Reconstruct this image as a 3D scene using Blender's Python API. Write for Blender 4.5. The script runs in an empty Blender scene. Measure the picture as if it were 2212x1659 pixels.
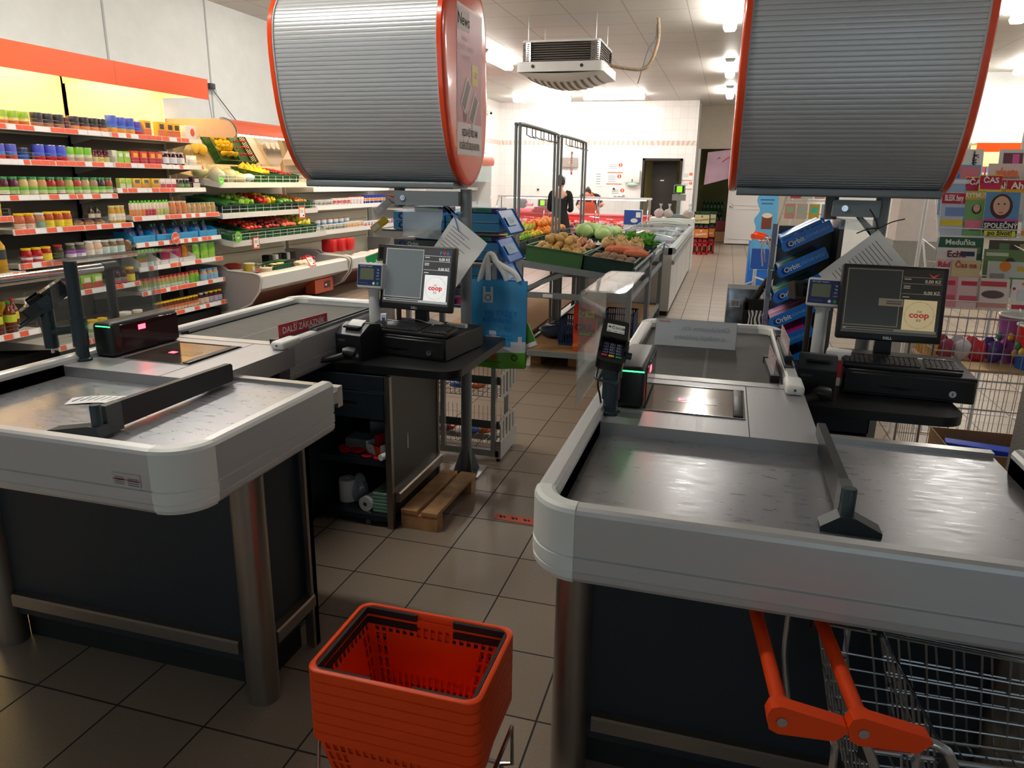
DAY=3.5
LAMP=58.0
WARMLAMP=60.0
EXPO=0.05
import bpy,bmesh,math,random
from mathutils import Matrix,Vector,Euler
random.seed(7)
SC=bpy.context.scene
COL=SC.collection
PI=math.pi
R=math.radians
def lin(c):
 def f(x):
  x/=255.0
  return x/12.92 if x<=0.04045 else ((x+0.055)/1.055)**2.4
 return (f(c[0]),f(c[1]),f(c[2]),1.0)
_mats={}
def mat(name,c=(200,200,200),rough=0.5,metal=0.0,emit=0.0,var=0.0,scale=30.0,bump=0.0,bscale=80.0,spec=0.5,ecol=None,coat=0.0):
 if name in _mats:
  return _mats[name]
 m=bpy.data.materials.new(name)
 m.use_nodes=True
 nt=m.node_tree
 b=nt.nodes['Principled BSDF']
 col=lin(c)
 b.inputs['Base Color'].default_value=col
 b.inputs['Roughness'].default_value=rough
 b.inputs['Metallic'].default_value=metal
 b.inputs['Specular IOR Level'].default_value=spec
 if coat:
  b.inputs['Coat Weight'].default_value=coat
  b.inputs['Coat Roughness'].default_value=0.08
 if emit:
  b.inputs['Emission Color'].default_value=lin(ecol or c)
  b.inputs['Emission Strength'].default_value=emit
 if var:
  tc=nt.nodes.new('ShaderNodeTexCoord')
  n=nt.nodes.new('ShaderNodeTexNoise');n.inputs['Scale'].default_value=scale;n.inputs['Detail'].default_value=4
  nt.links.new(tc.outputs['Object'],n.inputs['Vector'])
  r=nt.nodes.new('ShaderNodeValToRGB')
  r.color_ramp.elements[0].position=0.3;r.color_ramp.elements[1].position=0.7
  r.color_ramp.elements[0].color=tuple(max(0,x*(1-var))for x in col[:3])+(1,)
  r.color_ramp.elements[1].color=tuple(min(1,x*(1+var))for x in col[:3])+(1,)
  nt.links.new(n.outputs['Fac'],r.inputs['Fac'])
  nt.links.new(r.outputs['Color'],b.inputs['Base Color'])
 if bump:
  tc=nt.nodes.new('ShaderNodeTexCoord')
  n=nt.nodes.new('ShaderNodeTexNoise');n.inputs['Scale'].default_value=bscale
  bp=nt.nodes.new('ShaderNodeBump');bp.inputs['Strength'].default_value=bump;bp.inputs['Distance'].default_value=0.01
  nt.links.new(tc.outputs['Object'],n.inputs['Vector'])
  nt.links.new(n.outputs['Fac'],bp.inputs['Height'])
  nt.links.new(bp.outputs['Normal'],b.inputs['Normal'])
 _mats[name]=m
 return m
def brushed(name,c,rough,stretch,metal=1.0,amp=0.12):
 if name in _mats:
  return _mats[name]
 m=mat(name,c,rough,metal)
 nt=m.node_tree;b=nt.nodes['Principled BSDF']
 tc=nt.nodes.new('ShaderNodeTexCoord');mp=nt.nodes.new('ShaderNodeMapping')
 mp.inputs['Scale'].default_value=stretch
 n=nt.nodes.new('ShaderNodeTexNoise');n.inputs['Scale'].default_value=1.0;n.inputs['Detail'].default_value=6;n.inputs['Roughness'].default_value=0.65
 nt.links.new(tc.outputs['Object'],mp.inputs['Vector']);nt.links.new(mp.outputs['Vector'],n.inputs['Vector'])
 mr=nt.nodes.new('ShaderNodeMapRange');mr.inputs[3].default_value=max(0.02,rough-amp);mr.inputs[4].default_value=rough+amp
 mr.inputs[1].default_value=0.3;mr.inputs[2].default_value=0.7
 nt.links.new(n.outputs['Fac'],mr.inputs[0]);nt.links.new(mr.outputs[0],b.inputs['Roughness'])
 bp=nt.nodes.new('ShaderNodeBump');bp.inputs['Strength'].default_value=0.02;bp.inputs['Distance'].default_value=0.001
 nt.links.new(n.outputs['Fac'],bp.inputs['Height']);nt.links.new(bp.outputs['Normal'],b.inputs['Normal'])
 return m
def clear(name,tint=(235,240,240),rough=0.04,dens=0.12):
 """thin clear plastic: mostly transparent, with a fresnel gloss"""
 if name in _mats:
  return _mats[name]
 m=bpy.data.materials.new(name);m.use_nodes=True
 nt=m.node_tree
 for n in list(nt.nodes):
  nt.nodes.remove(n)
 out=nt.nodes.new('ShaderNodeOutputMaterial')
 t=nt.nodes.new('ShaderNodeBsdfTransparent');t.inputs['Color'].default_value=lin(tint)
 g=nt.nodes.new('ShaderNodeBsdfGlossy');g.inputs['Roughness'].default_value=rough;g.inputs['Color'].default_value=(0.9,0.9,0.9,1)
 d=nt.nodes.new('ShaderNodeBsdfDiffuse');d.inputs['Color'].default_value=lin(tint)
 mx0=nt.nodes.new('ShaderNodeMixShader');mx0.inputs['Fac'].default_value=dens
 nt.links.new(t.outputs[0],mx0.inputs[1]);nt.links.new(d.outputs[0],mx0.inputs[2])
 lw=nt.nodes.new('ShaderNodeLayerWeight');lw.inputs['Blend'].default_value=0.5
 pw=nt.nodes.new('ShaderNodeMath');pw.operation='POWER';pw.inputs[1].default_value=5.0
 fr=nt.nodes.new('ShaderNodeMapRange');fr.inputs[3].default_value=0.045;fr.inputs[4].default_value=0.6
 nt.links.new(lw.outputs['Facing'],pw.inputs[0]);nt.links.new(pw.outputs[0],fr.inputs[0])
 mx=nt.nodes.new('ShaderNodeMixShader')
 nt.links.new(fr.outputs[0],mx.inputs['Fac']);nt.links.new(mx0.outputs[0],mx.inputs[1]);nt.links.new(g.outputs[0],mx.inputs[2])
 nt.links.new(mx.outputs[0],out.inputs['Surface'])
 _mats[name]=m
 return m
_fontcache={}
def text_geo(s,size,shear=0.0,bold=0.0,space=1.0):
 k=(s,shear,bold,space)
 if k not in _fontcache:
  cu=bpy.data.curves.new('txt','FONT');cu.body=s;cu.size=1.0;cu.align_x='CENTER';cu.align_y='CENTER'
  cu.shear=shear;cu.offset=bold;cu.space_character=space;cu.resolution_u=2
  o=bpy.data.objects.new('txt',cu);COL.objects.link(o)
  dg=bpy.context.evaluated_depsgraph_get()
  me=bpy.data.meshes.new_from_object(o.evaluated_get(dg))
  _fontcache[k]=([v.co.copy()for v in me.vertices],[tuple(p.vertices)for p in me.polygons])
  bpy.data.objects.remove(o);bpy.data.curves.remove(cu);bpy.data.meshes.remove(me)
 vs,fs=_fontcache[k]
 return [v*size for v in vs],fs
I4=Matrix.Identity(4)
def frame(o,x,y):
 """matrix with origin o, local x along x, local y along y"""
 x=Vector(x).normalized();y=Vector(y);y=(y-x*y.dot(x)).normalized();z=x.cross(y)
 m=Matrix((x,y,z)).transposed().to_4x4();m.translation=Vector(o)
 return m
class M:
 def __init__(s,T=None):
  s.v=[];s.f=[];s.mi=[];s.mats=[];s.sm=[];s.T=T or I4
 def slot(s,m):
  if m not in s.mats:
   s.mats.append(m)
  return s.mats.index(m)
 def add(s,vs,fs,m,smooth=False,T=None):
  k=len(s.v);i=s.slot(m);TT=s.T@T if T is not None else s.T
  s.v+=[TT@Vector(v)for v in vs]
  for f in fs:
   s.f.append(tuple(a+k for a in f));s.mi.append(i);s.sm.append(smooth)
 def box(s,x0,x1,y0,y1,z0,z1,m,T=None):
  vs=[(x,y,z)for z in (z0,z1)for y in (y0,y1)for x in (x0,x1)]
  s.add(vs,[(0,2,3,1),(4,5,7,6),(0,1,5,4),(2,6,7,3),(0,4,6,2),(1,3,7,5)],m,False,T)
 def rbox(s,x0,x1,y0,y1,z0,z1,m,r=0.01,seg=2,T=None):
  bm=bmesh.new()
  bmesh.ops.create_cube(bm,size=1.0)
  for v in bm.verts:
   v.co=Vector(((x0+x1)/2+v.co.x*(x1-x0),(y0+y1)/2+v.co.y*(y1-y0),(z0+z1)/2+v.co.z*(z1-z0)))
  r=min(r,0.49*min(x1-x0,y1-y0,z1-z0))
  bmesh.ops.bevel(bm,geom=list(bm.edges),offset=r,segments=seg,profile=0.5,affect='EDGES')
  bm.verts.index_update()
  s.add([v.co.copy()for v in bm.verts],[tuple(v.index for v in f.verts)for f in bm.faces],m,True,T)
  bm.free()
 def prism(s,poly,lo,hi,m,axis='z',smooth=False,T=None,caps=True):
  """poly: 2d points; axis 'x': poly is (y,z); 'y': (x,z); 'z': (x,y)"""
  def P(a,b,c):
   return {'x':(c,a,b),'y':(a,c,b),'z':(a,b,c)}[axis]
  n=len(poly)
  vs=[P(a,b,lo)for a,b in poly]+[P(a,b,hi)for a,b in poly]
  fs=[(i,(i+1)%n,n+(i+1)%n,n+i)for i in range(n)]
  s.add(vs,fs,m,smooth,T)
  if caps:
   s.add(vs,[tuple(range(n-1,-1,-1)),tuple(range(n,2*n))],m,False,T)
 def strip(s,poly,lo,hi,m,axis='x',smooth=True,T=None):
  """open sheet swept along axis"""
  def P(a,b,c):
   return {'x':(c,a,b),'y':(a,c,b),'z':(a,b,c)}[axis]
  n=len(poly)
  vs=[P(a,b,lo)for a,b in poly]+[P(a,b,hi)for a,b in poly]
  s.add(vs,[(i,i+1,n+i+1,n+i)for i in range(n-1)],m,smooth,T)
 def quad(s,a,b,c,d,m):
  s.add([a,b,c,d],[(0,1,2,3)],m)
 def tube(s,path,r,m,n=8,closed=False,T=None,caps=True):
  P=[Vector(p)for p in path];k=len(P);rings=[]
  rr=r if isinstance(r,(list,tuple))else [r]*k
  u=None
  for i,p in enumerate(P):
   if closed:
    d=P[(i+1)%k]-P[i-1]
   else:
    d=P[min(i+1,k-1)]-P[max(i-1,0)]
   d.normalize()
   if u is None:
    u=d.orthogonal().normalized()
   u=(u-d*u.dot(d))
   if u.length<1e-6:
    u=d.orthogonal()
   u.normalize();w=d.cross(u)
   rings.append([p+(u*math.cos(2*PI*j/n)+w*math.sin(2*PI*j/n))*rr[i]for j in range(n)])
  vs=[v for rg in rings for v in rg];fs=[]
  for i in range(k if closed else k-1):
   a=i*n;b=((i+1)%k)*n
   for j in range(n):
    fs.append((a+j,a+(j+1)%n,b+(j+1)%n,b+j))
  s.add(vs,fs,m,True,T)
  if not closed and caps:
   s.add(vs,[tuple(range(n-1,-1,-1)),tuple(range((k-1)*n,k*n))],m,False,T)
 def cyl(s,p0,p1,r,m,n=16,r2=None,T=None):
  s.tube([p0,p1],[r,r if r2 is None else r2],m,n,False,T)
 def lathe(s,prof,m,n=14,c=(0,0,0),T=None,sx=1.0,sy=1.0):
  """prof: list of (r, z[, material of the band above])"""
  for i in range(len(prof)-1):
   (r0,z0),(r1,z1)=prof[i][:2],prof[i+1][:2]
   mm=prof[i][2]if len(prof[i])>2 else m
   vs=[];fs=[]
   for j in range(n):
    a=2*PI*j/n;ca,sa=math.cos(a)*sx,math.sin(a)*sy
    vs+=[(c[0]+r0*ca,c[1]+r0*sa,c[2]+z0),(c[0]+r1*ca,c[1]+r1*sa,c[2]+z1)]
   for j in range(n):
    k=(j+1)%n
    if r0<1e-6:
     fs.append((2*j,2*k+1,2*j+1))
    elif r1<1e-6:
     fs.append((2*j,2*k,2*j+1))
    else:
     fs.append((2*j,2*k,2*k+1,2*j+1))
   s.add(vs,fs,mm,True,T)
 def ell(s,c,r,m,n=10,k=7,T=None,wob=0.0,seed=0):
  rnd=random.Random(seed);ph=[rnd.uniform(0,6.28)for _ in range(6)]
  vs=[(c[0],c[1],c[2]-r[2])];fs=[]
  for i in range(1,k):
   t=-PI/2+PI*i/k
   for j in range(n):
    a=2*PI*j/n
    w=1+wob*(math.sin(2*a+ph[0])*math.cos(t+ph[1])+0.6*math.sin(3*a+ph[2]+2*t)+0.5*math.sin(t*3+ph[3]))
    vs.append((c[0]+r[0]*w*math.cos(t)*math.cos(a),c[1]+r[1]*w*math.cos(t)*math.sin(a),c[2]+r[2]*w*math.sin(t)))
  vs.append((c[0],c[1],c[2]+r[2]));L=len(vs)-1
  for j in range(n):
   q=(j+1)%n
   fs.append((0,1+q,1+j));fs.append((L,L-n+j,L-n+q))
   for i in range(k-2):
    a=1+i*n
    fs.append((a+j,a+q,a+n+q,a+n+j))
  s.add(vs,fs,m,True,T)
 def text(s,t,size,m,F,shear=0.0,bold=0.0,sx=1.0,space=1.0):
  """F: frame matrix whose local xy plane carries the lettering"""
  vs,fs=text_geo(t,size,shear,bold,space)
  s.add([(v.x*sx,v.y,0.0)for v in vs],fs,m,False,F)
 def rect(s,w,h,m,F,d=0.0):
  s.add([(-w/2,-h/2,d),(w/2,-h/2,d),(w/2,h/2,d),(-w/2,h/2,d)],[(0,1,2,3)],m,False,F)
 def disc(s,r,m,F,n=20,d=0.0,r0=0.0,sy=1.0):
  if r0:
   vs=[(q*math.cos(2*PI*j/n),sy*q*math.sin(2*PI*j/n),d)for q in (r0,r)for j in range(n)]
   s.add(vs,[(j,(j+1)%n,n+(j+1)%n,n+j)for j in range(n)],m,False,F)
  else:
   s.add([(r*math.cos(2*PI*j/n),sy*r*math.sin(2*PI*j/n),d)for j in range(n)],[tuple(range(n))],m,False,F)
 def build(s,name,parent=None,loc=None,rotz=0.0,normals=True,sharp=38):
  me=bpy.data.meshes.new(name)
  me.from_pydata([tuple(v)for v in s.v],[],s.f)
  for mm in s.mats:
   me.materials.append(mm)
  me.polygons.foreach_set('material_index',s.mi)
  me.polygons.foreach_set('use_smooth',s.sm)
  me.update()
  if normals:
   bm=bmesh.new();bm.from_mesh(me)
   bmesh.ops.remove_doubles(bm,verts=bm.verts,dist=1e-5)
   bmesh.ops.recalc_face_normals(bm,faces=bm.faces)
   bm.to_mesh(me);bm.free()
  if any(s.sm):
   me.set_sharp_from_angle(angle=R(sharp))
  o=bpy.data.objects.new(name,me);COL.objects.link(o)
  if parent is not None:
   o.parent=parent
  if loc is not None:
   o.location=loc
  if rotz:
   o.rotation_euler=(0,0,rotz)
  return o
def tag(o,label=None,cat=None,group=None,kind=None):
 if label:o['label']=label
 if cat:o['category']=cat
 if group:o['group']=group
 if kind:o['kind']=kind
 return o
def thing(name,label,cat,loc=(0,0,0),rotz=0.0,group=None):
 o=bpy.data.objects.new(name,None);COL.objects.link(o)
 o.empty_display_size=0.1
 o.location=loc;o.rotation_euler=(0,0,rotz)
 return tag(o,label,cat,group)
def dup(o,loc=None,rot=None,label=None,group=None,parent=None):
 c=o.copy();COL.objects.link(c)
 if parent is not None:
  c.parent=parent
 for ch in list(o.children):
  dup(ch,parent=c)
 if loc is not None:c.location=loc
 if rot is not None:c.rotation_euler=rot
 if label:c['label']=label
 if group:c['group']=group
 return c
def struct(m_,name,parent=None,**k):
 o=m_.build(name,parent,**k)
 if parent is None:
  o['kind']='structure'
 return o
ORD=['first','second','third','fourth','fifth','sixth','seventh','eighth','ninth','tenth','eleventh','twelfth','thirteenth','fourteenth','fifteenth','sixteenth','seventeenth','eighteenth','nineteenth','twentieth']
def ordl(i,n,end='left'):
 if n==1:return 'only'
 if i==n-1:return 'last'
 return ORD[i]
def rrect(x0,x1,y0,y1,r,n=5):
 """rounded rectangle outline; r = one radius or four (bl, br, tr, tl)"""
 rs=r if isinstance(r,(list,tuple))else (r,)*4
 out=[]
 for (cx,cy,a0,q)in ((x0,y0,180,0),(x1,y0,270,1),(x1,y1,0,2),(x0,y1,90,3)):
  rr=rs[q]
  if rr<=0:
   out.append((cx,cy));continue
  ox=cx+rr if q in (0,3)else cx-rr
  oy=cy+rr if q in (0,1)else cy-rr
  for i in range(n+1):
   a=R(a0+90*i/n)
   out.append((ox+rr*math.cos(a),oy+rr*math.sin(a)))
 return out
def cr(pts,n=6,closed=False):
 """Catmull-Rom through points of any dimension"""
 P=[tuple(p)for p in pts];k=len(P);out=[]
 rng=range(k)if closed else range(k-1)
 for i in rng:
  p0=P[i-1]if closed or i>0 else P[0]
  p1=P[i];p2=P[(i+1)%k]
  p3=P[(i+2)%k]if closed or i+2<k else P[-1]
  for j in range(n):
   t=j/n
   out.append(tuple(0.5*(2*b+(c-a)*t+(2*a-5*b+4*c-d)*t*t+(3*b-a-3*c+d)*t**3)for a,b,c,d in zip(p0,p1,p2,p3)))
 if not closed:
  out.append(P[-1])
 return out
# ------------------------------------------------------------------ materials
ORANGE=mat('orange_gloss',(236,70,18),0.22,coat=0.4)
ORANGEP=mat('orange_plastic',(236,72,14),0.42,spec=0.35)
FASCIA=mat('orange_fascia',(240,86,16),0.35)
WHITEP=mat('white_plastic',(226,229,224),0.38)
ALU=brushed('brushed_aluminium',(186,186,184),0.36,(3,3,400),0.85)
ALUR=brushed('rail_aluminium',(205,207,208),0.4,(60,60,60),0.55,0.05)
STEEL=brushed('brushed_steel',(176,177,180),0.42,(260,6,1),0.7,0.06)
STEELP=brushed('worn_packing_steel',(178,179,184),0.33,(14,60,1),0.8,0.09)
POST=brushed('stainless_post',(150,142,132),0.36,(80,80,4),0.9,0.08)
GREYM=mat('grey_powder_coat',(118,126,130),0.42,0.1)
DGREY=mat('dark_grey_powder_coat',(84,88,90),0.4,0.2)
SHELL=mat('ribbed_grey_shell',(196,198,200),0.34,0.35)
NAVY=mat('dark_navy_panel',(24,34,42),0.5,var=0.12,scale=60)
TEAL=mat('dark_teal_plastic',(30,48,56),0.4)
BLACK=mat('black_plastic',(20,21,23),0.42)
BLACKG=mat('black_gloss',(10,10,12),0.08)
BLACKM=mat('black_matt',(18,18,19),0.75)
BELT=mat('grey_belt',(76,76,74),0.68,var=0.1,scale=25)
CHROME=mat('chrome',(205,208,212),0.14,1.0)
ZINC=mat('zinc_wire',(165,166,168),0.3,0.9)
WHITE=mat('white_paint',(232,230,226),0.6)
PAPER=mat('white_paper',(238,238,236),0.75)
INK=mat('black_ink',(30,30,32),0.8)
GREYINK=mat('grey_ink',(120,120,125),0.8)
RED=mat('red_print',(206,32,40),0.5)
REDSIGN=mat('crimson_sign',(178,34,54),0.35)
WIREW=mat('white_wire',(226,228,226),0.4)
CARD=mat('brown_cardboard',(158,122,84),0.85,var=0.08,scale=40)
WOOD=mat('pallet_wood',(168,128,84),0.75,var=0.28,scale=14,bump=0.15,bscale=40)
CLEAR=clear('clear_acrylic',(240,244,244),0.03,0.05)
FILM=clear('clear_film',(232,238,240),0.1,0.28)
BLUEP=mat('blue_plastic',(22,118,214),0.32)
GREENC=mat('green_crate',(20,92,50),0.5)
DGREENC=mat('dark_green_crate',(18,56,46),0.5)
REDP=mat('red_plastic',(192,24,30),0.4)
REDLED=mat('red_led',(255,40,40),0.4,emit=28,ecol=(255,30,40))
REDWIN=mat('dark_red_window',(40,6,10),0.06)
GREENLED=mat('green_led',(60,255,110),0.4,emit=5,ecol=(50,255,110))
def C(r,g,b,rough=0.45):
 return mat('print_%02x%02x%02x_%d'%(r,g,b,int(rough*100)),(r,g,b),rough)
# ------------------------------------------------------------------ setting
def grid_mat(name,c,cm,size,ox,oy,mortar,rough,bumpv=0.3,var=0.08,mrough=0.9,coat=0.0):
 m=mat(name,c,rough)
 nt=m.node_tree;b=nt.nodes['Principled BSDF']
 tc=nt.nodes.new('ShaderNodeTexCoord');mp=nt.nodes.new('ShaderNodeMapping')
 mp.inputs['Location'].default_value=(-ox/1.0,-oy/1.0,0)
 nt.links.new(tc.outputs['Object'],mp.inputs['Vector'])
 br=nt.nodes.new('ShaderNodeTexBrick');br.offset=0.0;br.squash=1.0
 br.inputs['Scale'].default_value=1.0
 br.inputs['Brick Width'].default_value=size[0];br.inputs['Row Height'].default_value=size[1]
 br.inputs['Mortar Size'].default_value=mortar;br.inputs['Mortar Smooth'].default_value=0.1
 br.inputs['Bias'].default_value=0.0
 col=lin(c)
 br.inputs['Color1'].default_value=tuple(x*(1+var)for x in col[:3])+(1,)
 br.inputs['Color2'].default_value=tuple(x*(1-var)for x in col[:3])+(1,)
 br.inputs['Mortar'].default_value=lin(cm)
 nt.links.new(mp.outputs[0],br.inputs['Vector'])
 n=nt.nodes.new('ShaderNodeTexNoise');n.inputs['Scale'].default_value=140;n.inputs['Detail'].default_value=3
 nt.links.new(tc.outputs['Object'],n.inputs['Vector'])
 mx=nt.nodes.new('ShaderNodeMix');mx.data_type='RGBA';mx.blend_type='MULTIPLY';mx.inputs[0].default_value=1.0
 mr=nt.nodes.new('ShaderNodeMapRange');mr.inputs[1].default_value=0.3;mr.inputs[2].default_value=0.7;mr.inputs[3].default_value=0.88;mr.inputs[4].default_value=1.08
 nt.links.new(n.outputs['Fac'],mr.inputs[0])
 nt.links.new(br.outputs['Color'],mx.inputs[6]);nt.links.new(mr.outputs[0],mx.inputs[7])
 nt.links.new(mx.outputs[2],b.inputs['Base Color'])
 rr=nt.nodes.new('ShaderNodeMapRange');rr.inputs[3].default_value=rough;rr.inputs[4].default_value=mrough
 nt.links.new(br.outputs['Fac'],rr.inputs[0]);nt.links.new(rr.outputs[0],b.inputs['Roughness'])
 bp=nt.nodes.new('ShaderNodeBump');bp.inputs['Strength'].default_value=bumpv;bp.inputs['Distance'].default_value=0.003;bp.invert=True
 nt.links.new(br.outputs['Fac'],bp.inputs['Height']);nt.links.new(bp.outputs['Normal'],b.inputs['Normal'])
 return m
FLOORM=grid_mat('floor_tiles',(138,124,110),(42,36,33),(0.33,0.33),0.2194,0.2597,0.0035,0.36)
CEILM=grid_mat('ceiling_tiles',(206,201,193),(170,165,158),(0.75,0.75),0.07,0.4,0.008,0.5,0.2,0.02,0.6)
PLASTER=mat('white_plaster',(222,224,222),0.8,var=0.03,scale=6)
BEIGE=mat('beige_plaster',(196,184,168),0.85,var=0.03,scale=6)
YELLOWW=mat('yellow_wall',(214,206,150),0.85,var=0.05,scale=5)
OLIVEW=mat('olive_wall',(150,142,84),0.85,var=0.05,scale=5)
GRANITE=mat('speckled_granite',(150,147,140),0.5,var=0.55,scale=170)
TILEW=mat('white_wall_tiles',(240,236,234),0.2)
def _tile():
 nt=TILEW.node_tree;b=nt.nodes['Principled BSDF']
 tc=nt.nodes.new('ShaderNodeTexCoord');sp=nt.nodes.new('ShaderNodeSeparateXYZ');cb=nt.nodes.new('ShaderNodeCombineXYZ')
 ad=nt.nodes.new('ShaderNodeMath');ad.operation='ADD'
 nt.links.new(tc.outputs['Object'],sp.inputs[0]);nt.links.new(sp.outputs[0],ad.inputs[0]);nt.links.new(sp.outputs[1],ad.inputs[1])
 nt.links.new(ad.outputs[0],cb.inputs[0]);nt.links.new(sp.outputs[2],cb.inputs[1])
 br=nt.nodes.new('ShaderNodeTexBrick');br.offset=0;br.inputs['Scale'].default_value=1;br.inputs['Brick Width'].default_value=0.2;br.inputs['Row Height'].default_value=0.3
 br.inputs['Mortar Size'].default_value=0.003
 br.inputs['Color1'].default_value=lin((241,236,234));br.inputs['Color2'].default_value=lin((236,231,229));br.inputs['Mortar'].default_value=lin((212,206,204))
 nt.links.new(cb.outputs[0],br.inputs['Vector'])
 n=nt.nodes.new('ShaderNodeTexWave');n.inputs['Scale'].default_value=2.4;n.inputs['Distortion'].default_value=6;n.inputs['Detail'].default_value=2
 nt.links.new(cb.outputs[0],n.inputs['Vector'])
 r=nt.nodes.new('ShaderNodeValToRGB');r.color_ramp.elements[0].color=lin((205,176,166));r.color_ramp.elements[1].color=lin((234,216,208))
 nt.links.new(n.outputs['Fac'],r.inputs['Fac'])
 g=nt.nodes.new('ShaderNodeMath');g.operation='COMPARE';g.inputs[1].default_value=2.68;g.inputs[2].default_value=0.06
 nt.links.new(sp.outputs[2],g.inputs[0])
 mx=nt.nodes.new('ShaderNodeMix');mx.data_type='RGBA'
 nt.links.new(g.outputs[0],mx.inputs[0]);nt.links.new(br.outputs['Color'],mx.inputs[6]);nt.links.new(r.outputs['Color'],mx.inputs[7])
 nt.links.new(mx.outputs[2],b.inputs['Base Color'])
_tile()
m=M();m.box(-6.7,7.0,-3.9,25.2,-0.1,0.0,FLOORM);struct(m,'floor')
m=M();m.box(-6.7,7.0,-3.9,25.2,3.74,3.84,CEILM);struct(m,'ceiling')
m=M();m.box(-6.6,-6.4,-3.9,18.9,0,3.74,PLASTER);m.box(-6.6,-6.36,18.9,20.8,0,3.74,TILEW);struct(m,'wall_left')
for i,y in enumerate((6.82,8.45,10.1)):
 m=M();m.box(-6.42,-6.392,y-0.012,y+0.012,0.05,3.74,mat('seam_grey',(176,178,178),0.6));struct(m,'trim_%d'%(i+1))
m=M()
m.box(-6.4,-2.29,20.8,21.0,0,3.74,TILEW);m.box(-1.27,-0.93,20.8,21.0,0,3.74,TILEW);m.box(-2.29,-1.27,20.8,21.0,2.25,3.74,TILEW)
m.box(-0.97,-0.93,20.95,22.2,0,3.74,PLASTER)
struct(m,'wall_far')
DARKD=mat('dark_brown_door',(38,32,28),0.5)
m=M();m.box(-2.31,-2.25,20.76,21.02,0,2.29,DARKD);m.box(-1.31,-1.25,20.76,21.02,0,2.29,DARKD);m.box(-2.31,-1.25,20.76,21.02,2.23,2.29,DARKD)
d1=struct(m,'door_1')
m=M();m.box(-2.08,-1.42,21.28,21.33,0,2.21,DARKD);m.build('door_leaf',d1)
m=M();m.rect(0.1,0.03,WHITE,frame((-1.8,21.278,1.72),(1,0,0),(0,0,1)));m.build('door_plate',d1)
m=M();m.box(-2.6,-0.97,22.0,22.1,0,3.7,YELLOWW);m.box(-2.6,-2.5,21.0,22.0,0,3.7,YELLOWW);struct(m,'wall_store')
m=M()
m.box(-0.93,2.2,22.2,22.4,2.6,3.74,BEIGE);m.box(0.95,2.2,22.2,22.4,0,2.6,BEIGE);m.box(-0.97,-0.86,22.2,22.4,0,2.6,WHITE)
struct(m,'wall_end')
m=M();m.box(-2.4,3,25.0,25.1,0,3.74,OLIVEW);m.box(-0.97,-0.9,22.4,25,0,3.74,OLIVEW);struct(m,'wall_storeroom')
DOORW=mat('white_door_panels',(222,219,217),0.45)
m=M();m.box(-0.01,0.98,21.98,22.03,0.03,2.55,DOORW)
for x0,x1,z0,z1 in ((0.12,0.88,0.15,1.0),(0.12,0.88,1.08,2.4)):
 for a in ((x0,x1,z0,z0+0.02),(x0,x1,z1-0.02,z1),(x0,x0+0.02,z0,z1),(x1-0.02,x1,z0,z1)):
  m.box(a[0],a[1],21.965,21.98,a[2],a[3],DOORW)
d2=struct(m,'door_2')
m=M();m.cyl((0.07,21.95,1.05),(0.16,21.95,1.05),0.012,CHROME);m.cyl((0.07,21.95,1.05),(0.07,21.98,1.05),0.02,CHROME);m.build('door_handle',d2)
m=M();m.box(2.2,7.0,16.5,16.7,0,3.74,PLASTER);struct(m,'wall_right_end')
m=M();m.box(2.1,2.2,16.5,22.4,0,3.74,PLASTER);struct(m,'wall_passage')
m=M();m.box(6.8,7.0,-3.9,16.5,0,3.74,PLASTER);struct(m,'wall_right')
m=M()
m.box(-6.7,7,-3.9,-3.7,0,0.5,PLASTER);m.box(-6.7,7,-3.9,-3.7,2.9,3.74,PLASTER)
for x0,x1 in ((-6.7,-5.2),(-2.2,0.6),(5.2,7.0)):
 m.box(x0,x1,-3.9,-3.7,0.5,2.9,PLASTER)
struct(m,'wall_front')
for i,(x0,x1)in enumerate(((-5.2,-2.2),(0.6,5.2))):
 m=M()
 for a in ((x0,x1,0.5,0.56),(x0,x1,2.84,2.9),(x0,x0+0.06,0.5,2.9),(x1-0.06,x1,0.5,2.9),((x0+x1)/2-0.03,(x0+x1)/2+0.03,0.5,2.9)):
  m.box(a[0],a[1],-3.86,-3.76,a[2],a[3],DGREY)
 w=struct(m,'window_%d'%(i+1))
 m=M();m.box(x0+0.06,x1-0.06,-3.82,-3.81,0.56,2.84,CLEAR);m.build('window_glass',w)
 li=bpy.data.lights.new('daylight','AREA');li.shape='RECTANGLE';li.size=x1-x0;li.size_y=2.4;li.energy=DAY*(x1-x0)*2.4;li.color=(0.75,0.88,1.0)
 lo=bpy.data.objects.new('daylight',li);COL.objects.link(lo);lo.location=((x0+x1)/2,-4.0,1.7);lo.rotation_euler=(R(90),0,0)
m=M();m.box(1.10,1.54,2.56,3.0,0,1.25,GRANITE);m.box(1.11,1.53,2.57,2.99,1.25,3.74,PLASTER);struct(m,'pillar_1')
m=M();m.box(1.39,1.75,7.0,7.36,0,1.22,GRANITE);m.box(1.4,1.74,7.01,7.35,1.22,3.74,mat('pillar_cream',(214,202,196),0.8,var=0.04,scale=20));struct(m,'pillar_2')
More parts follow.
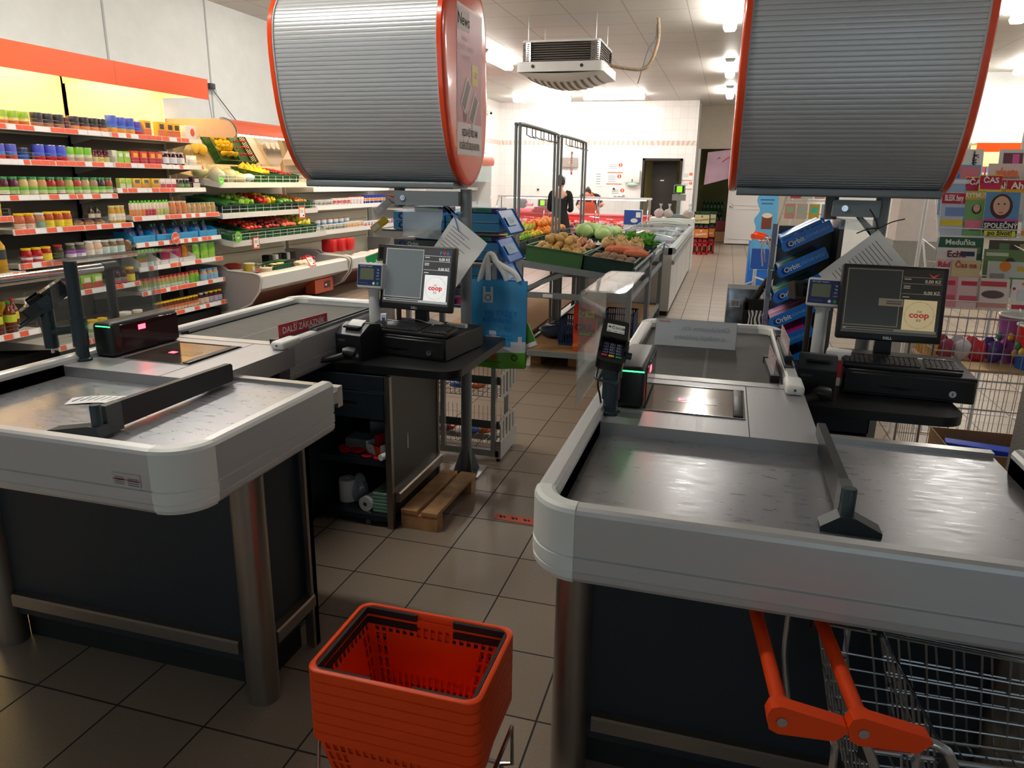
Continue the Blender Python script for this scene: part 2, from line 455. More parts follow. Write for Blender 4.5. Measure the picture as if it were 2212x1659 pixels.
# ------------------------------------------------------------------ ceiling lights
TUBE=mat('lamp_diffuser',(255,255,255),0.4,emit=LAMP,ecol=(255,250,240))
LHOUS=mat('lamp_housing',(168,170,170),0.5)
m=M();m.prism([(-0.09,0.06),(-0.06,0),(0.06,0),(0.09,0.06)],-0.76,0.76,LHOUS,'y')
m2=M()
prof=[(-0.075,0.0),(-0.085,-0.03),(-0.06,-0.07),(0.06,-0.07),(0.085,-0.03),(0.075,0.0)]
m2.prism(prof,-0.74,0.74,TUBE,'y')
lamps=[(-4.1,4.9,0,'near the shelving'),(-4.1,8.6,0,''),(-4.1,13.2,0,''),(-4.1,17.6,0,''),(-4.8,19.35,90,''),(-2.92,19.1,90,''),(-0.18,10.25,0,''),(-0.18,14.85,0,''),(-0.18,18.6,0,''),(4.75,15.2,0,''),(3.2,10.4,0,''),(3.2,5.5,0,''),(-2.55,2.25,90,'')]
LL=['ceiling lamp over the jar shelving end of the shop','ceiling lamp over the produce chiller','long ceiling lamp just left of the heater unit','ceiling lamp behind the heater pointing at the tiled wall','left one of the two crosswise lamps before the tiled wall','right one of the two crosswise lamps before the tiled wall','glowing ceiling lamp beside the top edge of the right hood','ceiling lamp behind the right hood edge, over the aisle','ceiling lamp at the aisle end near the storeroom door','ceiling lamp at the right edge near the newspaper shelves','ceiling lamp hidden behind the right hood','ceiling lamp above the magazine rack','crosswise ceiling lamp before the left hood','ceiling lamp near the shop front by the left wall']
first=None
for i,(x,y,a,_)in enumerate(lamps):
 if first is None:
  first=thing('ceiling_lamp',LL[0],'ceiling light',(x,y,3.68),R(a),'fluorescent ceiling lamps')
  m.build('lamp_housing',first);m2.build('diffuser',first)
 else:
  dup(first,(x,y,3.68),(0,0,R(a)),LL[i])
# ------------------------------------------------------------------ world and camera
w=bpy.data.worlds.new('world');SC.world=w;w.use_nodes=True
w.node_tree.nodes['Background'].inputs[0].default_value=(0.62,0.75,0.9,1);w.node_tree.nodes['Background'].inputs[1].default_value=0.35
cam=bpy.data.cameras.new('camera');co=bpy.data.objects.new('camera',cam);COL.objects.link(co)
cam.sensor_width=36.0;cam.sensor_fit='HORIZONTAL';cam.lens=1577.68512/2212*36;cam.clip_start=0.05;cam.clip_end=100
pit,yaw,rol=0.272209917,-0.275351942,0.0168280783
fw=Vector((math.sin(yaw)*math.cos(pit),math.cos(yaw)*math.cos(pit),-math.sin(pit)))
rt=Vector((math.cos(yaw),-math.sin(yaw),0));up=rt.cross(fw)
rt2=rt*math.cos(rol)+up*math.sin(rol);up2=-rt*math.sin(rol)+up*math.cos(rol)
mw=Matrix((rt2,up2,-fw)).transposed().to_4x4();mw.translation=(0,0,1.6634429)
co.matrix_world=mw
SC.camera=co
SC.view_settings.view_transform='Standard';SC.view_settings.look='None';SC.view_settings.gamma=1.0;SC.view_settings.exposure=EXPO
SC.view_settings.use_curve_mapping=False
SC.cycles.use_denoising=True
SC.cycles.max_bounces=8;SC.cycles.transparent_max_bounces=12;SC.cycles.diffuse_bounces=4;SC.cycles.glossy_bounces=4
SC.cycles.sample_clamp_indirect=6.0
# ------------------------------------------------------------------ checkout counters
RAILP=[(-0.055,0.93),(-0.055,0.962),(-0.049,0.972),(-0.04,0.976),(-0.014,0.976),(-0.004,0.971),(0.0,0.962),(0.0,0.866),(-0.004,0.864),(-0.004,0.860),(0.001,0.858),(0.001,0.829),(-0.003,0.827),(-0.003,0.823),(0.0,0.821),(-0.002,0.806),(-0.01,0.795),(-0.025,0.79),(-0.055,0.79)]
def rail_seg(m,p0,p1,n,mt,zmap=None):
 """straight rail with outward normal n"""
 P=RAILP;k=len(P);vs=[]
 for p in (p0,p1):
  vs+=[(p[0]+n[0]*a,p[1]+n[1]*a,z)for a,z in P]
 fs=[(i,(i+1)%k,k+(i+1)%k,k+i)for i in range(k)]
 m.add(vs,fs,mt,False);m.add(vs,[tuple(range(k)),tuple(range(2*k-1,k-1,-1))],mt,False)
def rail_corner(m,c,r,a0,a1,mt,g=0.002,n=10):
 P=RAILP;k=len(P);vs=[];fs=[]
 for i in range(n+1):
  a=R(a0+(a1-a0)*i/n)
  for off,z in P:
   vs.append((c[0]+(r+off+g)*math.cos(a),c[1]+(r+off+g)*math.sin(a),z+(g if z>0.9 else -g if z<0.8 else 0)))
 for i in range(n):
  for j in range(k):
   fs.append((i*k+j,i*k+(j+1)%k,(i+1)*k+(j+1)%k,(i+1)*k+j))
 m.add(vs,fs,mt,True);m.add(vs,[tuple(range(k)),tuple(range(n*k+k-1,n*k-1,-1))],mt,False)
def checkout(xo,label,XP):
 t=thing('checkout_counter',label,'checkout counter',(xo,0,0),0,'supermarket checkout counters')
 r=0.115
 def part(name,m):return m.build(name,t)
 YF,YB,XR=1.442,3.87,0.69
 segs=[((0,YF+r),(0,YB-r),(-1,0)),((r,YF),(XP-r,YF),(0,-1)),((XP,YF+r),(XP,2.19),(1,0)),((r,YB),(XR-r,YB),(0,1)),((XR,2.70),(XR,YB-r),(1,0))]
 for a,b,n in segs:
  m=M();rail_seg(m,a,b,n,ALUR);part('bumper_rail',m)
 for c,a0,a1 in (((r,YF+r),180,270),((XP-r,YF+r),270,360),((r,YB-r),90,180),((XR-r,YB-r),0,90)):
  m=M();rail_corner(m,c,r,a0,a1,WHITEP);m.build('corner_cap',t,sharp=14)
 m=M();m.rbox(XR-0.06,XR+0.004,2.655,2.80,0.946,0.982,WHITEP,0.012,3);m.cyl((XR-0.028,2.654,0.965),(XR-0.028,2.66,0.965),0.005,DGREY,10);part('end_cap',m)
 m=M();m.box(XR-0.045,XR-0.012,2.95,3.72,0.976,0.98,BLACK);m.box(XR-0.048,XR-0.044,2.95,3.72,0.976,0.988,GREYM);m.box(XR-0.013,XR-0.009,2.95,3.72,0.976,0.988,GREYM);part('divider_track',m)
 m=M();m.box(0.05,XP-0.052,1.49,2.31,0.86,0.905,STEELP);part('packing_surface',m)
 m=M();m.box(XR,XP-0.052,2.31,2.345,0.84,0.918,ALU);part('back_lip',m)
 m=M();m.box(0.05,0.055,1.49,2.15,0.905,0.95,DGREY);part('inner_liner',m);m=M();m.box(XP-0.055,XP-0.05,1.5,2.19,0.905,0.95,ALU);part('inner_liner',m)
 m=M();m.box(0.052,0.697,2.15,2.735,0.86,0.945,STEEL);m.box(0.497,0.4995,2.15,2.73,0.944,0.9456,BLACKM);m.box(0.052,0.64,2.737,2.8,0.86,0.9455,ALU);m.box(0.052,0.64,2.735,2.737,0.86,0.947,ALU);part('scanner_plate',m)
 m=M();m.box(0.066,0.632,2.80,3.79,0.90,0.938,BELT);m.cyl((0.066,2.805,0.925),(0.632,2.805,0.925),0.0128,BELT,12);m.box(0.34,0.352,2.82,3.4,0.938,0.9383,mat('belt_seam',(96,96,94),0.6));part('conveyor_belt',m)
 m=M();m.box(0.055,0.066,2.74,3.82,0.86,0.942,BLACKM);m.box(0.632,0.64,2.8,3.82,0.86,0.942,BLACKM);m.box(0.055,0.64,3.79,3.82,0.86,0.942,ALU);m.box(0.066,0.075,2.79,2.83,0.938,0.958,BLACK);part('belt_frame',m)
 m=M();m.box(0.165,0.49,2.315,2.655,0.9452,0.9462,mat('scan_glass',(112,104,98),0.12,0.7,var=0.1,scale=20));m.box(0.165,0.49,2.315,2.319,0.946,0.949,CHROME);m.box(0.165,0.49,2.651,2.655,0.946,0.949,CHROME)
 m.rbox(0.452,0.484,2.325,2.645,0.946,0.953,BLACK,0.004)
 m.box(0.235,0.40,2.44,2.515,0.9463,0.9467,mat('scan_slot',(58,52,52),0.15,0.3))
 sw=part('scanner_window',m)
 m=M();m.rbox(0.272,0.30,2.462,2.487,0.9468,0.9476,REDLED,0.0003,1);m.build('scanner_light',sw)
 m=M();m.box(0.075,1.12,1.755,1.775,0.12,0.79,NAVY);m.box(1.105,1.125,1.77,2.07,0.12,0.79,NAVY);m.box(0.055,0.075,1.79,2.2,0.12,0.79,NAVY);m.box(0.075,1.12,2.05,2.07,0.12,0.79,NAVY);part('base_panel',m)
 m=M();m.box(0.10,1.10,1.80,2.03,0.0,0.13,BLACKM);m.box(0.10,0.60,2.03,3.75,0,0.13,BLACKM);part('plinth',m)
 m=M();m.box(0.055,0.635,2.07,3.80,0.12,0.80,NAVY);part('belt_cabinet',m)
 m=M();m.box(0.055,1.13,1.76,2.3,0.79,0.86,BLACKM);m.box(0.055,0.635,2.3,3.8,0.79,0.86,BLACKM);part('underframe',m)
 for x in (0.068,1.128):
  m=M();m.lathe([(0.0,0.0),(0.052,0.0),(0.052,0.79),(0,0.79)],POST,24,(x,1.757,0));part('corner_post',m)
 m=M();m.box(1.11,1.152,2.05,2.075,0.0,0.79,POST);m.box(1.14,1.152,2.035,2.075,0,0.79,POST);part('rear_post',m)
 bp=[(0.0,0.165),(0.0,0.215),(0.028,0.215),(0.034,0.21),(0.034,0.17)]
 m=M();m.prism([(1.757-a,z)for a,z in bp],0.135,1.07,POST,'x');part('kick_rail',m)
 m=M();m.prism([(1.125+a,z)for a,z in bp],1.815,2.05,POST,'y');part('kick_rail',m)
 m=M();m.prism([(0.055-a,z)for a,z in bp],1.815,3.3,POST,'y');part('kick_rail',m)
 m=M()
 xs=-0.038
 prof=[(xs,0.955),(xs,1.318),(xs+0.005,1.33),(xs+0.017,1.335),(0.10,1.335),(0.10,1.340),(xs+0.015,1.340),(xs,1.334),(xs-0.005,1.32),(xs-0.005,0.955)]
 m.prism(prof,2.23,2.77,CLEAR,'y',True);g=part('acrylic_guard',m)
 m=M();m.cyl((0.03,2.70,0.945),(0.03,2.70,1.333),0.019,CLEAR,14);m.build('guard_support',g)
 return t
CL=checkout(-2.46,'left checkout counter with a chrome corner post and an empty brown belt',1.192)
CRR=checkout(-0.375,'right checkout counter with shopping trolleys pushed under its packing end',1.24)
m=M()
F=frame((-1.46,1.4408,0.885),(1,0,0),(0,0,1))
m.rect(0.09,0.035,mat('faded_sticker',(196,184,182),0.6),F);m.rect(0.088,0.005,mat('sticker_red',(190,130,132),0.6),F,0.0004)
F2=frame((-1.46,1.4404,0.885),(1,0,0),(0,0,1))
for i in range(4):
 m.rect(0.03,0.0028,GREYINK,F2@Matrix.Translation((-0.022,0.006-0.006*i,0)));m.rect(0.035,0.0028,GREYINK,F2@Matrix.Translation((0.022,0.004-0.006*i,0)))
s_=m.build('rating_sticker',CL);s_.matrix_parent_inverse=CL.matrix_basis.inverted()
def tower(xo,label):
 t=thing('scanner_tower',label,'barcode scanner',(xo-(0.03 if xo<-1 else 0),2.51,0.945),0,'upright barcode scanners')
 m=M();m.rbox(0.07,0.168,-0.195,0.19,0.0,0.14,BLACK,0.018,3);m.build('body',t)
 m=M();m.rbox(0.165,0.171,-0.15,0.18,0.012,0.128,REDWIN,0.0029,1);wn=m.build('window',t)
 m=M();m.rbox(0.1708,0.1725,-0.055,-0.015,0.092,0.112,REDLED,0.0008,1);m.build('scan_light',wn)
 m=M();m.box(0.095,0.165,-0.1965,-0.1945,0.125,0.129,GREENLED);m.build('status_light',t)
 return t
tower(-2.46,'black scanner tower glowing red beside the thick dark pole on the left plate')
tower(-0.375,'black scanner tower behind the card reader on the right checkout')
def terminal_shape(t):
 """card terminal with its own origin at the back centre; long axis +y, face +z"""
 m=M()
 m.prism(rrect(-0.042,0.042,-0.095,0.095,0.014,4),-0.03,0.005,BLACK,'z',True)
 m.prism(rrect(-0.040,0.040,-0.002,0.094,0.012,4),0.005,0.018,BLACK,'z',True)
 m.build('housing',t)
 m=M();m.rect(0.056,0.04,mat('terminal_screen',(206,206,196),0.2,emit=0.12),frame((0,0.05,0.0184),(1,0,0),(0,1,0)))
 m.text('\u010cSOB',0.017,INK,frame((0.008,0.052,0.0187),(1,0,0),(0,1,0)),bold=0.02);m.disc(0.005,mat('screen_rust',(120,60,50),0.5),frame((-0.02,0.055,0.0187),(1,0,0),(0,1,0)))
 for q in (-0.02,0.0,0.02):
  m.rect(0.012,0.003,GREYINK,frame((q,0.036,0.0187),(1,0,0),(0,1,0)))
 m.build('screen',t)
 KEY=mat('key_grey',(120,126,168),0.4)
 m=M()
 lab=['1','2','3','4','5','6','7','8','9','*','0','#']
 for i in range(12):
  x=(i%3-1)*0.021;y=-0.014-(i//3)*0.0135
  m.rbox(x-0.008,x+0.008,y-0.0048,y+0.0048,0.005,0.0085,KEY,0.0015,1)
  m.rbox(x-0.0065,x+0.0065,y-0.0035,y+0.0035,0.006,0.009,BLACK,0.001,1)
  m.text(lab[i],0.006,WHITE,frame((x,y,0.0092),(1,0,0),(0,1,0)))
 m.build('keypad',t)
 for i,(c,n)in enumerate((((206,46,52),'cancel_key'),((236,178,52),'clear_key'),((40,160,86),'enter_key'))):
  m=M();x=(i-1)*0.022;m.rbox(x-0.009,x+0.009,-0.0745,-0.066,0.005,0.009,C(*c),0.002,1);m.build(n,t)
 m=M()
 m.prism([(-0.041,-0.055),(-0.041,0.0),(-0.036,0.0),(-0.036,-0.055)],0.004,0.022,BLACKG,'z');m.prism([(0.036,-0.055),(0.036,0.0),(0.041,0.0),(0.041,-0.055)],0.004,0.022,BLACKG,'z');m.box(-0.041,0.041,-0.004,0.002,0.004,0.022,BLACKG);m.build('privacy_shield',t)
def terminal(loc,yax,xax,label,loop=True):
 t=thing('card_terminal',label,'card terminal',loc,0,'card terminals')
 f=frame((0,0,0),xax,yax);t.rotation_euler=f.to_euler()
 terminal_shape(t)
 m=M();m.tube([(-0.032,-0.07,-0.04),(-0.034,-0.128,-0.04),(-0.028,-0.136,-0.04),(0.028,-0.136,-0.04),(0.034,-0.128,-0.04),(0.032,-0.07,-0.04)],0.0045,TEAL,8);m.box(-0.034,0.034,-0.08,0.085,-0.045,-0.03,TEAL);m.box(0.03,0.05,-0.03,0.02,-0.05,0.002,TEAL);m.cyl((0.048,-0.01,-0.03),(0.065,-0.01,-0.03),0.012,TEAL,12);m.build('cradle',t)
 return t
def pole(loc,h,label,arm):
 t=thing('terminal_pole',label,'pole',loc,0,'dark posts on the scanner plates')
 m=M();m.lathe([(0,0),(0.033,0),(0.033,0.008),(0.024,0.012),(0.024,h),(0,h)],TEAL,20);m.build('post',t)
 if arm:
  m=M();m.lathe([(0.0235,0.06),(0.029,0.06),(0.029,0.17),(0.0235,0.17)],TEAL,20);m.build('collar',t)
  m=M();m.cyl((-0.01,0,0.128),(-0.135,0.0,0.105),0.017,TEAL,16);m.lathe([(0,0.04),(0.026,0.04),(0.026,0.215),(0,0.215)],TEAL,18,(-0.15,0,0));m.build('side_arm',t)
  m=M();m.cyl((-0.15,0,0.018),(-0.15,0,0.04),0.006,WHITEP,10);m.build('cable_end',t)
 else:
  m=M();m.lathe([(0.0235,0.05),(0.029,0.05),(0.029,0.12),(0.033,0.122),(0.033,h+0.01),(0,h+0.01)],TEAL,20);m.build('collar',t)
  m=M();m.tube(cr([(-0.03,0,h-0.04),(-0.042,-0.01,0.1),(-0.036,0,0.06),(-0.03,0.01,0.02)]),0.0035,BLACK,6);m.build('cable',t)
pole((-2.41,2.25,0.945),0.392,'thick dark pole with a side arm under the left acrylic guard',True)
pole((-0.305,2.245,0.945),0.175,'short dark pole carrying the card terminal on the right checkout',False)
terminal((-2.565,2.245,1.19),(0.094,0.128,0.106),(0.80,-0.60,0.02),'card terminal with worn keys tilted on the left side arm',False)
terminal((-0.305,2.235,1.178),(0.013,0.174,0.085),(0.097,0.015,-0.017),'card terminal with blue edged keys in front of the small scanner window')
def divider(px,py,ex,ey,foot,label):
 t=thing('packing_divider',label,'divider',(px,py,0.905),0,'swivel dividers on the packing surfaces')
 L=math.hypot(ex-px,ey-py);a=math.atan2(ey-py,ex-px)
 T=Matrix.Rotation(a,4,'Z')
 m=M(T);m.prism([(0.03,0.012),(L-0.01,0.012),(L,0.02),(L,0.072),(L-0.01,0.08),(0.03,0.092)],-0.011,0.011,BLACK,'y');m.build('board',t)
 m=M(T);m.box(0.024,0.085,-0.0135,0.0135,0.004,0.092,DGREY);m.build('end_plate',t)
 m=M();m.lathe([(0,0),(0.016,0),(0.016,0.1),(0.014,0.103),(0,0.103)],TEAL,18);m.build('pivot',t)
 m=M()
 x0,x1=foot
 m.prism([(x0,0.0),(x1,0.0),(x1,0.012),(0.016,0.04),(-0.016,0.04),(x0,0.012)],-0.025,0.025,TEAL,'y');m.build('foot',t)
 return t
divider(-1.735,1.635,-1.745,2.27,(-0.17,0.03),'long black swivel divider lying across the left packing surface')
divider(0.322,1.675,0.325,2.24,(-0.055,0.075),'dark swivel divider with a grey end plate on the right packing surface')
m=M()
P=cr([(-2.14,1.93,0.0),(-2.06,1.97,0.004),(-1.98,2.0,0.002),(-1.90,2.045,0.004),(-1.86,2.06,0.012)],4)
pts=[(x,y,0.9065+z)for x,y,z in P]
for a,b in zip(pts[:-1],pts[1:]):
 m.add([a,b,(b[0]+0.04,b[1]-0.075,b[2]),(a[0]+0.04,a[1]-0.075,a[2])],[(0,1,2,3)],PAPER,True)
for i in range(2,len(pts)-3):
 a=pts[i];m.box(a[0]+0.004,a[0]+0.008,a[1]-0.06,a[1]-0.012,a[2]+0.0002,a[2]+0.0008,GREYINK)
tag(m.build('till_receipt',None,normals=False),'crumpled white till receipt lying beside the black divider','receipt')
def bar(loc,rz,L,label,plate,txt):
 t=thing('customer_divider',label,'divider bar',loc,rz,'next customer divider bars')
 m=M();m.box(-L/2,L/2,-0.014,0.014,0.0,0.024,DGREY);m.build('bar',t)
 for s in (-1,1):
  m=M();m.box(s*L/2-0.014,s*L/2+0.014,-0.0165,0.0165,-0.0005,0.0275,BLACK);m.build('end_cap',t)
 m=M();m.box(-L/2+0.03,L/2-0.03,-0.0015,0.0015,0.024,0.084,plate)
 m.text(txt,0.042,WHITE,frame((0,-0.0019,0.053),(1,0,0),(0,0,1)),bold=0.006,sx=(L-0.08)/0.36)
 m.text(txt,0.042,WHITE,frame((0,0.0019,0.053),(-1,0,0),(0,0,1)),bold=0.006,sx=(L-0.08)/0.36)
 m.build('sign_plate',t)
 return t
PINKC=mat('pale_pink_plate',(206,176,178),0.25)
bar((-1.862,2.98,0.9385),R(84),0.42,'crimson next customer bar on the left belt against its right rail',REDSIGN,'DAL\u0160\u00cd Z\u00c1KAZN\u00cdK')
bar((-1.64,3.905,0.976),R(6),0.36,'crimson next customer bar at the far end, half behind the white scale pole',REDSIGN,'DAL\u0160\u00cd Z\u00c1KAZN\u00cdK')
bar((0.225,3.02,0.9385),R(92),0.32,'next customer bar with a pale plate lying on the right belt',PINKC,'DAL\u0160\u00cd Z\u00c1KAZN\u00cdK')
bar((0.286,3.26,0.977),R(91),0.42,'next customer bar with a pale plate resting on the right rail track',PINKC,'DAL\u0160\u00cd Z\u00c1KAZN\u00cdK')
t=thing('tent_sign','clear tent sign with mirrored grey lettering on the right belt','sign',(-0.09,3.42,0.9385))
m=M()
FROST=mat('frosted_insert',(202,202,208),0.35)
m.add([(-0.18,-0.05,0.002),(0.18,-0.05,0.002),(0.18,0.0,0.115),(-0.18,0.0,0.115)],[(0,1,2,3)],FROST);m.add([(-0.18,0.05,0.002),(0.18,0.05,0.002),(0.18,0.0,0.117),(-0.18,0.0,0.117)],[(0,1,2,3)],FROST)
m.build('insert',t)
m=M();m.add([(-0.185,-0.056,0.0),(0.185,-0.056,0.0),(0.185,-0.001,0.121),(-0.185,-0.001,0.121),(-0.185,0.056,0),(0.185,0.056,0)],[(0,1,2,3),(3,2,5,4),(0,4,5,1)],CLEAR);m.build('acrylic_holder',t,normals=False)
m=M();F=frame((0,-0.0285,0.06),(-1,0,0),(0,0.404,0.915))
LG=mat('ghost_ink',(150,150,162),0.6)
def mir(dx,dy):return Matrix.Translation((0,0,0))
vs,fs=text_geo('Obsluhujeme V\u00e1s',0.03);
m.add([(-v.x+0.045,-0.0262+0.404*(v.y+0.022),0.062+0.915*(v.y+0.022))for v in vs],fs,LG)
vs,fs=text_geo('u vedlej\u0161\u00ed pokladny',0.03)
m.add([(-v.x+0.02,-0.0262+0.404*(v.y-0.02),0.062+0.915*(v.y-0.02))for v in vs],fs,LG)
for v in range(len(m.v)):m.v[v]=m.v[v]+Vector((0,-0.0015,0.0))
m.add([(-0.17,-0.008,0.108),(-0.12,-0.008,0.108),(-0.12,-0.006,0.112),(-0.17,-0.006,0.112)],[(0,1,2,3)],C(214,130,90))
m.build('lettering',t,normals=False)
# ------------------------------------------------------------------ cashier stations
def local(o,loc,rz):
 o.location=loc;o.rotation_euler=(0,0,rz);return o
def coop(m,F,s,cr_=RED,ci=INK):
 """the round 'na coop ka' mark, s = width of the wordmark"""
 m.text('coop',s*0.42,cr_,F,bold=0.035,sx=1.1)
 m.text('na',s*0.24,ci,F@Matrix.Translation((-s*0.02,s*0.2,0)),shear=0.3)
 m.text('ka',s*0.26,ci,F@Matrix.Translation((-s*0.02,-s*0.25,0)),shear=0.3)
def monitor(loc,rz,label,lit):
 t=thing('monitor',label,'monitor',loc,rz,'checkout monitors')
 W,H=0.415,0.325
 T=Matrix.Translation((0,0,0.255))@Matrix.Rotation(R(-12),4,'X')
 m=M(T);m.rbox(-W/2,W/2,-0.02,0.022,-H/2,H/2,BLACK,0.01,2);m.rbox(-0.13,0.13,0.02,0.05,-0.1,0.1,BLACK,0.01,1)
 m.text('DELL',0.016,mat('bezel_mark',(200,200,205),0.3,0.5),frame((0,-0.0206,-H/2+0.012),(1,0,0),(0,0,1)),bold=0.02);m.build('bezel',t)
 if lit:bg,pn,ln,sq,sqi,tx=(92,98,100),(62,64,65),(170,172,170),(236,236,234),(200,52,46),(225,226,224)
 else:bg,pn,ln,sq,sqi,tx=(42,43,41),(38,37,34),(112,104,84),(206,186,142),(176,58,46),(170,160,140)
 sc=lambda n,c:mat('screen_%s_%d'%(n,lit),c,0.16,emit=0.55 if lit else 0.35)
 B,P,Ln,S,Q,X=sc('bg',bg),sc('panel',pn),sc('line',ln),sc('square',sq),sc('mark',sqi),sc('txt',tx)
 D=sc('dark',(60,58,56))
 m=M(T);y=-0.0204
 F=frame((0,y,0.008),(1,0,0),(0,0,1))
 w,h=0.378,0.282
 def rc(x0,x1,z0,z1,mt,d):m.rect(x1-x0,z1-z0,mt,F@Matrix.Translation(((x0+x1)/2,(z0+z1)/2,0)),d)
 rc(-w/2,w/2,-h/2,h/2,P,0.0)
 rc(-w/2+0.006,0.032,-h/2+0.032,h/2-0.006,Ln,0.0002);rc(-w/2+0.009,0.029,-h/2+0.035,h/2-0.009,B,0.0004)
 for z in (h/2-0.035,h/2-0.062,h/2-0.105):
  rc(0.036,w/2-0.006,z,z+0.0025,Ln,0.0003)
 rc(-w/2+0.006,w/2-0.006,-h/2+0.012,-h/2+0.024,Ln,0.0003);rc(-w/2+0.02,0.02,-h/2+0.015,-h/2+0.021,P,0.0005);rc(-w/2,w/2,-h/2,-h/2+0.008,D,0.0003)
 for zz in (h/2-0.05,h/2-0.098):
  m.text('0,00 K\u010d',0.019,X,F@Matrix.Translation((0.15,zz,0.0006)),bold=0.015)
 for zz in (h/2-0.042,h/2-0.072,h/2-0.08,h/2-0.118):
  rc(0.04,0.066,zz-0.0015,zz+0.0015,X,0.0004)
 if lit:
  m.text('P',0.024,sc('blue',(70,110,170)),F@Matrix.Translation((0.128,h/2-0.02,0.0006)),bold=0.02);m.text('V',0.024,Q,F@Matrix.Translation((0.147,h/2-0.02,0.0006)),bold=0.02);m.text('A',0.024,sc('blue',(70,110,170)),F@Matrix.Translation((0.166,h/2-0.02,0.0006)),bold=0.02)
 else:
  m.add([(0.13,0.125,0.0006),(0.15,0.105,0.0006),(0.175,0.128,0.0006),(0.15,0.115,0.0006)],[(0,1,2,3)],Q,False,F)
  rc(-0.05,0.045,-0.02,0.012,Ln,0.0006);rc(-0.02,0.04,-0.012,-0.006,D,0.0008);rc(-0.02,0.04,-0.002,0.003,D,0.0008)
 rc(0.048,w/2-0.014,-0.117,0.012,S,0.0007)
 F3=F@Matrix.Translation((0.111,-0.052,0.001))
 coop(m,F3,0.082,Q,sc('ink',(60,56,52)))
 for i in range(60):
  a=2*PI*i/60;m.rect(0.0012,0.004 if i%5 else 0.007,D,F3@Matrix.Rotation(a,4,'Z')@Matrix.Translation((0,0.056,0)))
 m.build('screen',t,normals=False)
 m=M();m.prism([(-0.035,0.0),(0.035,0.0),(0.028,0.22),(-0.028,0.22)],0.02,0.05,BLACK,'y');m.build('stand',t)
 m=M();m.prism(rrect(-0.13,0.13,-0.09,0.11,0.03),0.0,0.012,BLACK,'z',True);m.build('foot',t)
 return t
def keyboard(loc,rz,label):
 t=thing('keyboard',label,'keyboard',loc,rz,'checkout keyboards')
 T=Matrix.Rotation(R(5),4,'X')
 m=M(T);m.rbox(-0.225,0.225,0,0.155,0,0.02,BLACK,0.006,2);m.build('case',t)
 K=mat('key_black',(34,35,37),0.38)
 m=M(T)
 for r_ in range(6):
  y=0.014+r_*0.0225+(0.006 if r_==5 else 0)
  x=-0.215;k=0
  while x<0.213:
   if r_==0 and -0.145<x<-0.03:w=0.11
   else:w=0.0165
   if not (0.072<x<0.082 or 0.137<x<0.147):
    m.box(x,x+w,y,y+0.0175,0.018,0.0265,K)
   x+=w+0.003
 tag(m.build('keys',t),'black key block')
 return t
def drawer(loc,rz,label):
 t=thing('cash_drawer',label,'cash drawer',loc,rz,'cash drawers')
 m=M();m.rbox(-0.25,0.25,-0.20,0.22,0,0.108,BLACK,0.004,1);m.build('body',t)
 m=M();m.rbox(-0.244,0.244,-0.208,-0.19,0.01,0.096,BLACK,0.004,1)
 m.prism([(-0.12,0.045),(0.06,0.045),(-0.03,0.034)],-0.2095,-0.2085,BLACKG,'y');f=m.build('drawer_front',t)
 m=M();m.cyl((0.165,-0.208,0.04),(0.165,-0.217,0.04),0.014,CHROME,18);m.box(0.1635,0.1665,-0.218,-0.2165,0.033,0.047,BLACK);m.build('lock',f)
 return t
def printer(loc,rz,label,paper):
 t=thing('receipt_printer',label,'receipt printer',loc,rz,'receipt printers')
 PD=mat('printer_dark',(46,50,56),0.4)
 m=M();m.prism([(-0.10,0),(0.09,0),(0.09,0.10),(0.06,0.155),(-0.02,0.165),(-0.10,0.12)],-0.075,0.075,BLACK,'x');m.text('EPSON',0.014,GREYINK,frame((-0.04,-0.1005,0.095),(1,0,0),(0,0,1)));m.box(0.045,0.06,-0.102,-0.1,0.02,0.035,GREYM);m.build('body',t)
 m=M();m.prism([(-0.1,0.1203),(-0.02,0.1653),(0.06,0.1553),(0.06,0.160),(-0.02,0.170),(-0.1,0.125)],-0.073,0.073,PD,'x');m.box(-0.045,0.045,-0.075,-0.03,0.146,0.154,BLACKM,Matrix.Translation((0,-0.002,0.006)));m.build('cover',t)
 if paper:
  m=M();m.strip(cr([(-0.045,0.158),(-0.03,0.172),(0.0,0.182),(0.03,0.17)]),-0.04,0.04,PAPER,'x');tag(m.build('paper',t,normals=False),'white paper tongue')
 return t
